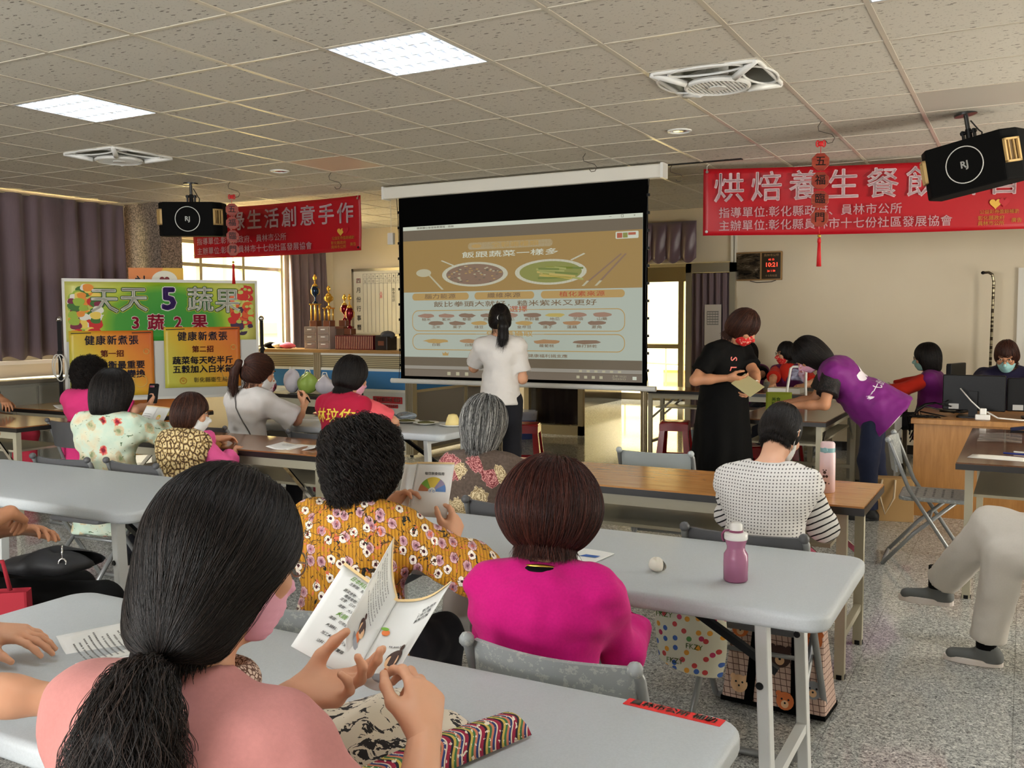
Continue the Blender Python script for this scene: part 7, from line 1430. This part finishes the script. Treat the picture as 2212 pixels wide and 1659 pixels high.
def ex_left(fn, p):
    for l, v, m_ in (('日本料理', .90, green_i), ('火鍋', .5, green_i)): text(l, .0115, m_, p, frame(fn(.62 if v > .6 else .6, v, .002), fn(.3, v, 0) - fn(.8, v, 0), fn(.6, v, 0) - fn(.6, v - .2, 0)), .01, name='printed_heading')
    for l, v in (('生鮮類：鮭魚、鮪魚', .84), ('蔬菜食物：一碟冷蔬菜', .75), ('纖維食物：秋刀魚', .70), ('定食：日式口味的飯', .65), ('湯類：大多選清淡', .58), ('湯頭：可用蔬菜熬湯', .43), ('火鍋料：多選魚蝦', .35), ('加工火鍋料：少量', .26), ('沾料：可選蔥薑蒜', .17)): text(l, .0074, ink, p, frame(fn(.52, v, .002), fn(.3, v, 0) - fn(.8, v, 0), fn(.6, v, 0) - fn(.6, v - .2, 0)), .008, name='printed_text')
def ex_mid(fn, p): cook(fn, p, .45, .25, 1.2)
SB, ST = (-.919, 1.16, .935), (-.95, 1.325, 1.012)
booklet('open booklet with a little cook picture in the hands of the pink-shirted woman', [
    (SB, (-1.052, 1.165, .962), (-1.085, 1.35, 1.055), ST, .004),
    (SB, (-.975, 1.215, 1.0), (-1.0, 1.385, 1.105), ST, .02),
    (SB, (-.846, 1.155, .940), (-.858, 1.355, 1.05), ST, -.02)],
    [[], rows(.3, .95, [.45 + .05 * i for i in range(9)], .012), rows(.3, .7, [.42], .014)], extra={0: ex_left, 1: ex_mid, 2: ex_right})
def ex_wheel(fn, p):
    n = 24; cols = [mk('printed_rust', S(176, 110, 70), .6), green_i, yel_i, yel_i, mk('printed_mauve', S(150, 140, 170), .6), blue_i]
    for i, m_ in enumerate(cols): a0, a1 = PI - PI * i / 6, PI - PI * (i + 1) / 6; MB().face([fn(.52, .46, .002)] + [fn(.52 + .36 * math.cos(a0 + (a1 - a0) * k / 6), .46 + .26 * math.sin(a0 + (a1 - a0) * k / 6), .002) for k in range(7)]).build('printed_wheel_segment', m_, p)
    blob(fn, p, 'printed_hub', p_wh, .52, .46, .1, .072, .0026, 0, PI); b = MB()
    for q in (-.05, .05): b.tube([fn(.52 + q + .028 * math.cos(2 * PI * i / 12), .465 + .02 * math.sin(2 * PI * i / 12), .003) for i in range(12)], .0006, 4, closed=True)
    b.tube([fn(.47, .465, .003), fn(.53, .505, .003), fn(.57, .465, .003)], .0006, 4); b.build('printed_bicycle', blue_i, p)
    text('每日飲食指南', .0105, ink, p, frame(fn(.52, .78, .002), fn(.9, .78, 0) - fn(.1, .78, 0), fn(.5, .9, 0) - fn(.5, .6, 0)), .01, name='printed_title')
booklet('booklet with a coloured food wheel held up by the woman in mustard floral', [
    ((-1.668, 2.385, .893), (-1.552, 2.425, .888), (-1.56, 2.49, 1.052), (-1.672, 2.45, 1.052), .004),
    ((-1.668, 2.383, .893), (-1.705, 2.372, .905), (-1.71, 2.435, 1.05), (-1.672, 2.448, 1.052), .014)], [[], []], extra={0: ex_wheel})
booklet('open white booklet on the nearest table under the neighbouring hand at the left', [
    ((-1.81, 1.325, .742), (-1.99, 1.40, .758), (-1.90, 1.62, .758), (-1.725, 1.545, .742), .012),
    ((-1.81, 1.325, .742), (-1.64, 1.25, .752), (-1.56, 1.47, .752), (-1.725, 1.545, .742), -.010)], [rows(.1, .9, [.1 + .055 * i for i in range(15)], .016), rows(.1, .9, [.1 + .055 * i for i in range(15)], .016)])
booklet('open booklet lying on the brown table behind the mushroom print vest', [
    ((-3.80, 4.20, .742), (-3.93, 4.17, .756), (-3.98, 4.38, .756), (-3.86, 4.42, .742), .008),
    ((-3.80, 4.20, .742), (-3.64, 4.25, .752), (-3.70, 4.46, .752), (-3.86, 4.42, .742), -.008)], [rows(.2, .8, [.55 + .06 * i for i in range(6)], .02), rows(.2, .8, [.2 + .06 * i for i in range(4)], .02)])
booklet('white booklet with a cartoon child held by the woman in the mint blouse', [
    ((-4.80, 4.03, .80), (-4.66, 4.0, .80), (-4.66, 4.12, .96), (-4.80, 4.15, .96), .004), ((-4.80, 4.03, .80), (-4.93, 4.06, .80), (-4.93, 4.17, .96), (-4.80, 4.15, .96), -.004)], [[], rows(.2, .9, [.2 + .08 * i for i in range(7)], .02)], extra={0: lambda fn, p: (blob(fn, p, 'printed_head', yel_i, .5, .6, .16, .1, .002), blob(fn, p, 'printed_face', skin_i, .5, .57, .12, .07, .0022), blob(fn, p, 'printed_body', orange_i, .4, .4, .14, .09, .002), blob(fn, p, 'printed_pail', blue_i, .66, .32, .13, .08, .0024))})
booklet('small open booklet on the brown table in front of the yellow posters', [
    ((-7.33, 5.30, .742), (-7.5, 5.33, .765), (-7.47, 5.52, .765), (-7.3, 5.5, .742), .012), ((-7.33, 5.30, .742), (-7.15, 5.27, .75), (-7.12, 5.47, .75), (-7.3, 5.5, .742), -.006)], [rows(.2, .8, [.7, .8], .02), rows(.2, .8, [.2, .3, .4], .02)])
# folded leaflet on the bottle table
t = thing('leaflet', 'leaflet with a blue picture on the bottle table beside the magenta sweater', 'leaflet', (-1.23, 2.7, .742), R(-6)); fr_ = MB().sheet(lambda u, v: (-.075 + .15 * u, -.1 + .2 * v, .002 + .002 * math.sin(PI * u)), 8, 4, .002).build('sheet', pg_edge, t)
MB().face([(-.06, -.095, .0048), (.07, -.095, .0048), (.07, -.08, .0048), (-.06, -.08, .0048)]).build('printed_band', green_i, t); MB().face([(.0, .0, .005), (.055, .01, .005), (.06, .035, .005), (.01, .03, .005)]).build('printed_picture', mk('printed_deepblue', S(40, 90, 170), .5), t); MB().face([(-.05, -.06, .005), (-.01, -.06, .005), (-.02, -.01, .005), (-.05, -.02, .005)]).build('printed_picture', brown_i, t)
# sticker on the nearest table
st = MB().prism(rrect(-.1, -.0165, .1, .0165, .001, 2), 0, .0006).build('table_sticker', mk('sticker_bright', S(216, 40, 40), .4), loc=(-.578, 1.708, .7403), rot=(0, 0, R(-4))); tag(st, 'red sticker with white characters on the corner of the nearest table', 'sticker')
text('員林市公所 補助', .0245, p_wh, st, frame((0, 0, .0022), (1, 0, 0), (0, 1, 0)), .026, 1.0)
# pink water bottle
bp = mk('bottle_pink', S(176, 112, 146), .22, alpha=.82); t = thing('water_bottle', 'translucent pink plastic water bottle with a white cap on the grey table', 'bottle', (-.718, 2.67, .74)); t.scale = (.97, .97, .86); wl = mk('bottle_water', S(196, 140, 170), .1, alpha=.6)
MB().lathe([(.03, 0), (.036, .006), (.0365, .07), (.0355, .092), (.027, .108), (.0265, .118), (.0315, .136), (.032, .143)], n=32).build('body', bp, t, smooth=True, auto=60); MB().lathe([(.032, .003), (.0345, .008), (.0345, .034)], n=28).build('water', wl, t, smooth=True, auto=60)
MB().lathe([(.0335, .143), (.0345, .146), (.0345, .162), (.032, .165), (.022, .167)], n=32).build('lid', white_pl, t, smooth=True, auto=40); MB().lathe([(.021, .166), (.021, .172), (.019, .174)], n=24).build('collar', mk('bottle_plum', S(130, 66, 96), .4), t); MB().lathe([(.0185, .172), (.0185, .192), (.015, .198), (.004, .2)], n=24).build('spout_cap', white_pl, t, smooth=True, auto=40)
MB().tube([(-.02, 0, .17), (-.034, 0, .168), (-.042, 0, .155), (-.041, 0, .138), (-.035, 0, .132)], .004, 8).build('loop', MATS['bottle_plum'], t, smooth=True)
t = soft('tissue', mk('tissue_paper', S(236, 232, 218), .9), None, (0, 0, 0), (.028, .022, .02), 7, 22); t.location = (-.955, 2.66, .7405); tag(t, 'small crumpled white tissue on the grey table left of the pink bottle', 'tissue')
# pale pink thermos
t = thing('thermos_flask', 'pale pink slim thermos flask with a teal band on the oak table', 'flask', (-.742, 4.24, .74)); tp = mk('thermos_pink', S(232, 204, 208), .35); MB().lathe([(.03, 0), (.033, .004), (.033, .172), (.031, .176)], n=32).build('body', tp, t, smooth=True, auto=40); MB().lathe([(.031, .176), (.0315, .193), (.031, .195)], n=32).build('band', mk('thermos_teal', S(132, 176, 182), .4), t, smooth=True, auto=40); MB().lathe([(.031, .195), (.031, .212), (.026, .22), (.01, .222)], n=32).build('lid', tp, t, smooth=True, auto=50)
MB().lathe([(.012, 0), (.01, .005)], (-.006, -.031, .186), 20, (R(90), 0, 0)).build('button', MATS['thermos_teal'], t, smooth=True, auto=40)
b = MB()
for dx, dz, r in ((-.006, .09, .007), (-.012, .1, .003), (.0, .1, .003), (-.009, .072, .006), (.003, .073, .006), (-.002, .045, .005), (.012, .042, .003), (-.018, .046, .003)): b.lathe([(r, 0), (r * .9, .0006)], (dx, -math.sqrt(max(0, .0332 ** 2 - dx * dx)), dz), 12, (R(90), 0, math.atan2(dx, .033)))
b.build('printed_motif', brown_i, t)
# plates of food on the far grey table
pl_m = mk('plate', S(226, 224, 214), .3)
for x, y, lb, m_, kind in ((-4.0, 5.72, 'first plate of food from the crimson vest on the far grey table', mk('greens', S(96, 92, 50), .7), 0), (-3.8, 5.68, 'middle plate of dark greens on the far grey table', mk('greens', S(96, 92, 50), .7), 0), (-3.56, 5.66, 'plate with a pale yellow cake at the right end of the far grey table', mk('cake', S(226, 206, 140), .8), 1)):
    t = thing('plate', lb, 'plate', (x, y, .74)); MB().lathe([(.05, 0), (.06, .004), (.095, .016), (.094, .018), (.055, .007)], n=28).build('dish', pl_m, t, smooth=True)
    if kind: MB().lathe([(.055, .008), (.05, .03), (.042, .06), (.03, .085), (.012, .09)], n=20).build('cake', m_, t, smooth=True)
    else: soft('greens', m_, t, (0, 0, .006), (.06, .055, .009), 3)
foil = mk('foil', S(176, 190, 206), .15, .6, alpha=.8)
for x, y, s_, lb in ((-4.22, 5.78, 1, 'left silvery packet on the far grey table'), (-4.08, 5.84, 2, 'right silvery packet on the far grey table')): t = soft('snack_packet', foil, None, (0, 0, 0), (.09, .06, .03), s_, 24); t.location = (x, y, .741); tag(t, lb, 'packet', 'silvery packets')
sheet_paper('white printed papers on the far grey table before the ponytailed woman', -4.85, 5.62, .74, .3, .21, R(10), lines=8); sheet_paper('white sheet beside the crimson vest on the far grey table', -4.52, 5.6, .74, .25, .18, R(-12), lines=5)
t = soft('snack_packet', mk('packet_pink', fn=lambda g: g.mix(g.gt(g.noise(g.obj(), 40), .5), S(206, 110, 100), S(200, 180, 180)), rough=.3), None, (0, 0, 0), (.1, .06, .02), 4); t.location = (-4.86, 5.83, .741); tag(t, 'pink and white packet on the far grey table behind the raised pen', 'packet')
q = bpy.data.objects['person.008']
t = thing('marker_pen', 'black and cream pen in the raised hand of the white T-shirted woman', 'pen', (-4.63, 5.34, .945)); MB().cyl((-.05, .03, .03), (.02, -.01, -.012), .006, n=10).build('barrel', mk('pen_cream', S(226, 214, 160), .4), t); MB().cyl((.02, -.01, -.012), (.07, -.035, -.04), .008, .005, 10).build('cap', black, t)
t = thing('phone', 'black phone held by the person in the bright pink T-shirt', 'phone', (-6.12, 5.24, .92), R(20)); MB().prism(rrect(-.04, -.08, .04, .08, .01, 3), -.006, .006, frame((0, 0, 0), (1, 0, 0), (0, .3, 1))).build('body', black, t); MB().b2((-.02, -.012, .05), (.02, -.008, .065)).build('camera_bump', chrome, t)
# patterned pouch on the nearest table
def pouch_fn(g):
    v = g.obj(); n = g.noise(v, 26, 4, .6, 1.5); return g.mix(g.gt(n, .56), S(216, 204, 184), S(36, 32, 32))
def band_fn(g):
    x, y, z = g.sep(g.obj()); w = g.m('ADD', g.m('MULTIPLY', y, 26), g.m('MULTIPLY', g.m('SINE', g.m('MULTIPLY', x, 160)), .25)); c = g.ramp(g.m('FRACT', w), [(0, S(150, 30, 60)), (.14, S(30, 28, 40)), (.28, S(196, 170, 80)), (.42, S(60, 110, 70)), (.56, S(200, 120, 90)), (.7, S(40, 60, 110)), (.84, S(226, 214, 190)), (.92, S(150, 30, 60))], 'CONSTANT'); return g.mix(g.gt(g.noise(g.map(g.obj(), (60, 60, 60)), 2, 2), .62), c, S(226, 216, 196))
t = thing('pouch', 'cream and black cloth pouch with bright woven stripes on the nearest table', 'bag', (-1.02, 1.36, .741), R(-18))
MB().sheet(lambda u, v: (-.15 + .3 * u + .012 * math.sin(5 * v), -.14 + .28 * v, .004 + .045 * math.sin(PI * min(1, max(0, u))) ** .6 * math.sin(PI * v) ** .5 + .008 * math.sin(12 * u + 5 * v)), 22, 18, .003).build('body', mk('pouch_print', fn=pouch_fn, rough=.9), t, smooth=True)
MB().sheet(lambda u, v: (.135 + .07 * u, -.2 + .34 * v + .05 * u, .006 + .05 * math.sin(PI * u) ** .7 * (1 - .4 * abs(v - .5))), 12, 20, .003).build('woven_band', mk('pouch_band', fn=band_fn, rough=.9), t, smooth=True)
# bags hung behind chairs and below the tables
def candy_fn(g):
    q = g.comb(g.sep(g.obj())[0], g.sep(g.obj())[2], 0); d = g.n('ShaderNodeTexVoronoi', {'Vector': q, 'Scale': 26, 'Randomness': .7}, voronoi_dimensions='2D').outputs; return g.mix(g.lt(d['Distance'], .24), S(222, 218, 196), g.ramp(g.sep(d['Color'])[0], [(0, S(200, 60, 60)), (.3, S(60, 100, 180)), (.5, S(230, 160, 50)), (.7, S(90, 150, 80)), (.9, S(190, 40, 90))], 'CONSTANT'))
t = thing('plastic_bag', 'white plastic bag printed with coloured sweets hanging below the grey table', 'bag', (-1.03, 3.20, .36)); MB().sheet(lambda u, v: ((.13 + .02 * math.sin(7 * u)) * math.cos(2 * PI * u) * (.72 + .28 * math.sin(PI * (1 - v) * .8)), .07 * math.sin(2 * PI * u) * (.6 + .4 * (1 - v)), -.10 + .36 * v - .02 * math.cos(2 * PI * u)), 26, 12).build('body', mk('candy_print', fn=candy_fn, rough=.35), t, smooth=True)
b = MB(); b.tube([(-.08, 0, .25), (-.03, -.06, .33), (.04, -.06, .33), (.08, 0, .25)], .006, 6); b.build('handle', p_wh, t, smooth=True)
for x, z in ((-.06, .1), (.05, .0), (-.02, -.06)): text('FKZY', .026, green_i, t, frame((x, -.085, z), (1, 0, 0), (0, 0, 1)), .004, name='print')
def tote_fn(g):
    x, y, z = g.sep(g.obj()); l = g.m('MAXIMUM', g.lt(g.m('FRACT', g.m('MULTIPLY', g.m('ADD', x, y), 44)), .12), g.lt(g.m('FRACT', g.m('MULTIPLY', z, 44)), .12)); return g.mix(l, S(206, 176, 160), S(92, 60, 50))
t = thing('tote_bag', 'checked tote bag with brown bear faces on the floor under the bottle table', 'bag', (-.80, 3.62, .02), R(-4)); tm = mk('tote_check', fn=tote_fn, rough=.7)
MB().add([(-.2, -.09, 0), (.2, -.09, 0), (.2, .09, 0), (-.2, .09, 0), (-.17, -.03, .34), (.17, -.03, .34), (.17, .03, .34), (-.17, .03, .34)], [(0, 3, 2, 1), (0, 1, 5, 4), (1, 2, 6, 5), (2, 3, 7, 6), (3, 0, 4, 7)]).build('body', tm, t, bev=.012)
for dx in (-.09, .09): MB().add([(dx - .018, -.094, .0), (dx + .018, -.094, .0), (dx * .8 + .016, -.036, .34), (dx * .8 - .016, -.036, .34)], [(0, 1, 2, 3)]).build('strap', black_m, t)
MB().tube([(-.08, -.036, .34), (-.06, -.05, .42), (.0, -.06, .45), (.06, -.05, .42), (.08, -.036, .34)], .009, 6).build('handle', black_m, t, smooth=True); MB().b2((-.2, -.092, -.005), (.2, .092, .012)).build('trim', black_m, t)
tf = frame((0, -.0935, 0), (1, 0, 0), (0, .062, .34))
def bear(u, v, s_, c):
    k = MB(); k.mi = 0
    def disc(x, y, r, l, mi): k.mi = mi; k.add([tf @ Vector((u + x * s_ + r * s_ * math.cos(2 * PI * i / 16), v + y * s_ + r * s_ * math.sin(2 * PI * i / 16), l)) for i in range(16)], [tuple(range(16))])
    disc(-.032, .03, .014, .001, 0); disc(.032, .03, .014, .001, 0); disc(0, 0, .042, .0014, 0); disc(0, -.014, .018, .0018, 1); disc(-.016, .008, .005, .002, 2); disc(.016, .008, .005, .002, 2); disc(0, -.009, .005, .0022, 2)
    k.build('printed_bear', [c, skin_i, black], t)
bear(.02, .2, 1, brown_i); bear(-.14, .28, .8, orange_i); bear(.15, .1, .8, grey_i); bear(-.13, .07, .8, skin_i); bear(.05, .04, .8, orange_i); bear(.14, .28, .8, orange_i)
t = thing('clear_bag', 'translucent bag of food boxes hanging below the bottle table at its left', 'bag', (-1.62, 2.74, .45)); MB().sheet(lambda u, v: (.15 * math.cos(2 * PI * u) * (.8 + .2 * (1 - v)), .09 * math.sin(2 * PI * u), .24 * v + .008 * math.sin(24 * u)), 26, 8).build('body', mk('clear_pinkish', S(214, 190, 184), .25, alpha=.5), t, smooth=True)
for i, (x, m_) in enumerate(((-.07, p_wh), (.02, mk('lid_dark', S(70, 66, 66), .4)), (.09, p_wh))): MB().lathe([(.038, 0), (.042, .05), (.036, .06)], (x, .0, .03 + .02 * i), 16).build('food_box', m_, t)
t = thing('red_bag', 'dark red cloth bag beside the black trousers at the left edge', 'bag', (-3.02, 1.88, .12), R(40)); MB().add([(-.14, -.05, 0), (.14, -.05, 0), (.14, .05, 0), (-.14, .05, 0), (-.13, -.03, .48), (.13, -.03, .48), (.13, .03, .48), (-.13, .03, .48)], [(0, 3, 2, 1), (0, 1, 5, 4), (1, 2, 6, 5), (2, 3, 7, 6), (3, 0, 4, 7)]).build('body', mk('red_cloth', S(150, 24, 40), .8), t, bev=.01); MB().tube([(-.07, 0, .48), (-.05, 0, .58), (.05, 0, .58), (.07, 0, .48)], .008, 6).build('handle', MATS['red_cloth'], t, smooth=True)
t = thing('waist_bag', 'black zipped bag on the lap of the person in black trousers', 'bag', (-3.03, 2.12, .6), R(48)); soft('body', mk('nylon_black', S(16, 16, 18), .65), t, (0, 0, 0), (.15, .1, .045), 6, 24); k = MB(); k.tube([(.05 + .012 * math.cos(a), -.1, .06 + .016 * math.sin(a)) for a in [2 * PI * i / 12 for i in range(12)]], .003, 5, closed=True); k.tube([(.05, -.1, .075), (.05, -.09, .12)], .003, 5); k.build('clip', chrome, t, smooth=True)
t = thing('blue_bag', 'blue plastic bag beside the chair of the mint floral blouse', 'bag', (-4.1, 4.06, .28)); soft('body', mk('bag_blue', S(24, 36, 110), .4), t, (0, 0, 0), (.12, .1, .16), 3, 24); t = thing('yellow_bag', 'lime yellow bag hanging next to the blue plastic bag', 'bag', (-4.42, 4.1, .3)); soft('body', mk('bag_lime', S(176, 172, 40), .5), t, (0, 0, 0), (.08, .08, .14), 5, 20)
